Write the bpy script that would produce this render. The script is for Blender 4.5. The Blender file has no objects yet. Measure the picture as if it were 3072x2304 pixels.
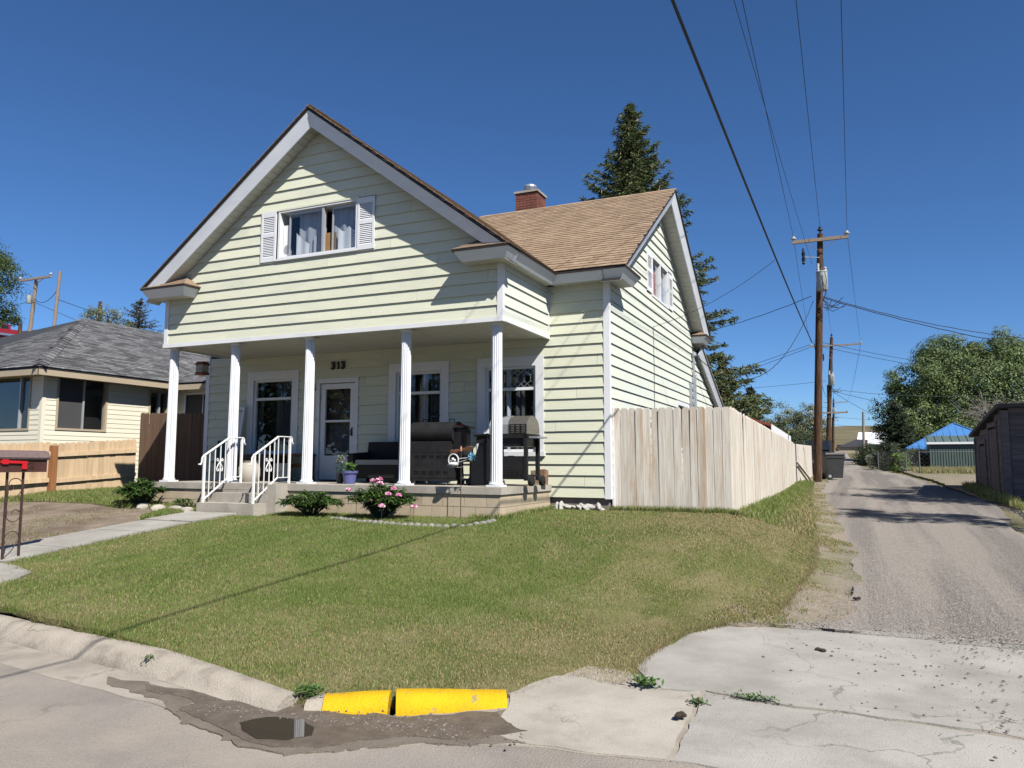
import bpy, math, random
import numpy as np
from mathutils import Vector, Matrix
from mathutils.geometry import delaunay_2d_cdt
random.seed(7); RNG = np.random.default_rng(7)
R = math.radians
scene = bpy.context.scene
COL = scene.collection

# ------------------------------------------------------------------ camera
cam_d = bpy.data.cameras.new('camera'); cam = bpy.data.objects.new('camera', cam_d); COL.objects.link(cam)
scene.camera = cam
cam_d.sensor_width = 36.0; cam_d.lens = 36.0 * 2300.1 / 3072.0; cam_d.clip_start = 0.1; cam_d.clip_end = 4000
CAM = Vector((5.1017, -11.0002, 0.8607))
yaw, pit, rol = 0.4207, 0.1035, 0.0023
fwd = Vector((-math.sin(yaw)*math.cos(pit), math.cos(yaw)*math.cos(pit), math.sin(pit)))
rgt = Vector((math.cos(yaw), math.sin(yaw), 0)); up = rgt.cross(fwd)
r2 = rgt*math.cos(rol) + up*math.sin(rol); u2 = up*math.cos(rol) - rgt*math.sin(rol)
cam.matrix_world = Matrix((( r2.x, u2.x, -fwd.x, CAM.x), (r2.y, u2.y, -fwd.y, CAM.y), (r2.z, u2.z, -fwd.z, CAM.z), (0, 0, 0, 1)))

# ------------------------------------------------------------------ sky, sun, exposure
SUN = Vector((0.78, -0.52, 1.0)).normalized()          # towards the sun
SUN_EL = math.asin(SUN.z); SUN_AZ = math.atan2(SUN.x, SUN.y)
world = bpy.data.worlds.new('World'); scene.world = world; world.use_nodes = True
wn = world.node_tree.nodes; wl = world.node_tree.links
sky = wn.new('ShaderNodeTexSky'); sky.sky_type = 'NISHITA'; sky.sun_disc = False
sky.sun_elevation = SUN_EL; sky.sun_rotation = SUN_AZ; sky.altitude = 2000; sky.air_density = 1.0; sky.dust_density = 0.0; sky.ozone_density = 10.0
hsv = wn.new('ShaderNodeHueSaturation'); hsv.inputs['Saturation'].default_value = 1.05; wl.new(sky.outputs[0], hsv.inputs['Color']); wl.new(hsv.outputs[0], wn['Background'].inputs[0]); wn['Background'].inputs[1].default_value = 0.057
sun_d = bpy.data.lights.new('sun', 'SUN'); sun_d.energy = 4.3; sun_d.angle = R(0.53); sun_d.color = (1.0, 0.955, 0.88)
sun = bpy.data.objects.new('sun', sun_d); COL.objects.link(sun); sun.location = (20, -20, 30)
sun.rotation_euler = SUN.to_track_quat('Z', 'Y').to_euler()
vs = scene.view_settings; vs.view_transform = 'Standard'; vs.look = 'None'; vs.exposure = 1.05; vs.gamma = 1.0; vs.use_curve_mapping = False
scene.cycles.max_bounces = 6; scene.cycles.diffuse_bounces = 1; scene.cycles.transparent_max_bounces = 12; scene.cycles.use_denoising = True
scene.cycles.caustics_reflective = False; scene.cycles.caustics_refractive = False

# ------------------------------------------------------------------ materials
MATS = {}
def nodes(name):
    m = bpy.data.materials.new(name); m.use_nodes = True; MATS[name] = m
    return m, m.node_tree.nodes, m.node_tree.links, m.node_tree.nodes['Principled BSDF']
def rgb(c): return (c[0], c[1], c[2], 1)
# reflectances, trimmed per material to real-world values (the exposure is set for them)
TRIM = dict(siding=1, siding_weathered_dimmed=1, neighbour_siding=1, white_trim=.80, white_metal=.78, soffit=.66, column_white=.74, rail_white=.84, drip_edge=1,
    shingle_tan=0.66, shingle_grey=1.0, concrete=0.7, concrete_pale=0.68, kerb_concrete=0.7, yellow_paint=.64, block=0.84, brick_red=.8, asphalt=0.8, gravel=0.72, gutter=0.74, mud=.8,
    dirt=0.8, lawn_soil=.62, dry_ground=0.76, hill_grass=.6, far_ground=.55, fence_grey=.95, fence_new=0.95, pole_wood=.8, curtain_light=.8, curtain_grey=1.1, cloth_white=.85,
    black_metal=.8, grill_black=.42, stone_white=.55, dark_interior=1, wire_black=1, shed_wood=.8, metal_white=.8)
def M(name, c, c2=None, scale=6, stretch=(1,1,1), rough=.7, bump=0, bscale=60, bstretch=(1,1,1), rnd=0, metal=0, spec=.3,
      c3=None, s3=1.3, t3=(.5,.62), st3=(1,1,1), coord='pos', detail=5, transl=0, lo=.35, hi=.65, crack=0, speck=0, ck=(.35,.3,.26)):
    k_ = TRIM.get(name, .66); c, c2, c3 = [None if q is None else tuple(v*k_ for v in q) for q in (c, c2, c3)]
    m, n, l, b = nodes(name)
    b.inputs['Roughness'].default_value = rough; b.inputs['Metallic'].default_value = metal
    b.inputs['Specular IOR Level'].default_value = spec
    if coord == 'pos': src = n.new('ShaderNodeNewGeometry').outputs['Position']
    else: src = n.new('ShaderNodeTexCoord').outputs['Object']
    def noise(sc, st, det=detail, ro=.6):
        mp = n.new('ShaderNodeMapping'); mp.inputs['Scale'].default_value = st; l.new(src, mp.inputs[0])
        if rnd or coord != 'pos':
            oi = n.new('ShaderNodeObjectInfo'); ml = n.new('ShaderNodeMath'); ml.operation = 'MULTIPLY'; ml.inputs[1].default_value = 37.0
            l.new(oi.outputs['Random'], ml.inputs[0]); cb = n.new('ShaderNodeCombineXYZ')
            for i in range(3): l.new(ml.outputs[0], cb.inputs[i])
            l.new(cb.outputs[0], mp.inputs['Location'])
        t = n.new('ShaderNodeTexNoise'); t.inputs['Scale'].default_value = sc; t.inputs['Detail'].default_value = det; t.inputs['Roughness'].default_value = ro
        l.new(mp.outputs[0], t.inputs['Vector']); return t.outputs['Fac']
    def ramp(f, a, z):
        mr = n.new('ShaderNodeMapRange'); mr.inputs[1].default_value = a; mr.inputs[2].default_value = z; l.new(f, mr.inputs[0]); return mr.outputs[0]
    def mix(f, a, bb):
        mx = n.new('ShaderNodeMix'); mx.data_type = 'RGBA'; l.new(f, mx.inputs[0])
        for i, v in ((6, a), (7, bb)):
            if isinstance(v, tuple): mx.inputs[i].default_value = rgb(v)
            else: l.new(v, mx.inputs[i])
        return mx.outputs[2]
    out = None
    if c2 is not None: out = mix(ramp(noise(scale, stretch), lo, hi), tuple(c), tuple(c2))
    if c3 is not None:
        out = mix(ramp(noise(s3, st3, 6), *t3), out if out is not None else tuple(c), tuple(c3))
    if speck:
        for sc_, th_, cc in ((140, .60, .62), (75, .66, 1.25)):
            f = ramp(noise(sc_, (1,1,1), 2), th_, th_+.06)
            hs0 = n.new('ShaderNodeHueSaturation'); hs0.inputs['Value'].default_value = cc; l.new(out, hs0.inputs['Color'])
            ml = n.new('ShaderNodeMath'); ml.operation = 'MULTIPLY'; ml.inputs[1].default_value = speck; l.new(f, ml.inputs[0]); out = mix(ml.outputs[0], out, hs0.outputs[0])
    if crack:
        nz = n.new('ShaderNodeTexNoise'); nz.inputs['Scale'].default_value = 2.2; nz.inputs['Detail'].default_value = 6; l.new(src, nz.inputs['Vector'])
        va = n.new('ShaderNodeVectorMath'); va.operation = 'MULTIPLY_ADD'; va.inputs[1].default_value = (.9,.9,.9); l.new(nz.outputs['Color'], va.inputs[0]); l.new(src, va.inputs[2])
        vo = n.new('ShaderNodeTexVoronoi'); vo.feature = 'DISTANCE_TO_EDGE'; vo.inputs['Scale'].default_value = crack; l.new(va.outputs[0], vo.inputs['Vector'])
        f = ramp(vo.outputs['Distance'], .007, .001); g = ramp(noise(.9, (1,1,1), 2), .45, .6)
        ml = n.new('ShaderNodeMath'); ml.operation = 'MULTIPLY'; l.new(f, ml.inputs[0]); l.new(g, ml.inputs[1])
        hs0 = n.new('ShaderNodeHueSaturation'); hs0.inputs['Value'].default_value = .58; l.new(out, hs0.inputs['Color']); out = mix(ml.outputs[0], out, hs0.outputs[0])
    if rnd:
        oi = n.new('ShaderNodeObjectInfo'); at = n.new('ShaderNodeAttribute'); at.attribute_name = 'rnd'
        ad = n.new('ShaderNodeMath'); ad.operation = 'ADD'; l.new(oi.outputs['Random'], ad.inputs[0]); l.new(at.outputs['Fac'], ad.inputs[1])
        fr = n.new('ShaderNodeMath'); fr.operation = 'FRACT'; l.new(ad.outputs[0], fr.inputs[0])
        mr = n.new('ShaderNodeMapRange'); mr.inputs[3].default_value = 1-rnd; mr.inputs[4].default_value = 1+rnd; l.new(fr.outputs[0], mr.inputs[0])
        hs = n.new('ShaderNodeHueSaturation'); l.new(mr.outputs[0], hs.inputs['Value'])
        if out is not None: l.new(out, hs.inputs['Color'])
        else: hs.inputs['Color'].default_value = rgb(c)
        out = hs.outputs[0]
    if out is not None: l.new(out, b.inputs['Base Color'])
    else: b.inputs['Base Color'].default_value = rgb(c)
    if bump:
        bp = n.new('ShaderNodeBump'); bp.inputs['Strength'].default_value = min(1, bump); bp.inputs['Distance'].default_value = .01*max(1, bump)
        l.new(noise(bscale, bstretch, 4), bp.inputs['Height']); l.new(bp.outputs[0], b.inputs['Normal'])
    return m
def leafmat(name, attr='col', transl=.35, rough=.5, spec=.25):
    m, n, l, b = nodes(name)
    at = n.new('ShaderNodeAttribute'); at.attribute_name = attr
    b.inputs['Roughness'].default_value = rough; b.inputs['Specular IOR Level'].default_value = spec
    l.new(at.outputs['Color'], b.inputs['Base Color'])
    t = n.new('ShaderNodeBsdfTranslucent'); l.new(at.outputs['Color'], t.inputs[0])
    mx = n.new('ShaderNodeMixShader'); mx.inputs[0].default_value = transl
    l.new(b.outputs[0], mx.inputs[1]); l.new(t.outputs[0], mx.inputs[2]); l.new(mx.outputs[0], n['Material Output'].inputs[0])
    return m
def glassmat(name, tint=(.75, .8, .82), ior=1.5, rough=.0, gloss=1.0):
    m, n, l, b = nodes(name)
    tr = n.new('ShaderNodeBsdfTransparent'); tr.inputs[0].default_value = rgb(tint)
    gl = n.new('ShaderNodeBsdfGlossy'); gl.inputs[1].default_value = rough; gl.inputs[0].default_value = (gloss, gloss, gloss, 1)
    fr = n.new('ShaderNodeFresnel'); ge = n.new('ShaderNodeNewGeometry'); mr = n.new('ShaderNodeMapRange'); mr.inputs[3].default_value = ior; mr.inputs[4].default_value = 1/ior
    l.new(ge.outputs['Backfacing'], mr.inputs[0]); l.new(mr.outputs[0], fr.inputs[0])      # same pane, seen from inside or out
    mx = n.new('ShaderNodeMixShader'); l.new(fr.outputs[0], mx.inputs[0]); l.new(tr.outputs[0], mx.inputs[1]); l.new(gl.outputs[0], mx.inputs[2])
    l.new(mx.outputs[0], n['Material Output'].inputs[0]); return m

M('siding', (.555,.56,.44), (.505,.512,.40), scale=1.0, stretch=(3,3,70), rough=.75, bump=.25, bscale=1.0, bstretch=(8,8,220), rnd=.035, c3=(.445,.462,.375), s3=.7, st3=(1,1,2.2), t3=(.50,.75))
M('siding_weathered_dimmed', (.475,.51,.455), (.505,.525,.46), scale=1.4, stretch=(1.5,1.5,4), rough=.75, bump=.25, bscale=1.0, bstretch=(8,8,220), rnd=.03, c3=(.54,.54,.44), s3=1.0, t3=(.5,.7))  # weathered side boards, their colour also darkened to offset the stronger sun there
M('neighbour_siding', (.60,.57,.46), (.575,.545,.44), scale=.9, rough=.6, rnd=.02)
M('white_trim', (.76,.77,.79), (.70,.71,.73), scale=2.5, rough=.55, bump=.08, bscale=30)
M('white_metal', (.70,.73,.78), (.64,.67,.73), scale=2.0, stretch=(1,1,3), rough=.45, bump=.06, bscale=6)
M('soffit', (.70,.70,.64), (.65,.65,.58), scale=2, rough=.6, rnd=.03)
M('column_white', (.80,.82,.86), (.72,.74,.78), scale=1.5, stretch=(1,1,.2), rough=.5, c3=(.62,.61,.58), s3=2.5, st3=(4,4,.6), t3=(.58,.8))
M('rail_white', (.80,.80,.80), (.72,.71,.68), scale=9, rough=.5, c3=(.25,.11,.05), s3=7, t3=(.70,.78))
M('drip_edge', (.028,.022,.02), rough=.5)
M('shingle_tan', (.40,.292,.20), (.30,.215,.148), scale=16, stretch=(1,1,1), rough=.95, bump=.5, bscale=170, rnd=.15, spec=.1, c3=(.47,.355,.25), s3=3.5, t3=(.5,.8))
M('shingle_grey', (.125,.125,.13), (.085,.085,.09), scale=14, rough=.95, bump=.5, bscale=150, rnd=.42, spec=.1, c3=(.21,.22,.225), s3=5, st3=(1,1,3), t3=(.58,.68))
M('concrete', (.50,.46,.395), (.42,.385,.33), scale=3, rough=.9, bump=.5, bscale=90, c3=(.345,.31,.265), s3=1.7, t3=(.50,.72), spec=.15, speck=.8, crack=.5)
M('concrete_pale', (.49,.468,.425), (.41,.39,.352), scale=1.6, rough=.9, bump=.6, bscale=110, c3=(.33,.31,.275), s3=1.3, t3=(.46,.70), spec=.15, speck=1, crack=.45)
M('kerb_concrete', (.48,.43,.36), (.40,.355,.295), scale=3, rough=.92, bump=.9, bscale=60, c3=(.27,.235,.195), s3=3.0, t3=(.54,.72), spec=.15, speck=.9, crack=.7)
M('yellow_paint', (.84,.52,.015), (.74,.45,.015), scale=5, rough=.8, bump=.9, bscale=45, c3=(.40,.32,.16), s3=7, t3=(.60,.68), speck=.8, spec=.1)
M('block', (.50,.415,.30), (.44,.365,.265), scale=5, rough=.95, bump=.7, bscale=110, rnd=.06, spec=.1, c3=(.38,.31,.22), s3=60, t3=(.6,.75))
M('mortar', (.46,.40,.31), rough=.95)
M('brick_red', (.21,.078,.055), (.15,.055,.042), scale=20, rough=.85, bump=.3, rnd=.2)
M('mortar_grey', (.24,.21,.19), rough=.95)
M('galvanised', (.66,.68,.70), (.56,.58,.60), scale=6, rough=.35, metal=.6)
M('asphalt', (.325,.292,.262), (.255,.228,.205), scale=1.3, rough=.95, bump=1.2, bscale=80, c3=(.385,.34,.28), s3=.6, t3=(.45,.7), spec=.1, speck=1, crack=.28)
M('gravel', (.26,.235,.212), (.185,.166,.148), scale=34, rough=.95, bump=1.6, bscale=70, c3=(.335,.298,.258), s3=.75, t3=(.44,.56), st3=(1.7,.07,1), spec=.1, speck=1)
M('gutter', (.44,.395,.335), (.36,.32,.27), scale=1.6, rough=.92, bump=.6, bscale=90, c3=(.285,.245,.205), s3=2.0, t3=(.48,.66), spec=.15, speck=.9, crack=.4)
M('silt', (.25,.215,.175), (.19,.16,.13), scale=5, rough=.95, bump=1, bscale=60, spec=.1, speck=1)
M('mud', (.105,.083,.064), (.155,.125,.097), scale=9, rough=.55, bump=1.2, bscale=50, c3=(.24,.205,.165), s3=30, t3=(.64,.72), spec=.35)
M('dirt', (.27,.22,.172), (.20,.16,.125), scale=4, rough=1, bump=2.0, bscale=26, c3=(.15,.118,.092), s3=1.1, t3=(.46,.64), spec=.05, speck=1)
M('lawn_soil', (.185,.19,.075), (.25,.225,.115), scale=3, rough=1, bump=1, bscale=60, c3=(.125,.15,.045), s3=1.1, t3=(.45,.6), spec=.05)
M('dry_ground', (.33,.28,.215), (.235,.20,.155), scale=9, rough=1, bump=2, bscale=40, c3=(.20,.19,.11), s3=1.1, t3=(.48,.62), spec=.05, speck=1)
M('far_ground', (.23,.20,.11), (.17,.165,.08), scale=.3, rough=1, c3=(.28,.235,.14), s3=.05, spec=.05)
M('hill_grass', (.235,.20,.125), (.18,.158,.10), scale=.02, rough=1, c3=(.11,.12,.06), s3=.012, t3=(.5,.7), st3=(1,2.5,3), spec=.05)
M('fence_grey', (.585,.545,.48), (.465,.42,.36), scale=1.4, stretch=(14,14,.9), rough=.95, bump=.8, bscale=1.6, bstretch=(30,30,1.2), rnd=.10, c3=(.37,.25,.145), s3=1.3, st3=(2.4,2.4,.40), t3=(.54,.76), spec=.05)
M('fence_new', (.42,.30,.185), (.50,.38,.25), scale=1.4, stretch=(12,12,.9), rough=.85, bump=.5, bscale=1.6, bstretch=(30,30,1.2), rnd=.12, spec=.1)
M('fence_post', (.30,.13,.05), (.38,.17,.07), scale=2, stretch=(10,10,1), rough=.8)
M('fence_brown', (.145,.088,.056), (.19,.12,.078), scale=1.4, stretch=(14,14,.9), rough=.9, bump=.5, bscale=1.6, bstretch=(30,30,1.2), rnd=.15)
M('pole_wood', (.12,.062,.032), (.035,.020,.013), scale=1.5, stretch=(16,16,.5), rough=.9, bump=.6, bscale=2, bstretch=(22,22,.8), c3=(.30,.165,.08), s3=2.2, st3=(9,9,.16), t3=(.58,.72))
M('pole_grey_wood', (.38,.31,.25), (.28,.22,.17), scale=1.5, stretch=(16,16,.6), rough=.9)
M('dark_interior', (.012,.011,.011), rough=.9)
M('curtain', (.08,.08,.092), (.13,.13,.145), scale=2, stretch=(14,14,.4), rough=.9)
M('curtain_light', (.62,.63,.66), (.52,.53,.57), scale=2, stretch=(10,10,.4), rough=.9)
M('curtain_grey', (.36,.37,.41), (.26,.27,.31), scale=2, stretch=(14,14,.4), rough=.9)
M('curtain_red', (.75,.28,.30), (.80,.72,.76), scale=1.2, stretch=(2,2,1), rough=.9)
M('cardboard', (.42,.25,.11), (.36,.21,.09), scale=4, rough=.9)
M('cloth_white', (.78,.78,.79), rough=.85)
M('black_metal', (.022,.022,.023), (.032,.032,.034), scale=12, rough=.5, bump=.15, bscale=90)
M('grill_black', (.030,.030,.032), (.042,.042,.045), scale=7, rough=.6, bump=.3, bscale=130, spec=.12)
M('grill_enamel', (.016,.016,.018), rough=.3)
M('stainless', (.45,.43,.38), (.36,.34,.30), scale=1.2, stretch=(1,1,12), rough=.35, metal=.8)
M('hood_grey', (.30,.32,.35), (.25,.27,.30), scale=3, rough=.4)
M('chrome', (.7,.7,.7), rough=.25, metal=.9)
M('rubber', (.02,.02,.02), rough=.8)
M('dark_green_plastic', (.02,.05,.045), rough=.6)
M('wicker', (.014,.013,.013), (.024,.022,.02), scale=60, rough=.6, bump=1, bscale=120)
M('cushion', (.42,.40,.375), (.37,.35,.33), scale=4, rough=.95)
M('pot_blue', (.13,.145,.36), (.115,.125,.31), scale=5, rough=.45)
M('pot_dark', (.05,.05,.05), rough=.6)
M('soil', (.05,.035,.025), rough=1)
M('copper', (.66,.33,.20), (.60,.28,.17), scale=6, rough=.4, metal=.2)
M('toy_white', (.78,.78,.78), rough=.4)
M('toy_black', (.02,.02,.02), rough=.4)
M('toy_blue', (.05,.30,.55), (.25,.6,.8), scale=25, rough=.5)
M('scooter_blue', (.03,.05,.16), rough=.4)
M('yellow_wood', (.66,.50,.18), (.60,.45,.16), scale=3, rough=.8)
M('orange_wood', (.45,.24,.09), (.40,.20,.07), scale=2, stretch=(8,8,1), rough=.8)
M('log_bark', (.30,.215,.15), (.40,.30,.21), scale=9, stretch=(3,3,1), rough=1, bump=1.5, bscale=25)
M('log_face', (.25,.13,.08), (.33,.21,.14), scale=12, rough=1)
M('bucket_white', (.62,.62,.60), rough=.5)
M('teal_plastic', (.03,.10,.095), rough=.5)
M('table_wood', (.17,.075,.03), (.13,.055,.024), scale=2, stretch=(8,8,1), rough=.6)
M('lantern_red', (.30,.10,.055), (.36,.14,.08), scale=9, rough=.8)
M('stone_white', (.66,.64,.61), (.50,.47,.44), scale=9, rough=.95, bump=1, bscale=30)
M('edging_stone', (.33,.31,.28), (.21,.20,.18), scale=14, rough=.95, bump=.8, bscale=50, rnd=.12)
M('mailbox_brown', (.105,.045,.038), (.085,.036,.03), scale=9, rough=.45, bump=.15, bscale=60)
M('mailbox_roof', (.24,.175,.17), (.15,.10,.098), scale=4, stretch=(6,6,30), rough=.6, bump=.4)
M('flag_red', (.62,.02,.025), rough=.4)
M('iron_brown', (.06,.035,.03), (.085,.05,.04), scale=20, rough=.6)
M('shed_wood', (.165,.142,.15), (.105,.09,.096), scale=1.2, stretch=(1.2,1.2,14), rough=.95, bump=.6, bscale=1.5, bstretch=(2,2,30), rnd=.18)
M('shed_roof', (.09,.085,.085), rough=.9)
M('metal_green', (.13,.18,.16), (.11,.155,.14), scale=2, rough=.45)
M('metal_blue', (.09,.26,.58), (.08,.23,.53), scale=2, rough=.4)
M('metal_white', (.78,.79,.81), rough=.5)
M('metal_grey_roof', (.42,.45,.47), rough=.5)
M('roof_red', (.30,.075,.045), (.24,.06,.04), scale=8, rough=.8)
M('roof_dark', (.045,.047,.055), rough=.9)
M('bin_black', (.035,.035,.037), (.045,.045,.047), scale=4, rough=.55)
M('chain_link', (.22,.225,.23), rough=.5, metal=.4)
M('car_red', (.28,.012,.015), rough=.22, spec=.6)
M('car_dark_red', (.10,.012,.012), rough=.3)
M('car_dark', (.03,.035,.045), rough=.25)
M('car_glass', (.02,.022,.025), rough=.06, spec=.7)
M('tail_light', (.5,.01,.01), rough=.3)
M('transformer', (.46,.50,.49), (.40,.44,.43), scale=3, rough=.5)
M('ceramic', (.55,.55,.56), rough=.25)
M('wire_black', (.012,.012,.013), rough=.6)
M('wire_grey', (.10,.105,.115), rough=.6)
M('bark', (.14,.10,.075), (.09,.065,.05), scale=3, stretch=(5,5,1), rough=1, bump=1, bscale=20)
M('dead_wood', (.36,.33,.29), (.28,.25,.22), scale=5, rough=1)
M('aluminium_frame', (.60,.61,.63), rough=.4, metal=.4)
M('tan_fascia', (.52,.43,.31), (.48,.40,.29), scale=3, rough=.7)
M('screen_grey', (.075,.075,.08), rough=.8)
M('number_black', (.016,.011,.009), rough=.5)
M('pebble', (.27,.24,.21), (.15,.13,.115), scale=8, rough=.9, rnd=.25)
M('straw', (.42,.33,.19), rough=1)
M('puddle_water', (.055,.046,.036), rough=.015, spec=.5)
leafmat('leaf'); leafmat('needle', transl=.1, rough=.6); leafmat('blade', transl=.42, rough=.6, spec=.12); leafmat('petal', transl=.35, rough=.7)
glassmat('glass', tint=(.92,.94,.95)); glassmat('glass_dark', tint=(.35,.37,.38), gloss=1.0)

# ------------------------------------------------------------------ geometry helpers
ROOT = {}
class MB:
    def __init__(s): s.v = []; s.f = []; s.r = []
    def add(s, vs, fs, rnd=None):
        o = len(s.v); s.v.extend([tuple(p) for p in vs]); s.f.extend([tuple(i+o for i in f) for f in fs])
        if rnd is not None: s.r.extend([rnd]*len(fs))
        return s
    def box(s, x0, x1, y0, y1, z0, z1):
        if x0 > x1: x0, x1 = x1, x0
        if y0 > y1: y0, y1 = y1, y0
        if z0 > z1: z0, z1 = z1, z0
        return s.hexa([(x0,y0,z0),(x1,y0,z0),(x1,y1,z0),(x0,y1,z0),(x0,y0,z1),(x1,y0,z1),(x1,y1,z1),(x0,y1,z1)])
    def hexa(s, p, rnd=None):
        return s.add(p, [(0,3,2,1),(4,5,6,7),(0,1,5,4),(1,2,6,5),(2,3,7,6),(3,0,4,7)], rnd)
    def xbox(s, mat, sx, sy, sz):
        return s.hexa([mat @ Vector((a*sx/2, b*sy/2, c*sz/2)) for c in (-1,1) for a, b in ((-1,-1),(1,-1),(1,1),(-1,1))])
    def bar(s, a, b, w, h=None, up=(0,0,1)):
        a = Vector(a); b = Vector(b); h = h or w; d = (b-a).normalized(); u = Vector(up)
        if abs(d.dot(u)) > .99: u = Vector((1,0,0))
        x = d.cross(u).normalized(); y = x.cross(d).normalized()
        p = [q + x*(i*w/2) + y*(j*h/2) for q in (a, b) for i, j in ((-1,-1),(1,-1),(1,1),(-1,1))]
        return s.hexa(p)
    def prism(s, poly, ext):
        n = len(poly); e = Vector(ext); p = [Vector(q) for q in poly]; q2 = [q+e for q in p]
        return s.add(p+q2, [tuple(range(n-1,-1,-1)), tuple(range(n,2*n))] + [(i,(i+1)%n,n+(i+1)%n,n+i) for i in range(n)])
    def tube(s, pts, r, n=6, cap=True, radii=None):
        pts = [Vector(p) for p in pts]; vs = []; fs = []; m = len(pts); px = None
        for i, p in enumerate(pts):
            d = (pts[min(i+1,m-1)] - pts[max(i-1,0)]).normalized()
            if px is None:
                u = Vector((0,0,1)) if abs(d.z) < .9 else Vector((1,0,0)); px = d.cross(u).normalized()
            else:
                px = (px - d*px.dot(d)); px = px.normalized() if px.length > 1e-6 else d.orthogonal().normalized()
            py = d.cross(px); rr = radii[i] if radii else r
            for k in range(n):
                a = 2*math.pi*k/n; vs.append(p + px*(rr*math.cos(a)) + py*(rr*math.sin(a)))
        for i in range(m-1):
            for k in range(n): fs.append((i*n+k, i*n+(k+1)%n, (i+1)*n+(k+1)%n, (i+1)*n+k))
        if cap: fs += [tuple(range(n-1,-1,-1)), tuple(range((m-1)*n, m*n))]
        return s.add(vs, fs)
    def lathe(s, prof, c=(0,0,0), n=16, flute=0):
        vs = []; fs = []; m = len(prof)
        for r, z in prof:
            for k in range(n):
                a = 2*math.pi*k/n; rr = r*(1-flute) if (flute and k % 2) else r
                vs.append((c[0]+rr*math.cos(a), c[1]+rr*math.sin(a), c[2]+z))
        for i in range(m-1):
            for k in range(n): fs.append((i*n+k, i*n+(k+1)%n, (i+1)*n+(k+1)%n, (i+1)*n+k))
        fs += [tuple(range(n-1,-1,-1)), tuple(range((m-1)*n, m*n))]
        return s.add(vs, fs)
    def mesh(s, name):
        me = bpy.data.meshes.new(name); me.from_pydata([tuple(p) for p in s.v], [], s.f); me.update()
        if s.r and len(s.r) == len(s.f):
            at = me.attributes.new('rnd', 'FLOAT', 'FACE'); at.data.foreach_set('value', s.r)
        return me
    def xf(s, m): s.v = [tuple(m @ Vector(p)) for p in s.v]; return s
    def build(s, name, mat, parent=None, smooth=False, local=False, **k):
        if parent is not None and not local:
            inv = ROOT[parent].inverted(); s.v = [tuple(inv @ Vector(p)) for p in s.v]
        return link(s.mesh(name), name, mat, parent, smooth, **k)
def link(me, name, mat, parent=None, smooth=False, **k):
    if mat and not me.materials: me.materials.append(MATS[mat])
    if smooth: me.shade_smooth(); me.set_sharp_from_angle(angle=R(45))
    o = bpy.data.objects.new(name, me); COL.objects.link(o)
    if parent is not None: o.parent = parent; ROOT[o] = ROOT[parent]
    else: ROOT[o] = Matrix()
    tag(o, **k); return o
def inst(me, name, mat, parent, mw):
    o = link(me, name, mat, parent); o.matrix_basis = ROOT[parent].inverted() @ mw; return o
def tag(o, label=None, cat=None, group=None, kind=None):
    if label: o['label'] = label
    if cat: o['category'] = cat
    if group: o['group'] = group
    if kind: o['kind'] = kind
    return o
def thing(name, label, cat, loc=(0,0,0), rz=0, group=None, rot=None):
    o = bpy.data.objects.new(name, None); COL.objects.link(o); o.empty_display_size = .2
    o.location = loc; o.rotation_euler = rot or (0,0,rz)
    ROOT[o] = Matrix.Translation(loc) @ (Matrix.Rotation(rz, 4, 'Z') if rot is None else o.rotation_euler.to_matrix().to_4x4())
    return tag(o, label, cat, group)
def npmesh(name, V, F, mat, parent=None, col=None, smooth=False, **k):
    """V (n,3), F (m,3 or 4) numpy; col per-vertex rgb"""
    me = bpy.data.meshes.new(name); V = np.asarray(V, np.float32); F = np.asarray(F, np.int32)
    if parent is not None: V = V - np.array(ROOT[parent].translation, np.float32)
    me.vertices.add(len(V)); me.vertices.foreach_set('co', V.ravel())
    m, q = F.shape; me.loops.add(m*q); me.loops.foreach_set('vertex_index', F.ravel())
    me.polygons.add(m); me.polygons.foreach_set('loop_start', np.arange(0, m*q, q, dtype=np.int32))
    try: me.polygons.foreach_set('loop_total', np.full(m, q, np.int32))
    except Exception: pass
    me.update(calc_edges=True)
    if col is not None:
        a = me.color_attributes.new('col', 'FLOAT_COLOR', 'POINT'); c4 = np.ones((len(V), 4), np.float32); c4[:, :3] = col
        a.data.foreach_set('color', c4.ravel())
    return link(me, name, mat, parent, smooth, **k)
def vnoise(x, y, seed=0):
    x = np.asarray(x, float); y = np.asarray(y, float)
    xi = np.floor(x).astype(np.int64); yi = np.floor(y).astype(np.int64); fx = x-xi; fy = y-yi
    fx = fx*fx*(3-2*fx); fy = fy*fy*(3-2*fy)
    def h(a, b):
        n = (a*374761393 + b*668265263 + seed*974711) & 0x7fffffff
        n = ((n ^ (n >> 13)) * 1274126177) & 0x7fffffff
        return ((n ^ (n >> 16)) & 0xffff) / 65535.0
    return (h(xi,yi)*(1-fx)+h(xi+1,yi)*fx)*(1-fy) + (h(xi,yi+1)*(1-fx)+h(xi+1,yi+1)*fx)*fy
def fbm(x, y, sc, seed=0, o=4):
    t = 0; a = .5; s = 0
    for i in range(o):
        t = t + a*vnoise(np.asarray(x)*sc, np.asarray(y)*sc, seed+i); s += a; a *= .5; sc *= 2.1
    return t/s

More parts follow.
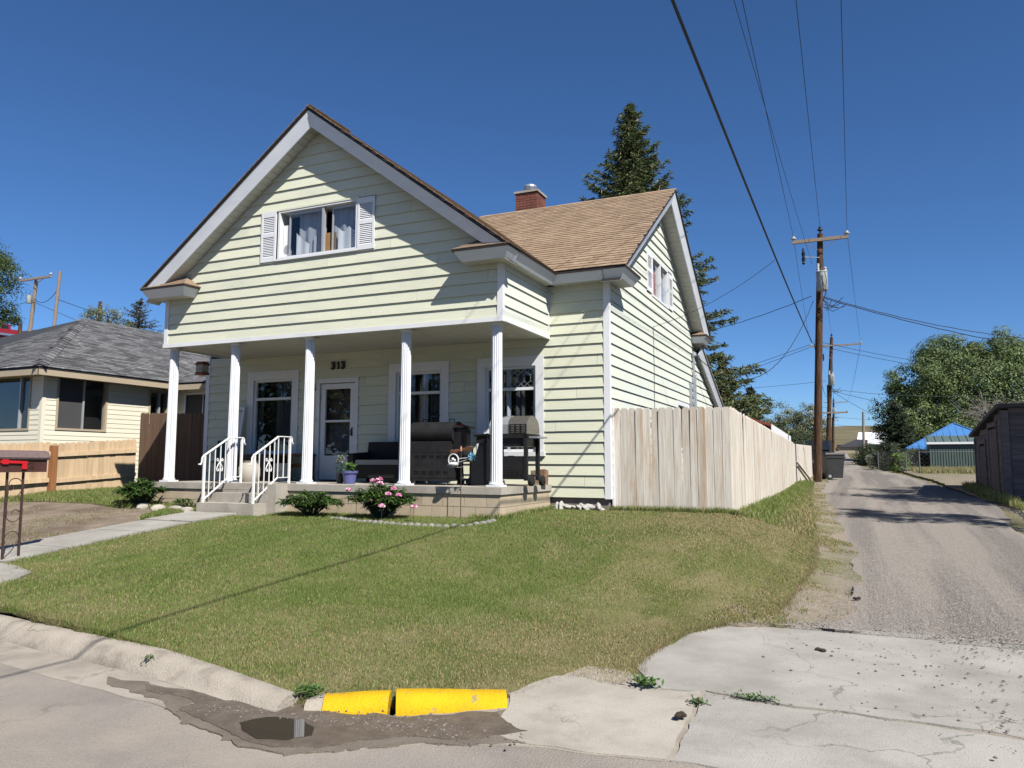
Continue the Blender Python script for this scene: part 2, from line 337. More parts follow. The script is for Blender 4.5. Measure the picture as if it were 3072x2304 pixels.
# ------------------------------------------------------------------ ground heights
ZA = np.array([(-60,-.80),(-6.5,-.80),(-5,-.74),(-2.7,-.68),(0,-.5),(5,-.22),(10,.0),(20,.28),(33,.5),(60,.95),(110,2.4),(150,3.2),(210,4.3),(400,10),(700,20),(1500,30)])
def za(y): return np.interp(y, ZA[:,0], ZA[:,1])
def sstep(a, b, x):
    t = np.clip((np.asarray(x, float)-a)/(b-a), 0, 1); return t*t*(3-2*t)
def hz(x, y):
    x = np.asarray(x, float); y = np.asarray(y, float)
    s = np.clip((y+6.7)/6.7, 0, 1)
    lawn = -.64 + .64*(1-(1-s)**1.25) + .045*np.clip(y/2.2, 0, 1) + .2*sstep(-5.5,-10.5,x)*s + .25*sstep(8,25,y)
    lawn = np.where(y < -6.7, -.78, lawn)
    near = 1-sstep(-3.4, -.5, y)
    t = sstep(3.0, 5.0, x)*(1-near) + np.clip(sstep(-1.6, 3.7, x)*1.06, 0, 1)*near
    far = sstep(20, 40, y)
    a = za(y)
    z = lawn*(1-t) + a*t
    z = z*(1-far) + a*far
    # the hillside rising behind the neighbouring house
    z = z + 7.0*sstep(-29, -35, x)*sstep(3, 12, y) + 4.2*sstep(-38,-54,x)*sstep(10,26,y)
    return z
def hzf(x, y): return float(hz(x, y))
def sheet(name, poly, res, zf, mat, jitter=0, dens=None, skirt=.06, **k):
    pts = []; n = len(poly)
    for i in range(n):
        a = Vector(poly[i]); b = Vector(poly[(i+1)%n]); m = max(1, int((b-a).length/(dens or res)))
        for j in range(m):
            p = a.lerp(b, j/m)
            if jitter and j:
                p += Vector((float(fbm(p.x, p.y, 5, 41, 3)-.5), float(fbm(p.x, p.y, 5, 57, 3)-.5)))*jitter*5
            pts.append(p)
    nb = len(pts); edges = [(i, (i+1)%nb) for i in range(nb)]
    xs = [p.x for p in pts]; ys = [p.y for p in pts]
    gx = np.arange(min(xs)+res*.37, max(xs), res); gy = np.arange(min(ys)+res*.41, max(ys), res)
    px = np.array(xs); py = np.array(ys)
    for yv in gy:
        # even-odd inside test
        c = (py > yv) != (np.roll(py,-1) > yv)
        i = np.nonzero(c)[0]; j = (i+1) % nb
        xc = np.sort(px[i] + (yv-py[i])*(px[j]-px[i])/(py[j]-py[i]))
        for a, b in zip(xc[::2], xc[1::2]):
            for xv in gx[(gx > a+res*.3) & (gx < b-res*.3)]: pts.append(Vector((xv, yv)))
    v, e, f, *_ = delaunay_2d_cdt(pts, edges, [], 1, 1e-5)
    V = np.array([(p.x, p.y) for p in v]); Z = zf(V[:,0], V[:,1])
    mb = MB(); mb.v = [(a, b, float(c)) for (a, b), c in zip(V, Z)]
    mb.f = []
    for t in f:
        t = list(t); a, b, c = (V[t[0]], V[t[1]], V[t[2]])
        if (b[0]-a[0])*(c[1]-a[1]) - (b[1]-a[1])*(c[0]-a[0]) < 0: t.reverse()
        mb.f.append(tuple(t))
    bnd = {}
    for t in mb.f:
        for a, b in zip(t, t[1:]+t[:1]):
            if (b, a) in bnd: del bnd[(b, a)]
            else: bnd[(a, b)] = 1
    low = {}
    for a, b in bnd:
        for q in (a, b):
            if q not in low: low[q] = len(mb.v); x, y, z = mb.v[q]; mb.v.append((x, y, z-skirt))
        mb.f.append((b, a, low[a], low[b]))
    return mb.build(name, mat, None, True, **k)
# ================================================================== the setting
def grid_ground():
    xs = np.unique(np.concatenate([np.arange(-400,-40,40), np.arange(-40,-14,2), np.arange(-14,12,.5), np.arange(12,40,2), np.arange(40,401,40)]))
    ys = np.unique(np.concatenate([np.arange(-60,-10,10), np.arange(-10,24,.5), np.arange(24,60,2), np.arange(60,240,10), np.arange(240,1601,80)]))
    X, Y = np.meshgrid(xs, ys); Z = hz(X, Y) - .07
    ky = np.interp(X, [-40,-12,-6,-2.63,1.5,3,12], [-3.4,-4.85,-5.4,-5.8,-6.4,-5.6,-2.2])
    Z = np.where(Y < ky+.35, np.minimum(Z, -.9), Z)
    V = np.stack([X, Y, Z], -1).reshape(-1,3); w = len(xs)
    i = (np.arange(len(ys)-1)[:,None]*w + np.arange(w-1)[None]).ravel()
    npmesh('ground', V, np.stack([i, i+1, i+w+1, i+w], -1), 'far_ground', smooth=True, kind='structure')
grid_ground()
# rolling hills at the end of the alley
def hills():
    xs = np.linspace(-900, 700, 90); ys = np.linspace(420, 1500, 40); X, Y = np.meshgrid(xs, ys)
    t = sstep(420, 960, Y)
    Z = 6 + t*(26 + 10*fbm(X, Y, .004, 3) + 7*np.exp(-((X-20)/160)**2)) - .028*np.clip(X-60, 0, 600)*t - 12*sstep(1000,1500,Y)
    V = np.stack([X, Y, Z], -1).reshape(-1,3); w = len(xs)
    i = (np.arange(len(ys)-1)[:,None]*w + np.arange(w-1)[None]).ravel()
    npmesh('hills', V, np.stack([i, i+1, i+w+1, i+w], -1), 'hill_grass', smooth=True, kind='structure')
hills()

KB = [(-40,-3.6),(-12,-5.05),(-6,-5.62),(-2.63,-6.0),(-1.59,-6.15),(-.05,-6.35),(.6,-6.48),(1.16,-6.61),(1.53,-6.70)]     # back of the grey kerb
GUT_IN = [(-40,-3.7),(-12,-5.15),(-6,-5.72),(-2.63,-6.1),(-1.6,-6.26),(.06,-6.45),(.89,-6.62),(1.45,-6.68),(1.8,-6.76),(2.37,-6.56),(2.9,-6.1)]
GUT_OUT = [(4.06,-6.62),(3.3,-6.72),(2.75,-6.90),(2.35,-7.22),(2.1,-7.36),(1.67,-7.36),(.8,-7.08),(-1.35,-6.80),(-6,-6.3),(-12,-5.75),(-40,-4.3)]
def wob(z, a=.006, s=1.5, sd=5): return lambda x, y: z + a*(fbm(x, y, s, sd)-.5)*2
sheet('street', [(-40,-4.2)] + [(x, y+.12) for x, y in GUT_OUT[::-1][1:]] + [(6.2,-6.5),(12,-6.6),(60,-7),(60,-45),(-60,-45),(-60,-4)], 1.0, wob(-.7755,.003,.8), 'asphalt', dens=.4, kind='structure')
sheet('gutter', GUT_IN + [(3.2,-6.0),(3.7,-6.2)] + GUT_OUT, .5, wob(-.7705,.003,1.2,8), 'gutter', dens=.12, jitter=.012, kind='structure')
# kerb: one cast length after the other
kerb = MB().box(-1.2, -1.1, -6.2, -6.12, -.9, -.83).build('kerb', 'kerb_concrete', None, kind='structure')
def kerb_run(path, prof, name='kerb_length', mat='kerb_concrete', drop=(0,0)):
    P = [Vector(p) for p in path]; L = [0]
    for a, b in zip(P, P[1:]): L.append(L[-1]+(b-a).length)
    st = []; n = max(2, int(L[-1]/.12) if L[-1] < 6 else 12)
    for i in range(n+1):
        d = L[-1]*i/n; k = max(0, min(len(P)-2, int(np.searchsorted(L, d)-1))); t = (d-L[k])/(L[k+1]-L[k])
        p = P[k].lerp(P[k+1], t); dr = (P[k+1]-P[k]).normalized(); st.append((p, Vector((dr.y,-dr.x)), i/n))
    vs = []; fs = []; m = len(prof)
    for p, o, t in st:
        dz = drop[0]*(1-t)+drop[1]*t; w = (fbm(p.x*1.0, p.y, 6, 2)-.5)*.018
        for j, (q, z) in enumerate(prof):
            zz = max(z+dz*(1 if z > -.76 else 0), -.95)
            vs.append((p.x+o.x*(q+w*(j > 0)), p.y+o.y*(q+w*(j > 0)), zz + (w*.6 if 0 < j < m-2 else 0)))
    for i in range(len(st)-1):
        for j in range(m-1): fs.append((i*m+j, i*m+j+1, (i+1)*m+j+1, (i+1)*m+j))
    fs += [tuple(range(m)), tuple(range((len(st)-1)*m+m-1, (len(st)-1)*m-1, -1))]
    return MB().add(vs, fs).build(name, mat, kerb, True)
PROF = [(-.06,-.9),(-.06,-.645),(-.02,-.63),(.06,-.632),(.105,-.646),(.14,-.675),(.175,-.72),(.215,-.768),(.22,-.9)]
def sub(path, x0, x1):
    xs = [p[0] for p in path]; ys = [p[1] for p in path]
    return [(x0, float(np.interp(x0, xs, ys)))] + [p for p in path if x0 < p[0] < x1] + [(x1, float(np.interp(x1, xs, ys)))]
for a, b, d in ((-40,-12,(0,0)),(-12,-4.7,(0,0)),(-4.695,-1.603,(0,0)),(-1.597,-.06,(0,0)),(-.045,1.56,(0,-.06))): kerb_run(sub(KB, a, b), PROF, drop=d)
YP = [(-.05,-.9),(-.05,-.71),(-.02,-.695),(.06,-.695),(.105,-.706),(.135,-.735),(.165,-.775),(.17,-.9)]
kerb_run([(1.64,-6.64),(1.745,-6.585)], YP, drop=(-.03,-.005)); 
y1 = kerb_run([(1.747,-6.584),(1.95,-6.475),(2.135,-6.385)], YP, mat='yellow_paint', drop=(-.005,.012)); tag(y1, label='chipped yellow painted kerb length')
y2 = kerb_run([(2.162,-6.355),(2.4,-6.21),(2.82,-5.99)], [(a*1.1,z-.004) for a, z in YP], mat='yellow_paint', drop=(.02,-.005)); tag(y2, label='smooth yellow painted kerb length beside the driveway')

# driveway apron of cast slabs
apron = sheet('driveway_apron', [(2.78,-6.1),(3.0,-5.3),(3.2,-4.3),(3.4,-3.4),(4.0,-2.6),(7.5,-2.5),(12,-2.6),(12,-6.5),(6,-6.5),(4,-6.6),(3.2,-6.6)], .5, lambda x, y: -.742-.034*sstep(-5.4,-6.5,y)+.004*(fbm(x,y,2,3)-.5), 'gutter', kind='structure')
def slab(poly, z, mat, parent, name='concrete_slab', jit=.012, res=.35, label=None):
    zf = z if callable(z) else wob(z, .004, 1.0, 11)
    o = sheet(name, poly, res, zf, mat, jitter=jit, dens=.07, skirt=.07)
    if parent is not None: o.parent = parent
    if label: o['label'] = label
    return o
slab([(2.96,-5.40),(3.10,-5.33),(3.33,-5.44),(3.57,-5.50),(4.03,-5.345),(4.05,-5.9),(4.07,-6.60),(3.3,-6.70),(3.0,-6.62),(2.90,-6.12),(2.80,-5.90)], lambda x, y: -.732-.034*sstep(-5.4,-6.5,y)+.006*(fbm(x,y,1.1,7)-.5), 'concrete', apron)
slab([(3.60,-5.46),(3.62,-5.2),(3.47,-4.95),(3.45,-4.6),(3.50,-4.15),(3.56,-3.62),(3.80,-3.05),(4.2,-2.86),(4.62,-2.80),(4.80,-2.95),(5.02,-2.92),(5.15,-2.74),(5.66,-2.70),(5.76,-3.25),(5.77,-4.25),(5.80,-5.1),(5.80,-5.44),(5.1,-5.43),(4.6,-5.42),(4.06,-5.31)], lambda x, y: -.730+.008*(fbm(x,y,1.1,7)-.5)+.012*sstep(-4,-2.8,y), 'concrete_pale', apron)
slab([(4.075,-5.36),(4.6,-5.475),(5.1,-5.475),(5.55,-5.505),(6.1,-5.57),(7.2,-5.65),(7.2,-6.6),(5.2,-6.62),(4.10,-6.60)], lambda x, y: -.733-.034*sstep(-5.5,-6.55,y)+.006*(fbm(x,y,1.1,7)-.5), 'concrete_pale', apron)
slab([(5.60,-2.74),(6.4,-2.66),(7.4,-2.62),(7.4,-5.6),(6.1,-5.53),(5.72,-5.40),(5.72,-4.2),(5.70,-3.2)], lambda x, y: -.738+.008*(fbm(x,y,2.0,7)-.5), 'concrete_pale', apron, label='crumbling gravel-strewn concrete slab at the right edge')

# alley of gravel rising to the hills
AL = [(4.6,-2.66),(4.84,-2.5),(4.93,-1.7),(5.0,-.6),(4.94,1.6),(4.65,5),(4.36,8.4),(4.15,13),(4.1,22),(3.9,40),(3.1,70),(2.0,110),(.6,150),(-.6,212)]
AR = [(2.3,212),(3.1,150),(3.9,110),(4.5,80),(5.0,55),(5.7,42),(6.4,34),(6.95,28),(7.2,22),(7.7,13),(7.9,9),(7.5,4.5),(8,0),(9,-2.6),(8,-2.72),(7.0,-2.60),(6.4,-2.74),(5.9,-2.66),(5.5,-2.74),(5.2,-2.68),(5.05,-2.9),(4.85,-2.93),(4.75,-2.76)]
sheet('alley', AL+AR, 1.2, lambda x, y: za(y) + .02*(fbm(x, y, .9, 4)-.5) - .05*np.exp(-((x-5.6)/.5)**2)*(y < 30) - .004, 'gravel', dens=.5, jitter=.06, kind='structure')
sheet('verge', [(3.7,-3.1),(4.4,-2.95),(4.85,-2.6),(5.05,-1.9),(4.9,-1.2),(5.1,-.5),(4.95,.6),(5.1,1.6),(4.9,2.6),(4.85,4.2),(4.6,5.5),(4.7,7),(4.4,9),(4.4,11),(4.2,14),(4.2,20),(3.1,20),(3.6,14),(3.7,6),(3.6,0),(3.5,-2)], .5, lambda x, y: hz(x, y)-.012, 'dry_ground', dens=.08, jitter=.04, kind='structure')
sheet('side_yard', [(7.6,-2),(8.1,4),(8.2,9),(7.9,13),(7.6,22),(7.2,34),(14,36),(18,20),(18,-2)], 1.5, lambda x, y: za(y)+.006, 'dry_ground', dens=.4, jitter=.06, kind='structure')

# lawn, worn bed, walk
LAWN = [(-4.75,-.72),(-4.72,-2.2),(-4.74,-4.05),(-4.74,-4.7),(-4.42,-4.74),(-3.76,-4.93),(-3.64,-5.15),(-3.72,-5.4),(-3.4,-5.84)] + [(x, y+.03) for x, y in KB[3:]] + \
    [(1.66,-6.63),(2.14,-6.36),(2.82,-5.96),(3.08,-5.34),(3.42,-5.38),(3.58,-5.22),(3.48,-4.9),(3.45,-4.6),(3.5,-4.1),(3.58,-3.55),(3.9,-3.05),(4.3,-2.6),(4.45,-1.6),(4.55,-.3),(4.5,2),(4.35,4.5),(4.1,9),(3.85,14),(3.7,18.6),(2.9,18.6),(2.9,2.25),(.02,2.25),(.02,-.02),(-4.2,-.02),(-4.2,-.72)]
lawn = sheet('lawn', LAWN, .35, lambda x, y: hz(x, y) + .012*(fbm(x, y, 1.2, 9)-.5), 'lawn_soil', dens=.1, jitter=.025, kind='structure')
sheet('side_lawn', [(-11.3,-2.4),(-9.9,-1.0),(-9.2,-.8),(-8.4,-.6),(-7.4,-.68),(-6.75,-.45),(-6.0,-.3),(-5.8,-.75),(-5.75,-.1),(-7.4,0),(-8.4,2.1),(-10.9,2.1),(-12,2),(-12,-2.4)], .4, lambda x, y: hz(x, y)+.004, 'lawn_soil', dens=.15, jitter=.03, kind='structure')
sheet('bare_soil', [(-14,-6),(-14,-1),(-11,-1.8),(-9.9,-1.1),(-9.2,-.85),(-8.4,-.7),(-7.4,-.8),(-6.7,-.5),(-5.9,-.8),(-5.84,-5.0),(-6.3,-5.6)], .5, lambda x, y: hz(x, y)-.006+.02*(fbm(x, y, 2.5, 3)-.5), 'dirt', dens=.2, jitter=.02, kind='structure')
walk = sheet('front_walk', [(-5.9,-.62),(-4.7,-.62),(-4.7,-5.9),(-5.9,-5.7)], .5, lambda x, y: hz(x, y)-.02, 'dirt', kind='structure')
for a, b in ((-.66,-1.62),(-1.66,-2.55),(-2.57,-3.75),(-3.77,-4.62)):
    dz = .012 if b > -2 else 0
    slab([(-5.84,a),(-4.76,a),(-4.76,b),(-5.84,b)], lambda x, y, dz=dz: hz(x, y)+.022+dz, 'concrete_pale', walk, name='paving_slab', jit=.004)
slab([(-8.5,-4.66),(-5.0,-4.66),(-4.42,-4.72),(-3.78,-4.92),(-3.66,-5.16),(-3.72,-5.42),(-5.9,-5.3),(-8.5,-5.2)], lambda x, y: hz(x, y)+.02, 'concrete_pale', walk, name='paving_slab', jit=.01)

# mud, puddle and pebbles in the broken gutter
sheet('silt', [(-.2,-6.72),(.69,-6.70),(1.4,-6.72),(1.5,-6.56),(1.8,-6.48),(1.9,-6.72),(2.4,-6.56),(2.9,-6.18),(3.3,-6.4),(3.75,-6.42),(3.5,-6.6),(3.1,-6.78),(2.7,-6.93),(2.4,-7.2),(2.1,-7.42),(1.6,-7.38),(1.1,-7.2),(.5,-6.98),(.0,-6.86)], .2, wob(-.7665,.0012,5,3), 'silt', dens=.04, jitter=.03, skirt=.01, kind='structure')
sheet('mud', [(.25,-6.76),(.69,-6.74),(1.16,-6.79),(1.40,-6.74),(1.5,-6.58),(1.78,-6.5),(1.86,-6.72),(2.37,-6.62),(2.7,-6.33),(2.88,-6.26),(3.05,-6.42),(3.2,-6.5),(3.0,-6.72),(2.6,-6.88),(2.35,-7.05),(2.2,-7.27),(1.96,-7.36),(1.6,-7.30),(1.2,-7.15),(.9,-7.03),(.95,-6.93),(.6,-6.86),(.5,-6.88)], .2, wob(-.762,.0025,5,3), 'mud', dens=.035, jitter=.022, skirt=.012, kind='structure')
sheet('puddle', [(1.55,-7.02),(1.68,-6.93),(1.82,-6.91),(1.98,-7.0),(2.06,-7.12),(1.98,-7.24),(1.8,-7.30),(1.62,-7.23),(1.5,-7.13)], .5, lambda x, y: x*0-.7588, 'puddle_water', dens=.04, jitter=.012, skirt=.004, kind='structure')
def pebbles(name, n, spots, mat, rmin, rmax, zoff, parent=None, zf=None):
    mb = MB(); ico = [(0,0,1),(.9,0,.3),(.28,.85,.3),(-.72,.53,.3),(-.72,-.53,.3),(.28,-.85,.3),(.72,.53,-.4),(-.28,.85,-.4),(-.9,0,-.4),(-.28,-.85,-.4),(.72,-.53,-.4)]
    fs = [(0,1,2),(0,2,3),(0,3,4),(0,4,5),(0,5,1),(1,6,2),(2,7,3),(3,8,4),(4,9,5),(5,10,1),(1,10,6),(2,6,7),(3,7,8),(4,8,9),(5,9,10)]
    for _ in range(n):
        cx, cy, sx, sy = random.choice(spots); x = random.gauss(cx, sx); y = random.gauss(cy, sy); r = rmin+(rmax-rmin)*random.random()**3
        z = (zf(x, y) if zf else hzf(x, y))+zoff; a = random.random()*6.28; ca, sa = math.cos(a), math.sin(a); e = random.uniform(.6,1)
        mb.add([(x+r*(p[0]*ca*e-p[1]*sa), y+r*(p[0]*sa*e+p[1]*ca), z+r*.55*p[2]) for p in ico], fs, random.random())
    return mb.build(name, mat, parent, kind='stuff', label=None)
tag(pebbles('gutter_pebbles', 650, [(2.2,-6.75,.25,.06),(2.55,-6.6,.2,.07),(1.2,-6.95,.3,.06),(2.0,-6.85,.3,.05),(2.7,-6.75,.3,.08)], 'pebble', .003, .014, 0, zf=lambda x, y: -.762), 'small loose pebbles washed into the muddy gutter', 'pebbles')
tag(pebbles('apron_gravel', 1100, [(6.1,-4.0,.25,.7),(6.0,-3.0,.3,.3),(6.2,-5.2,.3,.4),(5.0,-2.95,.18,.1),(5.2,-3.3,.4,.35),(5.3,-4.3,.5,.8),(4.6,-2.72,.4,.06),(5.6,-2.7,.5,.08)], 'pebble', .004, .016, 0, zf=lambda x, y: -.724), 'loose gravel scattered on the driveway apron', 'gravel')
def stones_np(name, n, box, rmin, rmax, mat, zf, **k):
    x = RNG.uniform(box[0], box[1], n); y = box[2] + (box[3]-box[2])*RNG.random(n)**1.6
    z = zf(x, y); r = rmin+(rmax-rmin)*RNG.random(n)**2.5; a = RNG.random(n)*6.28
    base = np.array([(1,0,0),(-.4,.85,0),(-.5,-.8,0),(0,0,.75)]); P = base[None]*r[:,None,None]
    ca, sa = np.cos(a)[:,None], np.sin(a)[:,None]
    V = np.stack([x[:,None]+P[...,0]*ca-P[...,1]*sa, y[:,None]+P[...,0]*sa+P[...,1]*ca, z[:,None]+P[...,2]], -1)
    F = np.array([(0,1,3),(1,2,3),(2,0,3)]); F = (np.arange(n)[:,None,None]*4+F[None]).reshape(-1,3)
    g = RNG.uniform(.12,.27,n); C = np.stack([g*1.05, g*.96, g*.9], -1)
    return npmesh(name, V.reshape(-1,3), F, mat, col=np.repeat(C, 4, 0), **k)
m_, n_, l_, b_ = nodes('stone_chip'); a_ = n_.new('ShaderNodeAttribute'); a_.attribute_name = 'col'; l_.new(a_.outputs['Color'], b_.inputs['Base Color']); b_.inputs['Roughness'].default_value = .95
stones_np('alley_gravel', 90000, (4.35,8.2,-2.95,11), .003, .0105, 'stone_chip', lambda x, y: np.where(x < 5.05, np.maximum(hz(x, y)-.012, za(y)), za(y))-.002, label='loose grey gravel covering the rising alley', cat='gravel', kind='stuff')

# ================================================================== the yellow house
HOUSE = thing('house', 'pale yellow lap-sided house with front gable, white porch columns and tan shingle roof', 'house', (-3.5, 6.2, 0))
YM, YG = 2.2, .15; XL, XR = -8.5, 1.1; XGL, XGR = -7.566, -.067; ZB, ZE = 3.21, 4.166
XA = (XGL+XGR)/2; ZAP = 7.36; SG = .751; YEG = -.254                    # front gable roof
YR, ZR, SM, YEF, ZEF, XER = 6.2, 7.17, .648, 1.84, 4.345, 1.53            # main roof
ZS = .488
def front(y0): return lambda u, z, d: (u, y0-d, z)
def side(x0): return lambda u, z, d: (x0+d, u, z)
def fbox(mb, fm, u0, u1, z0, z1, d0, d1):
    p = [fm(u0,z0,d1),fm(u1,z0,d1),fm(u1,z0,d0),fm(u0,z0,d0),fm(u0,z1,d1),fm(u1,z1,d1),fm(u1,z1,d0),fm(u0,z1,d0)]
    return mb.hexa(p)
def siding(parent, fm, z0, z1, lo, hi, holes=(), mat='siding', e=.199, joint=3.66, butt=.029, split=True):
    z = z0; k = 0
    while z < z1-.02:
        zt = min(z+e, z1); band = sorted({z, zt} | {q for h in holes for q in (h[2], h[3]) if z < q < zt})
        js = [-1e9] + ([-30 + joint*((k*.37) % 1) + joint*i for i in range(20)] if split else []) + [1e9]
        boards = []                      # [board index, mesh, x0, x1 of its last piece]
        dep = lambda q: butt - (butt-.003)*(q-z)/e
        for za_, zb_ in zip(band, band[1:]):
            A0, A1, B0, B1 = lo(za_), hi(za_), lo(zb_), hi(zb_)
            if A1-A0 < .02: continue
            if B0 > B1: B0 = B1 = (B0+B1)/2
            cuts = sorted([(h[0], h[1]) for h in holes if h[2] < zb_-1e-6 and h[3] > za_+1e-6])
            segs = []; cur = -1e9
            for c0, c1 in cuts: segs.append((cur, c0)); cur = c1
            segs.append((cur, 1e9))
            for s0, s1 in segs:
                for bi, (j0, j1) in enumerate(zip(js, js[1:])):
                    p0, p1 = max(s0, j0+.0025), min(s1, j1-.0025)
                    a0, a1, b0, b1 = max(A0,p0), min(A1,p1), max(B0,p0), min(B1,p1)
                    if a1-a0 < .004 and b1-b0 < .004: continue
                    if a1 < a0: a0 = a1 = (a0+a1)/2
                    if b1 < b0: b0 = b1 = (b0+b1)/2
                    da, db = dep(za_), dep(zb_)
                    g = next((q for q in boards if q[0] == bi and q[4] == za_ and q[2] < a1 and q[3] > a0), None)
                    if g is None: g = [bi, MB(), a0, a1, zb_]; boards.append(g)
                    g[4] = zb_
                    g[1].hexa([fm(a0,za_,da),fm(a1,za_,da),fm(a1,za_,-.02),fm(a0,za_,-.02),fm(b0,zb_,db),fm(b1,zb_,db),fm(b1,zb_,-.02),fm(b0,zb_,-.02)])
        for b in boards: b[1].build('siding_board', mat, parent).location.z += random.uniform(-.0025,.0025)
        z += e; k += 1
# dark core behind the boards keeps the light out
core = MB()
core.box(XL+.3, XR-.3, YM+.35, 10.2-.2, .05, 4.2)
core.prism([(XR-.3,YM+.35,4.2),(XR-.3,10.0,4.2),(XR-.3,YR,6.75)], (-(XR-XL)+.6,0,0))
core.box(XGL+.2, XGR-.2, YG+.35, YM+.4, ZB+.06, 4.2)
core.prism([(XGL+.3,YG+.35,4.2),(XGR-.3,YG+.35,4.2),(XA,YG+.35,6.95)], (0,5.5,0))
core.build('wall_core', 'dark_interior', HOUSE)

# openings: u0,u1,z0,z1 of the outside of the trim
W1 = (-7.269,-5.847,1.0,2.88); W2 = (-3.543,-2.154,1.0,2.88); W3 = (-1.528,-.146,1.0,2.88); DR = (-5.36,-4.287,ZS,2.648)
GW = (-5.15,-2.555,4.66,5.64); SW = (5.03,7.56,4.56,5.52)
F0 = front(YM); G0 = front(YG); S0 = side(XR); B0 = side(XGR)
siding(HOUSE, F0, .26, .26+.199*15, lambda z: XL+.07, lambda z: XR-.07, [W1, W2, W3, DR])
siding(HOUSE, F0, .26+.199*15, ZE, lambda z: XGR, lambda z: XR-.07)
glim = lambda z: (ZAP-.30-z)/SG
siding(HOUSE, G0, ZB+.03, 7.09, lambda z: max(XGL+.07, XA-glim(z)), lambda z: min(XGR-.07, XA+glim(z)), [GW])
siding(HOUSE, B0, ZB+.03, ZE, lambda z: YG+.02, lambda z: YM, mat='siding_weathered_dimmed')
slim = lambda z: (ZR-.30-z)/SM
LE = 13.6                                                               # rear lean-to eave
def s_hi(z): return 10.2 if z > 3.9 else min(13.3, 10.2+(3.95-z)/.45)
siding(HOUSE, S0, .26, 6.85, lambda z: max(YM+.07, YR-slim(z)), lambda z: min(s_hi(z), YR+slim(z)) if z > 3.9 else s_hi(z), [SW, (7.85,9.3,1.2,2.42)], mat='siding_weathered_dimmed')
fm_l = lambda u, z, d: (XGL-d, u, z)
siding(HOUSE, fm_l, ZB+.03, ZE, lambda z: YG+.02, lambda z: YM, mat='siding_weathered_dimmed', split=False)
fm_l2 = lambda u, z, d: (XL-d, u, z)
siding(HOUSE, fm_l2, .26, ZE, lambda z: YM+.05, lambda z: 10.2, mat='siding_weathered_dimmed', split=False)
def trim(*a, mat='white_trim', name='corner_trim', parent=None): return MB().box(*a).build(name, mat, parent or HOUSE)
trim(XGR-.075, XGR+.025, YG-.03, YG+.06, ZB+.0, ZE-.01); trim(XGL-.025, XGL+.075, YG-.03, YG+.06, ZB, ZE-.01)
trim(XR-.085, XR+.028, YM-.03, YM+.07, .24, ZE-.01); trim(XL-.028, XL+.085, YM-.03, YM+.07, .24, ZB)
trim(XGR-.01, XGR+.035, YM-.045, YM-.005, ZB, ZE-.01, name='inside_corner_trim')
trim(XGL-.03, XGR+.03, YG-.045, YG+.03, ZB-.045, ZB+.028, name='band_trim'); trim(XGR-.02, XGR+.045, YG+.03, YM-.02, ZB-.043, ZB+.028, name='band_trim'); trim(XGL-.045, XGL+.02, YG+.03, YM-.02, ZB-.043, ZB+.028, name='band_trim')
# porch ceiling, plank by plank
nx = 62; wv = (XGR-XGL-.06)/nx
pm = MB().box(-wv/2+.004, wv/2-.004, 0, YM-YG-.06, 0, .012).mesh('ceiling_plank')
for i in range(nx): inst(pm, 'ceiling_plank', 'soffit', HOUSE, Matrix.Translation((XGL+.03+wv*(i+.5), YG+.04, ZB-.02+random.uniform(0,.0015))))
MB().box(XGL+.02, XGR-.02, YG+.03, YM-.01, ZB-.006, ZB+.01).build('ceiling_backing', 'soffit', HOUSE)
# foundation and rubble under the right wall
MB().box(-.05, XR-.03, YM+.03, YM+.3, -.1, .3).build('foundation', 'mortar_grey', HOUSE)
MB().box(XL, -.05, YM+.03, YM+.3, -.1, .5).build('foundation', 'mortar_grey', HOUSE)
MB().box(XR-.3, XR-.03, YM+.3, 13.2, -.1, .3).build('foundation', 'mortar_grey', HOUSE)
for i in range(26):
    r = random.uniform(.03,.085); x = random.uniform(.08, 1.0); m = MB()
    m.lathe([(r*.5,-r*.6),(r*1.0,-r*.3),(r*1.1,.05*r),(r*.75,r*.5),(r*.3,r*.62)], (0,0,0), 6).xf(Matrix.Translation((x, YM-.03-random.uniform(0,.1), .06+random.uniform(-.02,.05))) @ Matrix.Rotation(random.random()*3,4,(random.random(),random.random(),1)) @ Matrix.Diagonal((1.5,.9,.8,1)))
    m.build('rubble_stone', 'stone_white', HOUSE)

# ---- windows and door
def casing(fm, o, win, tw=.165, top=.19, sill=.08, d=.035, mat='white_trim', side_only=False):
    u0, u1, z0, z1 = o
    MB().hexa([fm(u0,z0+sill,d),fm(u0+tw,z0+sill,d),fm(u0+tw,z0+sill,-.1),fm(u0,z0+sill,-.1),fm(u0,z1,d),fm(u0+tw,z1-top,d),fm(u0+tw,z1-top,-.1),fm(u0,z1,-.1)]).build('casing', mat, win)
    MB().hexa([fm(u1-tw,z0+sill,d),fm(u1,z0+sill,d),fm(u1,z0+sill,-.1),fm(u1-tw,z0+sill,-.1),fm(u1-tw,z1-top,d),fm(u1,z1,d),fm(u1,z1,-.1),fm(u1-tw,z1-top,-.1)]).build('casing', mat, win)
    MB().hexa([fm(u0+tw+.001,z1-top+.001,d-.002),fm(u1-tw-.001,z1-top+.001,d-.002),fm(u1-tw-.001,z1-top+.001,-.1),fm(u0+tw+.001,z1-top+.001,-.1),fm(u0+.002,z1,d-.002),fm(u1-.002,z1,d-.002),fm(u1-.002,z1,-.1),fm(u0+.002,z1,-.1)]).build('casing', mat, win)
    if sill: fbox(MB(), fm, u0-.03, u1+.03, z0, z0+sill-.002, -.1, d+.04).build('sill', mat, win)
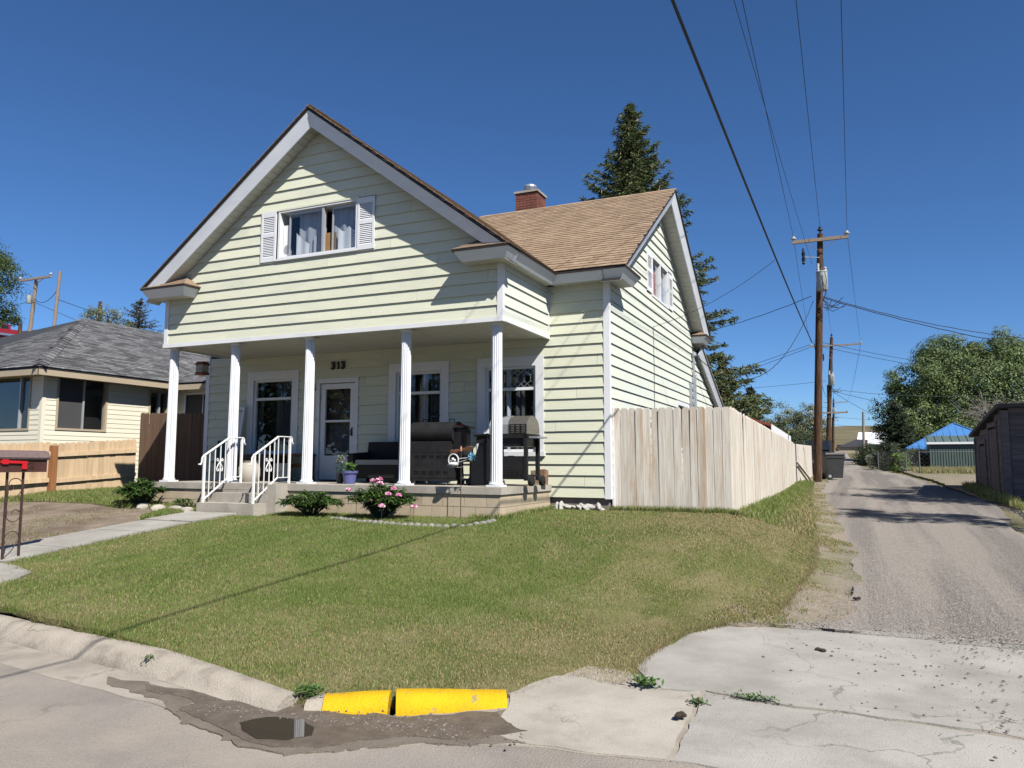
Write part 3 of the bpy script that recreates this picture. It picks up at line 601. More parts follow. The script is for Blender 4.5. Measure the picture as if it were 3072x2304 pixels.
def curtain(fm, u0, u1, z0, z1, d, mat, win, name='curtain', amp=.03, per=.13, top=None):
    n = max(6, int((u1-u0)/.025)); vs = []; fs = []
    for i in range(n+1):
        u = u0+(u1-u0)*i/n; dd = d+amp*math.sin(6.28*(u-u0)/per + 1.3*math.sin(u*7)); zt = z1 if top is None else z0+(z1-z0)*top(i/n)
        vs += [fm(u+.01*math.sin(u*31),z0,dd*1.0), fm(u,zt,d+(dd-d)*.6)]
    for i in range(n): fs.append((2*i,2*i+2,2*i+3,2*i+1))
    return MB().add(vs, fs).build(name, mat, win, True)
def porch_window(o, leaded=False, label=None, drapes=()):
    u0, u1, z0, z1 = o; fm = F0
    win = fbox(MB(), fm, u0+.02, u1-.02, z0+.03, z1-.02, -.34, -.31).build('window', 'dark_interior', HOUSE)
    if label: win['label'] = label
    casing(fm, o, win)
    a0, a1, b0, b1 = u0+.165, u1-.165, z0+.08, z1-.19; zm = b0+(b1-b0)*.735
    s = MB(); fbox(s, fm, a0, a0+.055, b0, b1, -.07, -.01); fbox(s, fm, a1-.055, a1, b0, b1, -.07, -.01); fbox(s, fm, a0+.055, a1-.055, b0, b0+.05, -.069, -.011); fbox(s, fm, a0+.055, a1-.055, b1-.045, b1, -.069, -.011); fbox(s, fm, a0+.055, a1-.055, zm-.025, zm+.03, -.075, .005)
    s.build('sash', 'white_trim', win)
    fbox(MB(), fm, a0+.05, a1-.05, b0+.04, zm-.02, -.05, -.045).build('pane', 'glass', win)
    fbox(MB(), fm, a0+.05, a1-.05, zm+.025, b1-.04, -.05, -.045).build('pane', 'glass', win)
    for q in drapes: curtain(fm, a0+.05+(a1-a0-.1)*q[0], a0+.05+(a1-a0-.1)*q[1], b0+.03, b1-.02, -.16, q[2], win)
    if leaded:
        m = MB(); w = (a1-a0-.12); n = 7; za_, zb_ = zm+.04, b1-.05
        for i in range(n):
            uu = a0+.06+w*(i+.5)/n; h = w/n/2
            zc = za_+.11
            for s_ in (-1, 1):
                m.bar(fm(uu,za_,-.038), fm(uu+s_*h,zc-.05,-.038), .006); m.bar(fm(uu+s_*h,zc-.05,-.038), fm(uu,zc,-.038), .006)
                m.bar(fm(uu,zb_,-.038), fm(uu+s_*h,zb_-.06,-.038), .006)
            m.bar(fm(uu,zc,-.038), fm(uu,zb_-.12,-.038), .006); m.bar(fm(uu-h,zb_-.06,-.038), fm(uu,zb_-.12,-.038), .006); m.bar(fm(uu+h,zb_-.06,-.038), fm(uu,zb_-.12,-.038), .006)
        m.build('lead_cames', 'galvanised', win)
porch_window(W1, label='porch window left of the front door', drapes=((.0,.12,'curtain'),(.45,1,'curtain')))
porch_window(W2, label='porch window behind the barrel smoker', drapes=((.05,.3,'curtain'),(.5,.62,'curtain_light'),(.7,1,'curtain')))
porch_window(W3, leaded=True, label='porch window with leaded diamond panes', drapes=((.0,.2,'curtain'),(.32,.45,'curtain_light'),(.55,.75,'curtain')))

door = MB(); fbox(door, F0, DR[0]+.02, DR[1]-.02, ZS, DR[3]-.02, -.3, -.27); door = door.build('front_door', 'dark_interior', HOUSE)
casing(F0, DR, door, tw=.085, top=.1, sill=0)
m = MB(); d0, d1, t0 = DR[0]+.10, DR[1]-.10, DR[3]-.115
P0_, P1_ = d0+.115, d1-.115
fbox(m, F0, d0, P0_, ZS+.03, t0, -.05, 0); fbox(m, F0, P1_, d1, ZS+.03, t0, -.05, 0); fbox(m, F0, P0_, P1_, t0-.11, t0, -.05, 0); fbox(m, F0, P0_, P1_, 1.72, 1.765, -.05, .004); fbox(m, F0, P0_, P1_, ZS+.03, 1.02, -.05, 0); fbox(m, F0, P0_+.06, P1_-.02, ZS+.09, .98, -.01, .006); fbox(m, F0, d0+.01, d1-.01, ZS+.035, ZS+.10, -.01, .012)
m.build('storm_door', 'white_trim', door)
fbox(MB(), F0, P0_-.01, P1_+.01, 1.76, t0-.1, -.035, -.03).build('pane', 'glass', door); fbox(MB(), F0, P0_-.01, P1_+.01, 1.01, 1.725, -.035, -.03).build('pane', 'glass', door)
m = MB(); fbox(m, F0, P0_-.08, P1_+.08, ZS+.03, t0, -.16, -.12); m.build('inner_door', 'iron_brown', door)
curtain(F0, P0_+.06, P1_-.03, 1.08, 1.66, -.10, 'curtain', door, name='fabric_print', amp=.006, per=.3)
m = MB(); fbox(m, F0, d1-.075, d1-.045, 1.42, 1.6, 0, .012); m.tube([F0(d1-.06,1.44,.01),F0(d1-.06,1.45,.05),F0(d1-.06,1.55,.05),F0(d1-.06,1.57,.01)], .009, 6); m.build('handle', 'black_metal', door)
fbox(MB(), F0, d0-.02, d0-.005, .62, .72, .0, .03).build('hinge', 'galvanised', door); fbox(MB(), F0, d0-.02, d0-.005, 2.2, 2.3, .0, .03).build('hinge', 'galvanised', door)
fbox(MB(), F0, DR[0]+.012, DR[0]+.04, 1.74, 1.81, .035, .05).build('doorbell', 'soffit', door)
m = MB(); fbox(m, F0, -5.47, -5.41, 2.40, 2.52, .0, .09); m.build('porch_light', 'black_metal', HOUSE)
# house number 3 1 3, one metal digit after the other
for ch, ux in (('3',-4.985),('3',-4.735)):
    cu = bpy.data.curves.new('t', 'FONT'); cu.body = ch; cu.size = .215; cu.extrude = .006; cu.offset = .011; cu.bevel_depth = .002
    ot = bpy.data.objects.new('t', cu); COL.objects.link(ot)
    me = bpy.data.meshes.new_from_object(ot.evaluated_get(bpy.context.evaluated_depsgraph_get())); bpy.data.objects.remove(ot); bpy.data.curves.remove(cu)
    me.transform(Matrix.Translation((ux, YM-.045, 2.84)) @ Matrix.Rotation(R(90), 4, 'X')); me.transform(ROOT[HOUSE].inverted()); me.name = 'house_number'
    link(me, 'house_number', 'number_black', HOUSE)
m = MB(); m.prism([(-4.835,YM-.04,2.838),(-4.765,YM-.04,2.838),(-4.765,YM-.04,2.862),(-4.780,YM-.04,2.866),(-4.780,YM-.04,2.992),(-4.806,YM-.04,2.992),(-4.838,YM-.04,2.972),(-4.838,YM-.04,2.95),(-4.818,YM-.04,2.954),(-4.818,YM-.04,2.866),(-4.835,YM-.04,2.862)], (0,-.012,0)); m.build('house_number', 'number_black', HOUSE)

# ---- gable slider with shutters
def shutter(fm, u0, u1, z0, z1, d, parent, arch=True):
    s = MB(); w = .045
    fbox(s, fm, u0, u0+w, z0, z1, d, d+.03); fbox(s, fm, u1-w, u1, z0, z1, d, d+.03)
    zm = z0+(z1-z0)*.52
    for a, b in ((z0, z0+.09), (zm-.03, zm+.05), (z1-.11, z1)): fbox(s, fm, u0+w, u1-w, a, b, d+.001, d+.029)
    fbox(s, fm, u0+w, u1-w, z0+.05, z1-.05, d, d+.004)
    sh = s.build('shutter', 'white_trim', parent)
    for a, b in ((z0+.09, zm-.03), (zm+.05, z1-.11)):
        l = MB(); n = int((b-a)/.032)
        for i in range(n):
            zc = a+(b-a)*(i+.5)/n; h = (b-a)/n
            l.hexa([fm(u0+w,zc-h*.45,d+.026),fm(u1-w,zc-h*.45,d+.026),fm(u1-w,zc-h*.45,d+.02),fm(u0+w,zc-h*.45,d+.02),fm(u0+w,zc+h*.42,d+.012),fm(u1-w,zc+h*.42,d+.012),fm(u1-w,zc+h*.42,d+.006),fm(u0+w,zc+h*.42,d+.006)])
        l.build('louvres', 'white_trim', sh, kind='stuff')
    return sh
gw = MB(); fbox(gw, G0, -4.76, -2.9, 4.66, 5.64, -.34, -.31); gw = gw.build('window', 'dark_interior', HOUSE); gw['label'] = 'sliding gable window with a cloth and cardboard behind the glass'
gf = MB(); g0, g1, h0, h1 = -4.745, -2.93, 4.69, 5.62
for a in ((g0,g0+.045,h0,h1),(g1-.04,g1,h0,h1),(g0+.045,g1-.04,h0,h0+.035),(g0+.045,g1-.04,h1-.035,h1)): fbox(gf, G0, *a, -.32, .03)
gf.build('frame', 'white_trim', gw); fbox(MB(), G0, -4.78, -2.9, 4.655, 4.69, -.05, .045).build('sill', 'white_trim', gw); fbox(MB(), G0, -4.78, -2.9, 5.62, 5.655, -.05, .04).build('head_trim', 'siding', gw)
for k, (a, b, d) in enumerate(((-4.52,-3.72,-.045),(-3.55,g1-.04,-.075))):
    s = MB(); z0_, z1_ = h0+.035, h1-.035
    fbox(s, G0, a, a+.028, z0_, z1_, d, d+.025); fbox(s, G0, b-.028, b, z0_, z1_, d, d+.025); fbox(s, G0, a+.028, b-.028, z0_, z0_+.02, d, d+.024); fbox(s, G0, a+.028, b-.028, z1_-.06, z1_, d, d+.024); s.build('sash', 'aluminium_frame', gw)
    fbox(MB(), G0, a+.02, b-.02, z0_+.015, z1_-.05, d+.01, d+.014).build('pane', 'glass', gw)
fbox(MB(), G0, -3.735, -3.69, h0+.03, h1-.03, -.05, .015).build('mullion', 'aluminium_frame', gw)
fbox(MB(), G0, -4.69, -4.53, h0+.04, h1-.26, -.09, -.07).build('white_panel', 'cloth_white', gw)
m = MB(); a = [G0(-4.61+.06*math.cos(t*.524), h0+.20+.085*math.sin(t*.524), -.066) for t in range(12)]; m.prism(a, (0,-.004,0)); m.build('grille_panel', 'galvanised', gw)
curtain(G0, -4.36, -3.75, h0+.05, h1-.04, -.14, 'curtain_grey', gw, amp=.02, per=.2); curtain(G0, -3.62, -2.98, h0+.05, h1-.04, -.16, 'curtain_grey', gw, amp=.02, per=.25)
curtain(G0, -4.38, -4.08, h0+.04, h0+.5, -.075, 'cloth_white', gw, name='cloth', amp=.012, per=.2, top=lambda t: 1-.55*t**.8)
curtain(G0, -3.44, -3.06, h0+.04, h0+.52, -.10, 'cloth_white', gw, name='cloth', amp=.015, per=.22, top=lambda t: .95-.18*abs(math.sin(5*t)))
fbox(MB(), G0, -3.84, -3.49, h0+.04, h0+.42, -.11, -.10).build('cardboard', 'cardboard', gw); fbox(MB(), G0, -4.0, -3.96, h0+.04, h0+.4, -.13, -.1).build('curtain_rod', 'curtain_light', gw)
shutter(G0, -5.145, -4.79, 4.66, 5.64, .012, HOUSE); shutter(G0, -2.925, -2.56, 4.66, 5.62, .012, HOUSE)
sw = MB(); fbox(sw, S0, 5.5, 7.1, 4.55, 5.5, -.34, -.31); sw = sw.build('window', 'dark_interior', HOUSE); sw['label'] = 'side gable window with pink curtain'
s = MB()
for a in ((5.5,5.56,4.56,5.5),(7.03,7.09,4.56,5.5),(5.56,7.03,4.56,4.61),(5.56,7.03,5.45,5.5),(6.26,6.32,4.61,5.45)): fbox(s, S0, *a, -.3, .03)
s.build('frame', 'white_trim', sw); fbox(MB(), S0, 5.55, 7.04, 4.6, 5.46, -.03, -.026).build('pane', 'glass', sw)
curtain(S0, 5.56, 6.28, 4.62, 5.44, -.1, 'curtain_red', sw); curtain(S0, 6.3, 7.02, 4.62, 5.44, -.1, 'curtain_light', sw)
shutter(S0, 5.03, 5.46, 4.60, 5.5, .012, HOUSE); shutter(S0, 7.13, 7.54, 4.58, 5.45, .012, HOUSE)
sw = MB(); fbox(sw, S0, 7.9, 9.25, 1.2, 2.4, -.3, -.27); sw = sw.build('window', 'dark_interior', HOUSE); casing(S0, (7.85,9.3,1.2,2.42), sw, tw=.1, top=.1, sill=.06)
for k in range(6): fbox(MB(), S0, 6.14, 6.30, 6.2+.035*k, 6.218+.035*k, .0, .022).build('vent_slat', 'dark_interior' if k % 2 else 'white_trim', HOUSE)

# ---- roofs
def frame_mat(o, ex, es):
    ex = Vector(ex).normalized(); es = Vector(es).normalized(); n = ex.cross(es)
    return Matrix(((ex.x,es.x,n.x,o[0]),(ex.y,es.y,n.y,o[1]),(ex.z,es.z,n.z,o[2]),(0,0,0,1)))
def shingles(parent, M_, width, length, tab, exp, mat, keep=None, nparts=300, th=.011, jit=.012):
    tm = MB(); w = tab-.005; h = exp+.03
    tm.hexa([(-w/2,0,.001),(w/2,0,.001),(w/2,h,-.006),(-w/2,h,-.006),(-w/2,0,th+.001),(w/2,0,th+.001),(w/2,h,-.001),(-w/2,h,-.001)])
    me = tm.mesh('shingle'); me.materials.append(MATS[mat]); items = []
    for i in range(int(length/exp)+1):
        s0 = i*exp; off = (.5*tab if i % 2 else 0) + random.uniform(-.06,.06)*tab
        for k in range(-1, int(width/tab)+2):
            u = (k+.5)*tab+off
            if u-w/2 < -.012 or u+w/2 > width+.012:
                if u-w/2 > width-.03 or u+w/2 < .03: continue
                sx = min(u+w/2, width)-max(u-w/2, 0); u2 = (min(u+w/2, width)+max(u-w/2, 0))/2
            else: sx = w; u2 = u
            m = M_ @ Matrix.Translation((u2, s0+random.uniform(-jit,0)*.5, random.uniform(0,.003))) @ Matrix.Diagonal((sx/w,1,1,1))
            p = m @ Vector((0,.07,0))
            if keep and not keep(p): continue
            items.append(((p-CAM).length, m))
    items.sort(key=lambda t: t[0])
    for _, m in items[:nparts]: inst(me, 'shingle', mat, parent, m)
    if len(items) > nparts:
        mb = MB(); base = tm.v
        for _, m in items[nparts:]: mb.hexa([m @ Vector(p) for p in base], random.random())
        mb.build('shingle_field', mat, parent, kind='stuff')
roof = MB()
def slab_roof(a, b, c, d, th=.05):          # a,b eave, c,d ridge; thickness downward
    p = [Vector(q) for q in (a,b,c,d)]; n = (p[1]-p[0]).cross(p[3]-p[0]).normalized()
    return MB().hexa([q-n*th for q in p]+p)
XEL = XL-.43
YB = 2*YR-YEF
roof = slab_roof((XEL,YEF,ZEF),(XER,YEF,ZEF),(XER,YR,ZR),(XEL,YR,ZR)); 
r_ = slab_roof((XER,YB,ZEF),(XEL,YB,ZEF),(XEL,YR,ZR),(XER,YR,ZR)); roof.add(r_.v, r_.f)
roof = roof.build('main_roof', 'drip_edge', HOUSE)
Lm = math.hypot(YR-YEF, ZR-ZEF); gz = lambda x: ZAP-SG*abs(x-XA)
shingles(roof, frame_mat((-3.5,YEF-.02,ZEF+.004), (1,0,0), (0,YR-YEF,ZR-ZEF)), XER+3.5+.02, Lm, .305, .142, 'shingle_tan', keep=lambda p: p.z > gz(p.x)-.12)
rc = MB()
for i in range(20):
    x = -3.3+i*.29
    if x > XER-.2: break
    rc.prism([(x,YR-.14,ZR-.075),(x,YR,ZR+.022+.004*(i%2)),(x,YR+.14,ZR-.075),(x,YR,ZR+.008)], (.285,0,0))
rc.build('ridge_cap', 'shingle_tan', roof)
# front gable roof
groof = MB()
HW = 4.044; ZG0 = ZAP-SG*HW
for sgn in (1,-1):
    a = (XA+sgn*HW, YEG, ZG0); b = (XA+sgn*HW, YR if sgn < 0 else 1.95, ZG0); c = (XA, YR, ZAP); d = (XA, YEG, ZAP)
    q = slab_roof(a, b, c, d) if sgn > 0 else slab_roof(b, a, d, c); groof.add(q.v, q.f)
groof = groof.build('gable_roof', 'drip_edge', HOUSE)
Lg = math.hypot(HW, ZAP-ZG0)
shingles(groof, frame_mat((XA+HW+.02, YEG-.025, ZG0-.006), (0,1,0), (-HW,0,ZAP-ZG0)), 5.5, Lg, .305, .142, 'shingle_tan', nparts=60, keep=lambda p: p.z > ZEF+SM*(p.y-YEF)-.05 or p.y < YEF)
shingles(groof, frame_mat((XA-HW-.02, 1.0, ZG0-.006), (0,-1,0), (HW,0,ZAP-ZG0)), 1.27, Lg, .305, .142, 'shingle_tan', nparts=70)

def rake(parent, apex, low, out, D, fh, sgap, name='rake_fascia', strip=.15, soff=.26):
    """fascia along the roof edge line, soffit planks back to the wall. out: unit vector away from wall"""
    A = Vector(apex); L = Vector(low); o = Vector(out)
    t_ = (A-L).normalized(); nr = t_.cross(o); nr = nr if nr.z > 0 else -nr
    dn = -nr*fh - o*(fh*.43); up_ = -nr*.012
    MB().hexa([L+dn,A+dn+Vector((0,0,-.055)),A+dn+Vector((0,0,-.055))-o*.03,L+dn-o*.03,L+up_,A+up_,A+up_-o*.03,L+up_-o*.03]).build(name, 'white_metal', parent)
    MB().hexa([q+Vector((0,0,z))+o*k for z in (-.024,.020) for q, k in ((L,.012),(A,.012),(A,-.02),(L,-.02))]).build('drip_edge', 'drip_edge', parent)
    d = A-L; n = int(d.length/strip); dz = Vector((0,0,-soff)); t = d.normalized()
    sm = MB(); w = d.length/n
    nn = t.cross(o)
    for i in range(n):
        a = L+d*(i/n)+dz+t*.005; b = L+d*((i+1)/n)+dz-t*.005; jz = Vector((0,0,random.uniform(-.0015,.0015)))
        MB().hexa([q+jz+Vector((0,0,z)) for z in (-.012,0) for q in (a-o*.10, b-o*.10, b-o*(D+.02), a-o*(D+.02))]).build('soffit_plank', 'soffit', parent)
    MB().hexa([q+Vector((0,0,z)) for z in (.001,.01) for q in (L+dz-o*.10, A+dz-o*.10, A+dz-o*(D+.03), L+dz-o*(D+.03))]).build('soffit_backing', 'drip_edge', parent)
for sgn in (1,-1):
    rake(groof, (XA, YEG, ZAP-.01), (XA+sgn*(HW-.03), YEG, ZG0+.03*SG-.01), (0,-1,0), YG-YEG, .225, 0)
rake(roof, (XER, YR, ZR-.01), (XER, YEF+.03, ZEF+.03*SM-.01), (1,0,0), XER-XR, .215, 0)
rake(roof, (XER, YR, ZR-.01), (XER, YB-.03, ZEF+.03*SM-.01), (1,0,0), XER-XR, .215, 0)
# boxed eaves: fascia leaning out over a planked soffit
def eave(p, q, out, D, parent, zt=None, fh=.19, lean=.10, strip=.13, ends=(0,0)):
    p = Vector(p); q = Vector(q); o = Vector(out); dn = Vector((0,0,-fh)); t = (q-p).normalized()
    i0 = p - t*0; 
    MB().hexa([p+dn-o*lean, q+dn-o*lean, q+dn-o*(lean+.02), p+dn-o*(lean+.02), p+Vector((0,0,-.035)), q+Vector((0,0,-.035)), q+Vector((0,0,-.035))-o*.02, p+Vector((0,0,-.035))-o*.02]).build('eave_fascia', 'white_metal', parent)
    MB().hexa([r+Vector((0,0,z))+o*k for z in (-.04,.004) for r, k in ((p,.012),(q,.012),(q,-.02),(p,-.02))]).build('drip_edge', 'drip_edge', parent)
    L = (q-p).length; n = max(1, int(L/strip))
    for i in range(n):
        a = p+t*(L*i/n+.003)+dn; b = p+t*(L*(i+1)/n-.003)+dn; jz = Vector((0,0,random.uniform(0,.003)))
        MB().hexa([r+jz+Vector((0,0,z)) for z in (.004,.014) for r in (a-o*(lean+.021), b-o*(lean+.021), b-o*D, a-o*D)]).build('soffit_plank', 'soffit', parent)
    MB().hexa([r+Vector((0,0,z)) for z in (.018,.024) for r in (p+dn-o*(lean+.021), q+dn-o*(lean+.021), q+dn-o*D, p+dn-o*D)]).build('soffit_backing', 'drip_edge', parent)
eave((XA+HW, YG+.0, ZG0), (XA+HW, YEF+.14, ZG0), (1,0,0), XA+HW-XGR, groof)
eave((XA+HW-.13, YEF, ZEF-.01), (XR+.02, YEF, ZEF-.01), (0,-1,0), YM-YEF, roof)
eave((XA-HW, YG, ZG0), (XA-HW, YM, ZG0), (-1,0,0), XGL-(XA-HW), groof)
def eave_return(P, along, out, L, D, parent, rise=.24, fh=.19, lean=.10):
    """little hipped roof that turns the eave round the corner. P outer corner, along the wall, out away from it"""
    P = Vector(P); a = Vector(along); o = Vector(out); z = Vector((0,0,1))
    W = lambda s, d, h: P + a*s - o*d + z*h
    MB().hexa([W(lean,lean,-fh),W(L-.10,lean,-fh),W(L-.10,D,-fh),W(lean,D,-fh),W(.0,0,-.035),W(L,0,-.035),W(L,D,-.035),W(.0,D,-.035)]).build('return_box', 'white_metal', parent)
    n = max(3, int(L/.11))
    for i in range(n-1):
        s0 = lean+.01+(L-.12-lean)*i/(n-1); s1 = lean+.01+(L-.12-lean)*(i+1)/(n-1)-.008
        MB().hexa([W(s0,lean+.012,-fh-.004),W(s1,lean+.012,-fh-.004),W(s1,D,-fh-.004),W(s0,D,-fh-.004),W(s0,lean+.012,-fh-.001),W(s1,lean+.012,-fh-.001),W(s1,D,-fh-.001),W(s0,D,-fh-.001)]).build('soffit_plank', 'soffit', parent)
    MB().hexa([W(-.01,-.012,-.034),W(L+.03,-.012,-.034),W(L+.03,D,-.034),W(-.01,D,-.034),W(-.01,-.014,.004),W(L+.035,-.014,.004),W(L+.035,D,.004),W(-.01,D,.004)]).build('drip_edge', 'drip_edge', parent)
    # shingle courses stepping up to the wall
    k = 4
    for i in range(k):
        t0, t1 = i/k, min(1, (i+1.15)/k); st, st1 = rise*t0/.64+.03, rise*t1/.64+.03; e0, e1 = (L+.03)-.36*t0, (L+.03)-.36*t1
        q = [W(st-.03*(i==0),D*t0-.02,rise*t0+.018), W(e0,D*t0-.02,rise*t0+.018), W(e1,D*t1,rise*t1+.012), W(st1,D*t1,rise*t1+.012)]
        MB().hexa([v-z*.012 for v in q]+q).build('shingle', 'shingle_tan', parent)
        q = [W(e0,D*t0-.02,rise*t0+.018), W(e0+.02,D,rise*t0+.016), W(e1+.004,D,rise*t1+.011), W(e1,D*t1,rise*t1+.012)]
        MB().hexa([v-z*.012 for v in q]+q).build('shingle', 'shingle_tan', parent)
eave_return((XA+HW-.005, YEG+.0, ZG0), (-1,0,0), (0,-1,0), .98, YG-YEG, groof)
eave_return((XA-HW+.005, YEG+.0, ZG0), (1,0,0), (0,-1,0), 1.15, YG-YEG, groof)
eave_return((XER-.005, YEF+.0, ZEF-.01), (0,1,0), (1,0,0), 1.0, XER-XR, roof)
eave_return((XER-.005, YB-.0, ZEF-.01), (0,-1,0), (1,0,0), .75, XER-XR, roof)
# rear lean-to roof
lean = slab_roof((XER-.2,14.2,2.52),(XER-.2,10.25,4.12),(-6,10.25,4.12),(-6,14.2,2.52)).build('lean_to_roof', 'soffit', HOUSE)
A = Vector((XER-.2,10.3,4.08)); L = Vector((XER-.2,14.17,2.51))
rake(lean, A, L, (1,0,0), XER-.2-XR, .18, 0, soff=.2)
# chimney of real bricks with a vented cap
CH = MB().box(-2.70,-2.17,6.74,7.28,6.2,7.84).build('chimney', 'mortar_grey', HOUSE)
bm = MB().box(-.096,.096,-.02,.02,-.029,.029).mesh('brick'); bm.materials.append(MATS['brick_red'])
for r_i in range(12):
    z = 7.80-.068*r_i
    for fx in range(3):
        off = (.1 if r_i % 2 else 0)
        for f, (bx, by, dx, dy) in enumerate(((-2.73,6.73,1,0),(-2.155,6.72,0,1),(-2.715,6.72,0,1))):
            s = .1+fx*.204-(.1 if r_i % 2 else 0)
            c0, c1 = max(s-.096, 0), min(s+.096+.001, .59)
            if r_i % 2 and fx == 2: c1 = .59
            if c1-c0 < .03: continue
            mid = (c0+c1)/2
            mw = Matrix.Translation((bx+dx*mid, by+dy*mid, z)) @ (Matrix.Rotation(R(90),4,'Z') if dy else Matrix()) @ Matrix.Diagonal(((c1-c0)/.192,1,1,1))
            inst(bm, 'brick', 'brick_red', CH, mw)
MB().box(-2.77,-2.10,6.68,7.34,7.845,7.90).build('chimney_cap', 'concrete', CH)
m = MB().lathe([(.13,7.9),(.13,7.95),(.15,7.95),(.15,7.97)], (-2.435,7.0,0), 24); m.build('flue', 'galvanised', CH, True)
m = MB()
for k in range(26):
    a = 6.283*k/26; m.bar((-2.435+.155*math.cos(a),7+.155*math.sin(a),7.97),(-2.435+.155*math.cos(a),7+.155*math.sin(a),8.06),.012)
for z in (7.99,8.02,8.045): m.lathe([(.15,z),(.158,z),(.158,z+.008),(.15,z+.008)], (-2.435,7,0), 24)
m.build('flue_mesh', 'galvanised', CH, kind='stuff')
MB().lathe([(.165,8.055),(.168,8.1),(.15,8.125),(.08,8.14),(.01,8.143)], (-2.435,7,0), 24).build('flue_cap', 'galvanised', CH, True)
MB().lathe([(.10,7.96),(.10,8.06)], (-2.435,7,0), 12).build('flue_core', 'dark_interior', CH)
# electric service on the side wall
m = MB(); m.tube([(XR+.07,9.85,1.2),(XR+.07,9.85,3.78)], .03, 8); m.tube([(XR+.05,9.45,1.2),(XR+.05,9.45,3.0)], .05, 8); m.tube([(XR+.06,10.15,1.2),(XR+.06,10.15,3.3)], .022, 8)
m.build('conduit', 'galvanised', HOUSE, True)
MB().lathe([(.05,0),(.075,.03),(.07,.1),(.02,.14)], (XR+.08,9.85,3.76), 10).build('weatherhead', 'galvanised', HOUSE)
MB().tube([(XR+.03,5.5,3.88),(XR+.03,5.52,3.0),(XR+.03,5.5,2.0),(XR+.03,5.51,1.0)], .006, 5).build('phone_cable', 'wire_black', HOUSE)

# ---- porch slab, blocks, columns, steps
SL, SRt = -7.62, 0.0
MB().box(SL, SRt, .0, YM+.02, ZS-.115, ZS).build('porch_slab', 'concrete', HOUSE)
MB().box(SL+.06, SRt-.06, .065, YM, -.15, ZS-.116).build('porch_core', 'mortar', HOUSE)
blk = MB().box(-.193,.193,-.02,.02,-.0965,.0965).mesh('concrete_block'); blk.materials.append(MATS['block'])
def course(p0, d, length, rot):
    for r_i in range(3):
        z = .372-.1-.2*r_i; off = -.2 if r_i % 2 else 0; s = off
        while s < length-.02:
            c0, c1 = max(s+.004, .004), min(s+.394, length-.004)
            if c1-c0 > .02:
                q = Vector(p0)+Vector(d)*((c0+c1)/2); q.z = z
                inst(blk, 'concrete_block', 'block', HOUSE, Matrix.Translation(q) @ Matrix.Rotation(rot,4,'Z') @ Matrix.Diagonal(((c1-c0)/.386,1,1,1)))
            s += .398
course((-4.25,.05,0), (1,0,0), 4.22, 0); course((SL+.03,.05,0), (1,0,0), 1.86, 0); course((-.05,.07,0), (0,1,0), 2.12, R(90))
steps = MB()
for (y0, z0, z1) in ((-.62,-.2,.155),(-.31,-.2,.32)): steps.box(-5.74, -4.42+(.0 if y0 < -.5 else -.0), y0, y0+.309, z0, z1)
steps.box(-5.74,-4.42,-.001,.06,-.2,ZS-.12)
steps.build('porch_steps', 'concrete', HOUSE)
MB().box(-4.418,-4.22,-.30,.055,-.2,ZS-.002).build('step_cheek', 'concrete', HOUSE)
for x in (-7.466,-5.844,-4.045,-1.972,-.227):
    c = MB(); pr = [(.098,.075),(.098,.10)] + [(.098-.012*t, .1+2.55*t) for t in (.25,.5,.75,1)]
    c.lathe(pr, (x,.30,ZS), 32, flute=.17); c = c.build('porch_column', 'column_white', HOUSE)
    MB().box(x-.125,x+.125,.175,.425,ZS+.001,ZS+.03).build('column_base', 'column_white', c)
    MB().lathe([(.118,.031),(.122,.05),(.108,.062),(.104,.078)], (x,.30,ZS), 24).build('column_base_ring', 'column_white', c, True)
    MB().lathe([(.088,2.64),(.10,2.66),(.10,2.675)], (x,.30,ZS), 24).build('column_neck', 'column_white', c, True)
    MB().box(x-.12,x+.12,.18,.42,ZS+2.676,ZB-.035).build('column_capital', 'column_white', c)
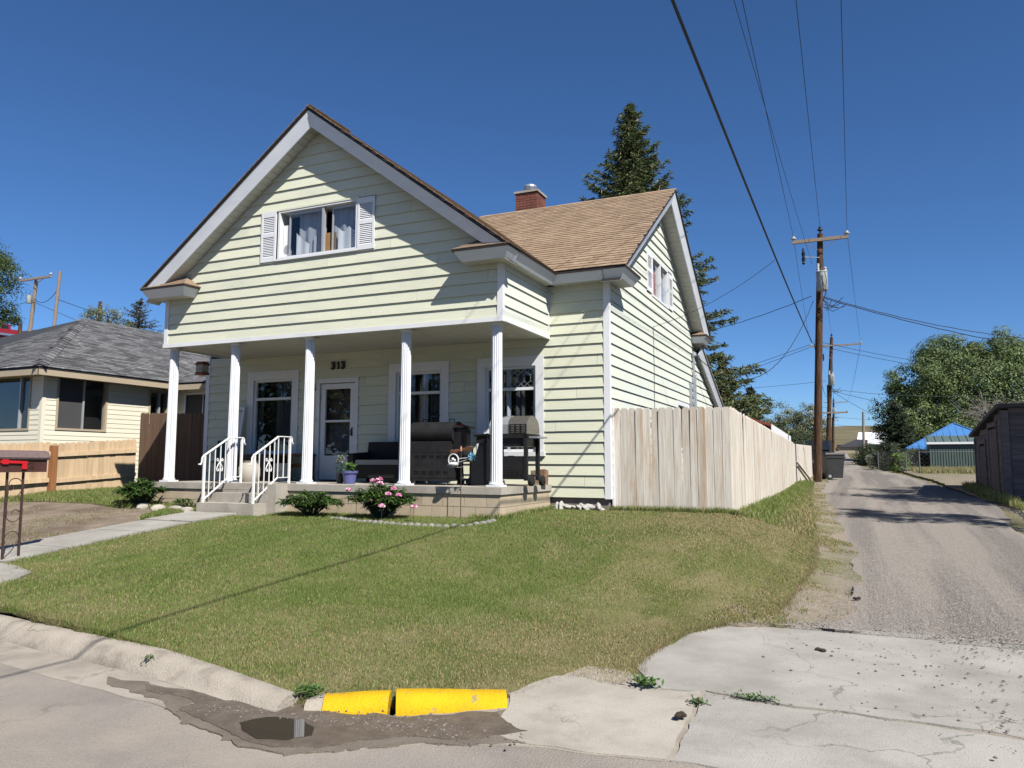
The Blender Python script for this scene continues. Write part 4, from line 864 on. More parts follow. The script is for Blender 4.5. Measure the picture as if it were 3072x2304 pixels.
# ================================================================== handrails on the steps
def spiral(fm, c, r, a0, turns, n=16, s=1):
    return [fm(c[0]+s*r*(1-.75*t)*math.cos(a0+6.283*turns*t), c[1]+r*(1-.75*t)*math.sin(a0+6.283*turns*t)) for t in [i/n for i in range(n+1)]]
def handrail(x, label):
    t = thing('handrail', label, 'handrail', (x, -.5, hzf(x,-.6)), group='handrails of the porch steps')
    y0, y1, y2 = -.55, .05, .36; b0 = -.06 if x > -5 else .1
    top = lambda y: 1.0+(.345)*(y-y0)/(y1-y0) if y < y1 else 1.345
    bot = lambda y: top(y)-.80 if y < y1 else .60
    m = MB(); m.bar((x,y0,b0),(x,y0,top(y0)),.036); m.build('post', 'rail_white', t)
    m = MB(); m.bar((x,y2,ZS),(x,y2,top(y2)),.036); m.build('post', 'rail_white', t)
    m = MB(); m.bar((x,y0-.02,top(y0)-.006),(x,y1,top(y1)),.045,.016); m.bar((x,y1,top(y1)),(x,y2+.03,top(y2)),.045,.016)
    m.tube([(x,y0-.02,top(y0)-.006),(x,y0-.06,top(y0)-.05),(x,y0-.065,top(y0)-.13),(x,y0-.09,top(y0)-.17),(x,y0-.13,top(y0)-.16)], .014, 6)
    m.tube([(x,y2+.03,top(y2)),(x,y2+.06,top(y2)-.03),(x,y2+.06,top(y2)-.09),(x,y2+.09,top(y2)-.13)], .014, 6)
    m.build('top_rail', 'rail_white', t)
    m = MB(); m.bar((x,y0,bot(y0)),(x,y1,bot(y1)),.03,.014); m.bar((x,y1,bot(y1)),(x,y2,bot(y2)),.03,.014); m.build('bottom_rail', 'rail_white', t)
    ys = [y0+.12,y0+.25,y0+.38,y0+.50,.05+.0,.20]
    for y in ys: MB().bar((x,y,bot(y)),(x,y,top(y)),.014).build('baluster', 'rail_white', t)
    yc = y0+.38; zc = (top(yc)+bot(yc))/2+.03
    for s in (-1,1):
        f = lambda a, b, s=s: (x-.012, yc+s*a, zc+b)
        p = [f(.012,.02), f(.05,-.04), f(.075,-.09), f(.06,-.135), f(.03,-.13), f(.025,-.10), f(.045,-.095)]
        q = [f(.012,.02), f(.03,.07), f(.06,.095), f(.08,.075), f(.065,.045), f(.045,.055)]
        MB().tube(p, .009, 6).build('scroll', 'rail_white', t, True); MB().tube(q, .009, 6).build('scroll', 'rail_white', t, True)
handrail(-4.50, 'white iron handrail on the right of the porch steps'); handrail(-5.66, 'white iron handrail on the left of the porch steps, in front of the fluted column')

# ================================================================== porch furniture
def castor(t, x, y, z, r=.04):
    o = MB().tube([(x-.012,y,z+r),(x+.012,y,z+r)], r, 12).build('castor', 'galvanised', t, local=True); return o
def cyl_between(a, b, r, n=24): return MB().tube([a, b], r, n)
# barrel smoker
t = thing('barrel_smoker', 'charcoal grey barrel smoker grill with chimney pipe standing on the porch', 'grill', (-1.70, .95, ZS), R(4))
W_, D_ = .80, .58
m = MB(); n = 28; pr = []
prof = [(math.cos(a)*.30, .905+math.sin(a)*.205) for a in [math.pi*1.62*k/24-.97 for k in range(25)]]
m.prism([(-.43,-p[0],p[1]) for p in prof], (.84,0,0)); m.build('barrel_lid', 'grill_black', t, local=True)
MB().box(-.40,.38,-.26,.26,.56,.76).build('firebox', 'grill_black', t, local=True)
MB().hexa([(-.42,-.28,.115),(.40,-.28,.115),(.40,.28,.115),(-.42,.28,.115),(-.40,-.262,.555),(.38,-.262,.555),(.38,.262,.555),(-.40,.262,.555)]).build('cabinet', 'grill_black', t, local=True)
MB().box(-.45,.43,-.31,.31,.07,.11).build('base_tray', 'grill_black', t, local=True)
for rr in (.20,.235,.475,.51):
    for k in range(5):
        x = -.30+.14*k; y = -.272-.0 if rr > .4 else -.283
        MB().box(x,x+.09,y-.004,y+.01,rr,rr+.012).build('vent_slot', 'dark_interior', t, local=True)
MB().box(.383,.55,-.18,.22,.40,.98).build('pellet_hopper', 'grill_enamel', t, local=True)
MB().box(.36,.62,-.22,.26,.99,1.03).build('hopper_lid', 'grill_black', t, local=True)
MB().tube([(.45,-.1,1.035),(.52,-.1,1.05),(.57,-.1,1.035)], .012, 6).build('lid_handle', 'flag_red', t, local=True)
MB().tube([(-.24,.3,.85),(-.24,.36,.95),(-.24,.37,1.22)], .055, 14).build('chimney_pipe', 'grill_black', t, True, local=True)
MB().lathe([(.10,1.25),(.11,1.255),(.01,1.32)], (-.24,.37,0), 16).build('chimney_cap', 'grill_black', t, local=True)
for x in (-.28,.24):
    q = MB(); q.bar((x,0,1.11),(x,0,1.16),.012); q.bar((x+.09,0,1.11),(x+.09,0,1.16),.012); q.bar((x,0,1.155),(x+.09,0,1.155),.014); q.build('lid_hinge', 'grill_enamel', t, local=True)
for x, y in ((-.33,-.24),(.31,-.24),(-.33,.24),(.31,.24)): castor(t, x, y, 0, .035)
# gas grill
t = thing('gas_grill', 'black and stainless gas grill cart with louvred back behind the corner column', 'grill', (-.30, 1.12, ZS), R(-2))
for x in (-.34,.36):
    for y in (-.24,.24): MB().box(x-.03,x+.03,y-.03,y+.03,.09,.86).build('cart_leg', 'grill_black', t, local=True)
MB().box(-.34,.37,-.26,-.245,.11,.50).build('back_panel', 'grill_black', t, local=True)
q = MB()
for r_i in range(4):
    for k in range(7): q.box(-.23+.085*k,-.17+.085*k,-.266,-.255,.16+.036*r_i,.18+.036*r_i)
q.build('panel_slots', 'dark_interior', t, local=True, kind='stuff')
MB().box(-.34,.37,-.26,.26,.15,.185).build('bottom_shelf', 'grill_black', t, local=True)
MB().box(-.36,.39,-.27,.27,.80,.87).build('firebox_rim', 'grill_black', t, local=True)
MB().box(-.30,.34,-.22,.22,.66,.795).build('burner_box', 'grill_enamel', t, local=True)
hp = [(.27,.875),(.27,.97),(.22,1.09),(.12,1.16),(0,1.19),(-.12,1.17),(-.20,1.11),(-.25,1.03),(-.25,.875)]
MB().prism([(.02,p[0],p[1]) for p in hp], (.36,0,0)).build('hood', 'stainless', t, local=True)
MB().prism([(-.10,p[0]*1.03,p[1]*1.01-.005) for p in hp], (.118,0,0)).build('hood_end', 'hood_grey', t, local=True)
MB().prism([(-.34,p[0]*.98,p[1]*.985+.01) for p in hp], (.238,0,0)).build('hood_side', 'hood_grey', t, local=True)
MB().box(.06,.37,-.266,-.251,.88,1.04).build('louvre_plate', 'grill_black', t, local=True)
for r_i in range(5):
    for k in range(3): MB().hexa([(.09+.10*k,-.282,.895+.028*r_i),(.15+.10*k,-.282,.895+.028*r_i),(.15+.10*k,-.267,.895+.028*r_i),(.09+.10*k,-.267,.895+.028*r_i),(.09+.10*k,-.27,.91+.028*r_i),(.15+.10*k,-.27,.91+.028*r_i),(.15+.10*k,-.267,.91+.028*r_i),(.09+.10*k,-.267,.91+.028*r_i)]).build('louvre', 'stainless', t, local=True)
MB().box(.395,.56,-.2,.2,.80,.83).build('side_shelf', 'hood_grey', t, local=True)
MB().box(-.60,-.365,-.22,.22,.72,.86).build('side_burner', 'grill_black', t, local=True)
MB().hexa([(-.62,-.25,.83),(-.36,-.25,.86),(-.36,.25,.86),(-.62,.25,.83),(-.64,-.26,.865),(-.36,-.26,.89),(-.36,.26,.89),(-.64,.26,.865)]).build('side_table', 'grill_enamel', t, local=True)
MB().hexa([(-.78,-.22,.02),(-.37,-.22,.02),(-.37,.2,.02),(-.78,.2,.02),(-.56,-.2,.72),(-.37,-.2,.72),(-.37,.2,.72),(-.56,.2,.72)]).build('grill_cover', 'grill_enamel', t, local=True)
MB().tube([(.42,-.22,.085),(.48,-.22,.085)], .085, 18).build('wheel', 'rubber', t, local=True); MB().tube([(.42,.22,.085),(.48,.22,.085)], .085, 18).build('wheel', 'rubber', t, local=True)
castor(t,-.30,-.24,0,.04); castor(t,-.30,.24,0,.04)
MB().box(-.25,.12,-.1,.15,.51,.66).build('gas_tank', 'brick_red', t, local=True) if False else MB().lathe([(.12,0),(.14,.03),(.14,.24),(.10,.30),(.05,.32)], (-.05,.02,.19), 18).build('gas_tank', 'bucket_white', t, True, local=True)
# wicker loveseat
t = thing('wicker_loveseat', 'dark wicker loveseat with pale cushion against the porch wall', 'loveseat', (-3.30, 1.72, ZS), 0)
MB().box(-.62,.62,-.30,.30,.10,.34).build('seat_frame', 'wicker', t, local=True); MB().box(-.50,.50,-.29,.24,.345,.44).build('cushion', 'cushion', t, local=True)
MB().hexa([(-.62,.24,.1),(.62,.24,.1),(.62,.32,.1),(-.62,.32,.1),(-.60,.30,.80),(.60,.30,.80),(.60,.38,.80),(-.60,.38,.80)]).build('backrest', 'wicker', t, local=True)
for s in (-1,1): MB().hexa([(s*.52,-.32,.08),(s*.64,-.32,.08),(s*.64,.3,.08),(s*.52,.3,.08),(s*.52,-.34,.56),(s*.66,-.34,.56),(s*.66,.32,.60),(s*.52,.32,.60)]).build('armrest', 'wicker', t, local=True)
for x in (-.57,.57):
    for y in (-.26,.26): MB().box(x-.025,x+.025,y-.025,y+.025,0,.1).build('leg', 'wicker', t, local=True)
# pots
def pot(name, label, x, y, r, h, mat, rim=True):
    t = thing(name, label, 'flower pot', (x, y, ZS), group='plant pots by the front door')
    pr = [(r*.74,0),(r*.9,h*.55),(r*.97,h*.80)] + ([(r*1.12,h*.82),(r*1.15,h*.98),(r*1.06,h),(r*.98,h*.96)] if rim else [(r,h),(r*.93,h),(r*.9,h*.95)])
    MB().lathe(pr, (0,0,0), 24).build('pot_body', mat, t, True, local=True); MB().lathe([(r*.9,h*.9),(r*.01,h*.93)], (0,0,0), 20).build('potting_soil', 'soil', t, local=True); return t
def leaves(n, fn, L, W, cols, sag=.35):
    """n lance leaves: fn(i)-> (pos, dir); each 2 quads folded along its midrib"""
    V = []; F = []; C = []
    for i in range(n):
        p, d = fn(i); p = Vector(p); d = Vector(d).normalized(); l = L*random.uniform(.65,1.2); w = W*random.uniform(.7,1.2)
        s = d.cross(Vector((0,0,1))); s = s.normalized() if s.length > .01 else Vector((1,0,0)); u = s.cross(d)
        mid = p+d*l*.5+u*.06*l; tip = p+d*l-Vector((0,0,sag*l)); k = len(V)
        V += [p, mid+s*w/2-u*.02*l, tip, mid-s*w/2-u*.02*l, mid]
        F += [(k,k+1,k+4),(k+1,k+2,k+4),(k+4,k+2,k+3),(k,k+4,k+3)]
        c = np.array(random.choice(cols))*random.uniform(.75,1.25); C += [c]*5
    return np.array([tuple(v) for v in V]), np.array(F), np.array(C)
GRN = [(.035,.075,.018),(.05,.10,.022),(.07,.13,.03),(.028,.06,.016)]
t = pot('flower_pot', 'blue-purple plastic flower pot with small green plant on the porch', -3.33, .62, .135, .235, 'pot_blue')
V, F, C = leaves(60, lambda i: ((-3.33+random.gauss(0,.05), .62+random.gauss(0,.05), ZS+.23+random.uniform(0,.13)), (random.gauss(0,1),random.gauss(0,1),random.uniform(.1,1))), .1, .06, [(.06,.13,.03),(.09,.18,.04)])
npmesh('plant', V, F, 'leaf', t, C)
t = pot('flower_pot', 'small dark pot with tall pale-flowered plant by the front door', -3.60, .70, .075, .19, 'pot_dark', False)
V, F, C = leaves(150, lambda i: ((-3.60+random.gauss(0,.045), .70+random.gauss(0,.045), ZS+.2+random.random()*.3), (random.gauss(0,1),random.gauss(0,1),random.uniform(-.2,.6))), .085, .018, GRN)
npmesh('plant', V, F, 'leaf', t, C)
V, F, C = leaves(70, lambda i: ((-3.60+random.gauss(0,.05), .70+random.gauss(0,.05), ZS+.38+random.random()*.14), (random.gauss(0,1),random.gauss(0,1),random.uniform(-.2,.9))), .05, .02, [(.55,.52,.42),(.45,.42,.32)])
npmesh('flowers', V, F, 'petal', t, C)
# firewood log
t = thing('split_log', 'split firewood log standing on end at the porch corner', 'log', (-.05, 1.75, ZS))
MB().hexa([(-.14,-.08,0),(.10,-.10,0),(.10,.1,0),(-.14,.1,0),(-.15,-.08,.25),(.02,-.09,.26),(.02,.1,.27),(-.15,.1,.25)]).build('bark_side', 'log_bark', t, local=True)
MB().hexa([(.025,-.10,.0),(.11,-.11,.0),(.12,.08,0),(.025,.08,0),(.03,-.09,.27),(.13,-.10,.28),(.14,.05,.25),(.03,.08,.27)]).build('split_face', 'log_face', t, local=True)
# toys between the grills
t = thing('toy_cupboard', 'yellow wooden toy cupboard between the two grills', 'toy', (-1.12, 1.55, ZS)); MB().box(-.19,.11,-.1,.12,0,.50).build('cupboard_body', 'yellow_wood', t, local=True); MB().box(-.13,.05,-.112,-.101,.16,.34).build('cupboard_door', 'cardboard', t, local=True); MB().box(-.2,.12,-.11,.13,.502,.53).build('cupboard_top', 'yellow_wood', t, local=True)
t = thing('wooden_board', 'orange wooden board propped upright behind the kick scooter', 'board', (-.86, 1.72, ZS)); MB().box(-.13,.07,-.015,.015,0,.54).build('plank', 'orange_wood', t, local=True); MB().box(-.10,.10,-.03,-.016,.50,.54).build('cleat', 'table_wood', t, local=True)
t = thing('kick_scooter', 'child kick scooter with navy deck between the grills', 'scooter', (-1.03, 1.12, ZS), R(25))
MB().hexa([(-.25,-.06,.07),(.2,-.06,.07),(.2,.06,.07),(-.25,.06,.07),(-.25,-.06,.11),(.2,-.06,.11),(.2,.06,.11),(-.25,.06,.11)]).build('deck', 'scooter_blue', t, local=True)
MB().tube([(-.03,-.03,.09),(-.05,-.03,.62)], .017, 8).build('steering_column', 'hood_grey', t, local=True); MB().tube([(-.05,-.18,.62),(-.05,.14,.62)], .016, 8).build('handlebar', 'rubber', t, local=True)
for x in (-.24,.2): MB().tube([(x,-.02,.06),(x,.02,.06)], .06, 14).build('wheel', 'rubber', t, local=True)
MB().tube([(-.1,-.1,.06),(-.1,-.06,.06)], .06, 14).build('wheel', 'rubber', t, local=True)
# helicopter whirligig on a stake
t = thing('garden_whirligig', 'helicopter garden whirligig with copper rotor on a thin stake before the porch', 'whirligig', (-.60, -.22, hzf(-.6,-.22)))
z0 = .855-hzf(-.6,-.22)
MB().tube([(0,0,-.05),(.003,0,z0+.28)], .006, 6).build('stake', 'iron_brown', t, local=True)
MB().tube([(-.13+.088*math.cos(a*.3142), -.012, z0+.06+.095*math.sin(a*.3142)) for a in range(21)], .011, 6).build('cockpit_ring', 'toy_white', t, True, local=True)
m = MB(); m.lathe([(.001,-.012),(.088,-.010),(.088,.010),(.001,.012)], (0,0,0), 20).xf(Matrix.Translation((-.13,.012,z0+.06)) @ Matrix.Rotation(R(90),4,'X')); m.build('cockpit', 'toy_black', t, local=True)
m = MB(); m.lathe([(.001,-.02),(.075,-.018),(.085,.0),(.06,.03),(.001,.04)], (-.13,-.0,z0-.005), 14); m.build('cockpit_floor', 'toy_white', t, True, local=True)
for a, b, q_ in ((-.135,.075,.026),(-.10,.055,.02),(-.165,.05,.016)):
    m = MB(); m.lathe([(.001,-q_),(q_*.8,-q_*.6),(q_,0),(q_*.8,q_*.6),(.001,q_)], (a,-.022,z0+b), 10); m.build('pilot_figure', 'toy_white', t, True, local=True)
for s in (-1,1):
    m = MB()
    P = [(s*.0,0,.0),(s*.05,-.018,.008),(s*.17,-.035,.03),(s*.215,0,.045),(s*.17,.035,.03),(s*.05,.018,.008)]
    m.prism([(p[0],p[1],z0+.215+.028*0+p[2]*s*1.0) for p in P], (0,0,.004)); m.v = [(a,b*1.0,c-(b*.9)) for a,b,c in m.v]; m.build('rotor_blade', 'copper', t, local=True)
MB().lathe([(.02,.2),(.02,.235),(.008,.28)], (0,0,z0), 8).build('rotor_hub', 'copper', t, local=True)
m = MB(); m.tube([(-.05,0,z0+.08),(.19,0,z0+.10)], .009, 6); m.tube([(-.05,0,z0+.02),(.19,0,z0+.09)], .006, 6); m.build('tail_boom', 'bucket_white', t, local=True)
m = MB()
for k in range(7):
    a = 6.283*k/7; m.prism([(.21,-.03,z0+.11),(.21+.075*math.cos(a),-.03,z0+.11+.075*math.sin(a)),(.21+.06*math.cos(a+.5),-.05,z0+.11+.06*math.sin(a+.5))], (0,.004,0))
m.build('tail_pinwheel', 'toy_blue', t, local=True)
m = MB(); m.tube([(-.24,0,z0-.02),(-.20,0,z0-.055),(.0,0,z0-.055),(.03,0,z0-.04)], .006, 6); m.bar((-.17,0,z0-.055),(-.15,0,z0-.0),.006); m.bar((-.06,0,z0-.055),(-.08,0,z0),.006); m.build('skid', 'galvanised', t, local=True)
# left end of the porch
t = thing('garden_chair', 'teal plastic garden chair at the left end of the porch', 'chair', (-7.1, 1.35, ZS), R(30))
MB().box(-.22,.22,-.22,.22,.38,.41).build('seat', 'teal_plastic', t, local=True); MB().hexa([(-.22,.19,.41),(.22,.19,.41),(.22,.22,.41),(-.22,.22,.41),(-.2,.28,.85),(.2,.28,.85),(.2,.31,.85),(-.2,.31,.85)]).build('backrest', 'teal_plastic', t, local=True)
for x in (-.2,.2):
    for y in (-.2,.2): MB().bar((x*1.1,y*1.15,0),(x,y,.38),.03).build('leg', 'black_metal', t, local=True)
t = thing('plastic_bucket', 'white plastic bucket under the left porch window', 'bucket', (-5.75, 1.62, ZS)); MB().lathe([(.12,0),(.145,.34),(.155,.34),(.155,.37),(.14,.37),(.135,.3)], (0,0,0), 20).build('bucket_body', 'bucket_white', t, True, local=True); MB().tube([(-.15,0,.33),(-.1,-.12,.2),(0,-.16,.15),(.1,-.12,.2),(.15,0,.33)], .004, 5).build('bail_handle', 'black_metal', t, local=True)
t = thing('wooden_table', 'low reddish wooden table left of the front door', 'table', (-5.6, 1.95, ZS)); MB().box(-.45,.32,-.16,.16,.52,.57).build('table_top', 'table_wood', t, local=True)
for x in (-.4,.27):
    for y in (-.12,.12): MB().box(x-.03,x+.03,y-.03,y+.03,0,.52).build('leg', 'table_wood', t, local=True)
MB().box(-.37,.24,-.13,-.11,.28,.36).build('stretcher', 'table_wood', t, local=True)
t = thing('storage_bench', 'black storage bench under the left porch window', 'bench', (-6.6, 1.85, ZS)); MB().box(-.5,.5,-.2,.25,.0,.5).build('bench_box', 'grill_enamel', t, local=True); MB().box(-.53,.53,-.23,.27,.502,.56).build('bench_lid', 'grill_enamel', t, local=True)
t = thing('clay_urn', 'pale rounded clay urn behind the left handrail', 'urn', (-6.05, 1.0, ZS)); MB().lathe([(.16,0),(.22,.12),(.21,.28),(.15,.38),(.17,.42),(.15,.42),(.12,.37)], (0,0,0), 20).build('urn_body', 'concrete', t, True, local=True)
t = thing('spare_shutter', 'white louvred shutter leaning against the porch wall', 'shutter', (-7.40, 2.02, ZS)); 
sh_f = lambda u, z, d: (-7.40+u*.9-.13*(z-1.2)*0+.09*(z-1.3), 2.05-.02-d+.06*(z-2), z)
ss = MB(); fbox(ss, sh_f, -.17,-.12,ZS,2.1,0,.03); fbox(ss, sh_f, .12,.17,ZS,2.1,0,.03)
for z in (ZS,1.25,2.03): fbox(ss, sh_f, -.12,.12,z,z+.07,.001,.029)
ss.build('shutter_frame', 'white_trim', t); ss = MB()
for k in range(46): z = ZS+.08+.031*k; fbox(ss, sh_f, -.12,.12,z,z+.022,.006,.024)
ss.build('louvres', 'white_trim', t, kind='stuff')
# hanging lantern
t = thing('hanging_lantern', 'small red birdhouse lantern hanging from the porch ceiling', 'lantern', (-7.64, 1.2, 2.72)); 
MB().tube([(-7.64,1.2,3.02),(-7.64,1.2,3.2)], .003, 4).build('hanger', 'wire_grey', t)
MB().hexa([(-7.75,1.10,2.74),(-7.53,1.10,2.74),(-7.53,1.30,2.74),(-7.75,1.30,2.74),(-7.74,1.1,2.79),(-7.54,1.1,2.79),(-7.54,1.3,2.79),(-7.74,1.3,2.79)]).build('base_tray', 'lantern_red', t)
MB().box(-7.73,-7.55,1.11,1.29,2.79,2.95).build('housing', 'stone_white', t)
MB().hexa([(-7.76,1.09,2.95),(-7.52,1.09,2.95),(-7.52,1.31,2.95),(-7.76,1.31,2.95),(-7.72,1.12,3.02),(-7.56,1.12,3.02),(-7.56,1.28,3.02),(-7.72,1.28,3.02)]).build('lantern_roof', 'lantern_red', t)

# ================================================================== mailbox
mz = hzf(-4.92,-4.4)
t = thing('mailbox', 'brown mailbox with red flag on a scrolled iron stand', 'mailbox', (-4.92, -4.45, mz))
X0 = -4.92; YA, YB_ = -4.34, -4.55
for y in (YA, YB_): MB().bar((X0,y,mz-.1),(X0+.005,y-.012,.735),.024).build('post', 'iron_brown', t)
fs_ = lambda a, b: (X0, YB_+a, b)
sp = YA-YB_
def sw_(pts): MB().tube([fs_(*p) for p in pts], .006, 6).build('scroll', 'iron_brown', t, True)
arc = lambda cx, cz, r, a0, a1, n=14, k=0: [(cx+r*(1-k*i/n)*math.cos(a0+(a1-a0)*i/n), cz+r*(1-k*i/n)*math.sin(a0+(a1-a0)*i/n)) for i in range(n+1)]
sw_([(.012,.28)] + arc(sp/2,.56,.095,2.6,.0,8) + [(sp-.012,.50),(sp*.7,.43),(sp*.3,.36),(.012,.28)][:3])
sw_(arc(.055,.545,.05,3.1,9.0,18,.6)); sw_(arc(sp/2,.19,.095,3.0,6.3,10) + arc(sp/2,.19,.095,6.3,9.0,12,.75)); sw_(arc(sp/2,-.12,.095,-.6,3.7,14)); sw_([(sp-.01,-.13),(sp*.5,-.28),(.02,-.36)]); sw_([(.012,.28),(.02,.22),(.012,.15)])
y0, y1 = -4.80, -4.09; w = .085
MB().box(X0-w,X0+w,y0,y1,.735,.905).build('box_body', 'mailbox_brown', t)
m = MB(); m.prism([(X0-w-.03,y0-.03,.906),(X0+w+.03,y0-.03,.906),(X0+w+.03,y0-.03,.925),(X0+w-.02,y0-.02,1.00),(X0,y0-.02,1.02),(X0-w+.02,y0-.02,1.00),(X0-w-.03,y0-.03,.925)], (0,y1-y0+.05,0)); rf = m.build('box_roof', 'mailbox_roof', t)
for k in range(4): MB().hexa([(X0+w+.034-.012*k,y0-.032,.925+.018*k),(X0+w+.04-.012*k,y0-.032,.925+.018*k),(X0+w+.04-.012*k,y1+.021,.925+.018*k),(X0+w+.034-.012*k,y1+.021,.925+.018*k),(X0+w+.022-.012*k,y0-.032,.942+.018*k),(X0+w+.028-.012*k,y0-.032,.942+.018*k),(X0+w+.028-.012*k,y1+.021,.942+.018*k),(X0+w+.022-.012*k,y1+.021,.942+.018*k)]).build('roof_course', 'mailbox_roof', rf)
m = MB(); xx = X0+w+.012; m.hexa([(xx,-4.72,.855),(xx+.012,-4.72,.855),(xx+.012,-4.37,.845),(xx,-4.37,.845),(xx,-4.72,.892),(xx+.012,-4.72,.892),(xx+.012,-4.37,.878),(xx,-4.37,.878)]); m.box(xx,xx+.012,-4.44,-4.375,.775,.846); m.box(xx,xx+.014,-4.70,-4.62,.84,.90); m.build('flag', 'flag_red', t)
m = MB(); xx = X0+w+.004; q = [(xx,-4.35,.785),(xx,-4.27,.785),(xx,-4.27,.86),(xx,-4.35,.86)]
for a, b in ((0,1),(1,2),(2,3),(3,0),(0,2),(1,3)): m.bar(q[a], q[b], .007)
m.build('cross_emblem', 'mailbox_brown', t)

# ================================================================== fences
def dogear(w, h, th=.018, ear=.035):
    return MB().prism([(-w/2,0,0),(w/2,0,0),(w/2,0,h-ear),(w/2-ear*.8,0,h),(-w/2+ear*.8,0,h),(-w/2,0,h-ear)], (0,th,0))
pk = dogear(.136, 1.8).mesh('picket'); pk.materials.append(MATS['fence_grey'])
t = thing('privacy_fence', 'tall weathered grey board fence running from the house corner along the alley', 'fence', (3.18, 2.345, .04))
def run(p0, p1, z0, z1, h0, h1, mesh, mat, parent, mh, pitch=.141, face=0, tilt=.0035):
    p0 = Vector(p0); p1 = Vector(p1); d = p1-p0; L = d.length; n = int(round(L/pitch)); ang = math.atan2(d.y, d.x)
    for i in range(n):
        s = (i+.5)/n; p = p0+d*s; zt = z0+h0+(z1+h1-z0-h0)*s+random.uniform(-.006,.006)
        zb = z0+(z1-z0)*s; h = zt-zb
        mw = Matrix.Translation((p.x,p.y,zb)) @ Matrix.Rotation(ang,4,'Z') @ Matrix.Rotation(random.gauss(0,tilt),4,'Y') @ Matrix.Rotation(random.gauss(0,tilt*1.2),4,'X') @ Matrix.Translation((0,random.uniform(-.005,.004),0)) @ Matrix.Diagonal((L/n/.136*random.uniform(.975,.997),1,h/mh,1))
        inst(mesh, 'picket', mat, parent, mw)
run((1.13,2.345),(3.17,2.345), .06,.03, 1.80,1.80, pk, 'fence_grey', t, 1.8, pitch=.137)
run((3.185,2.36),(3.10,17.7), .0,.12, 1.83,1.50, pk, 'fence_grey', t, 1.8, pitch=.140)
for z in (.45,1.5):
    MB().box(1.12,3.13,2.37,2.41,z,z+.09).build('rail', 'fence_grey', t); MB().hexa([(3.09,2.42,z),(3.15,2.42,z),(3.08,17.6,z-.05),(3.02,17.6,z-.05),(3.09,2.42,z+.09),(3.15,2.42,z+.09),(3.08,17.6,z+.04),(3.02,17.6,z+.04)]).build('rail', 'fence_grey', t)
MB().box(1.115,1.15,2.30,2.42,.0,1.88).build('end_post', 'white_trim', t)
for y in (2.46,5,7.5,10,12.5,15,17.5): MB().box(2.98,3.07,y-.045,y+.045,-.1,1.6).build('post', 'fence_grey', t)
# second fence further up the alley
t = thing('privacy_fence', 'shorter brownish board fence behind the power pole', 'fence', (3.0, 18.4, .15))
run((2.55,18.4),(3.0,18.4), .15,.15, 1.35,1.35, pk, 'fence_brown', t, 1.8)
run((3.02,18.45),(3.2,27.7), .15,.3, 1.45,1.42, pk, 'fence_grey', t, 1.8)
for z in (.5,1.25): MB().hexa([(2.9,18.5,z),(2.96,18.5,z),(3.14,27.6,z+.1),(3.08,27.6,z+.1),(2.9,18.5,z+.08),(2.96,18.5,z+.08),(3.14,27.6,z+.18),(3.08,27.6,z+.18)]).build('rail', 'fence_grey', t)
t = thing('leaning_boards', 'two loose boards leaning against the end of the alley fence', 'boards', (3.5, 18.6, .12)); MB().bar((3.17,17.9,.95),(3.62,18.9,hzf(3.62,18.9)),.09,.02).build('board', 'fence_grey', t); MB().bar((3.17,18.05,.80),(3.50,18.8,hzf(3.5,18.8)),.09,.02).build('board', 'fence_grey', t)
# cedar fence on the left boundary
pn = dogear(.136, 1.15).mesh('picket'); pn.materials.append(MATS['fence_new'])
t = thing('cedar_fence', 'low new cedar board fence along the left boundary', 'fence', (-10.7, 0, .2))
def zl(y): return .10+.045*(y+1.1)
run((-10.72,-5.0),(-10.66,-2.2), -.15,.02, 1.2,1.2, pn, 'fence_new', t, 1.15)
run((-10.66,-2.18),(-10.62,.0), .03,.17, 1.15,1.13, pn, 'fence_new', t, 1.15)
run((-10.62,.02),(-10.6,2.12), .17,.27, 1.10,1.15, pn, 'fence_new', t, 1.15)
for a, b in ((-5,-.05),(.08,2.1)):
    for dz in (.30,.86): MB().hexa([(-10.64,a,zl(a)+dz-.03),(-10.57,a,zl(a)+dz-.03),(-10.55,b,zl(b)+dz),(-10.62,b,zl(b)+dz),(-10.64,a,zl(a)+dz+.06),(-10.57,a,zl(a)+dz+.06),(-10.55,b,zl(b)+dz+.09),(-10.62,b,zl(b)+dz+.09)]).build('rail', 'fence_new', t)
MB().box(-10.61,-10.49,-.045,.075,-.1,1.22).build('post', 'fence_post', t); MB().box(-10.61,-10.5,-3.0,-2.9,-.1,1.1).build('post', 'fence_post', t)
pt = dogear(.136, 1.8).mesh('picket'); pt.materials.append(MATS['fence_brown'])
t = thing('side_gate_fence', 'tall brown board fence closing the gap beside the house', 'fence', (-9.6, 2.25, .25))
run((-10.66,2.25),(-8.56,2.25), .2,.2, 1.86,1.80, pt, 'fence_brown', t, 1.8, tilt=.003)
for z in (.6,1.7): MB().box(-10.6,-8.57,2.275,2.32,z,z+.09).build('rail', 'fence_brown', t)
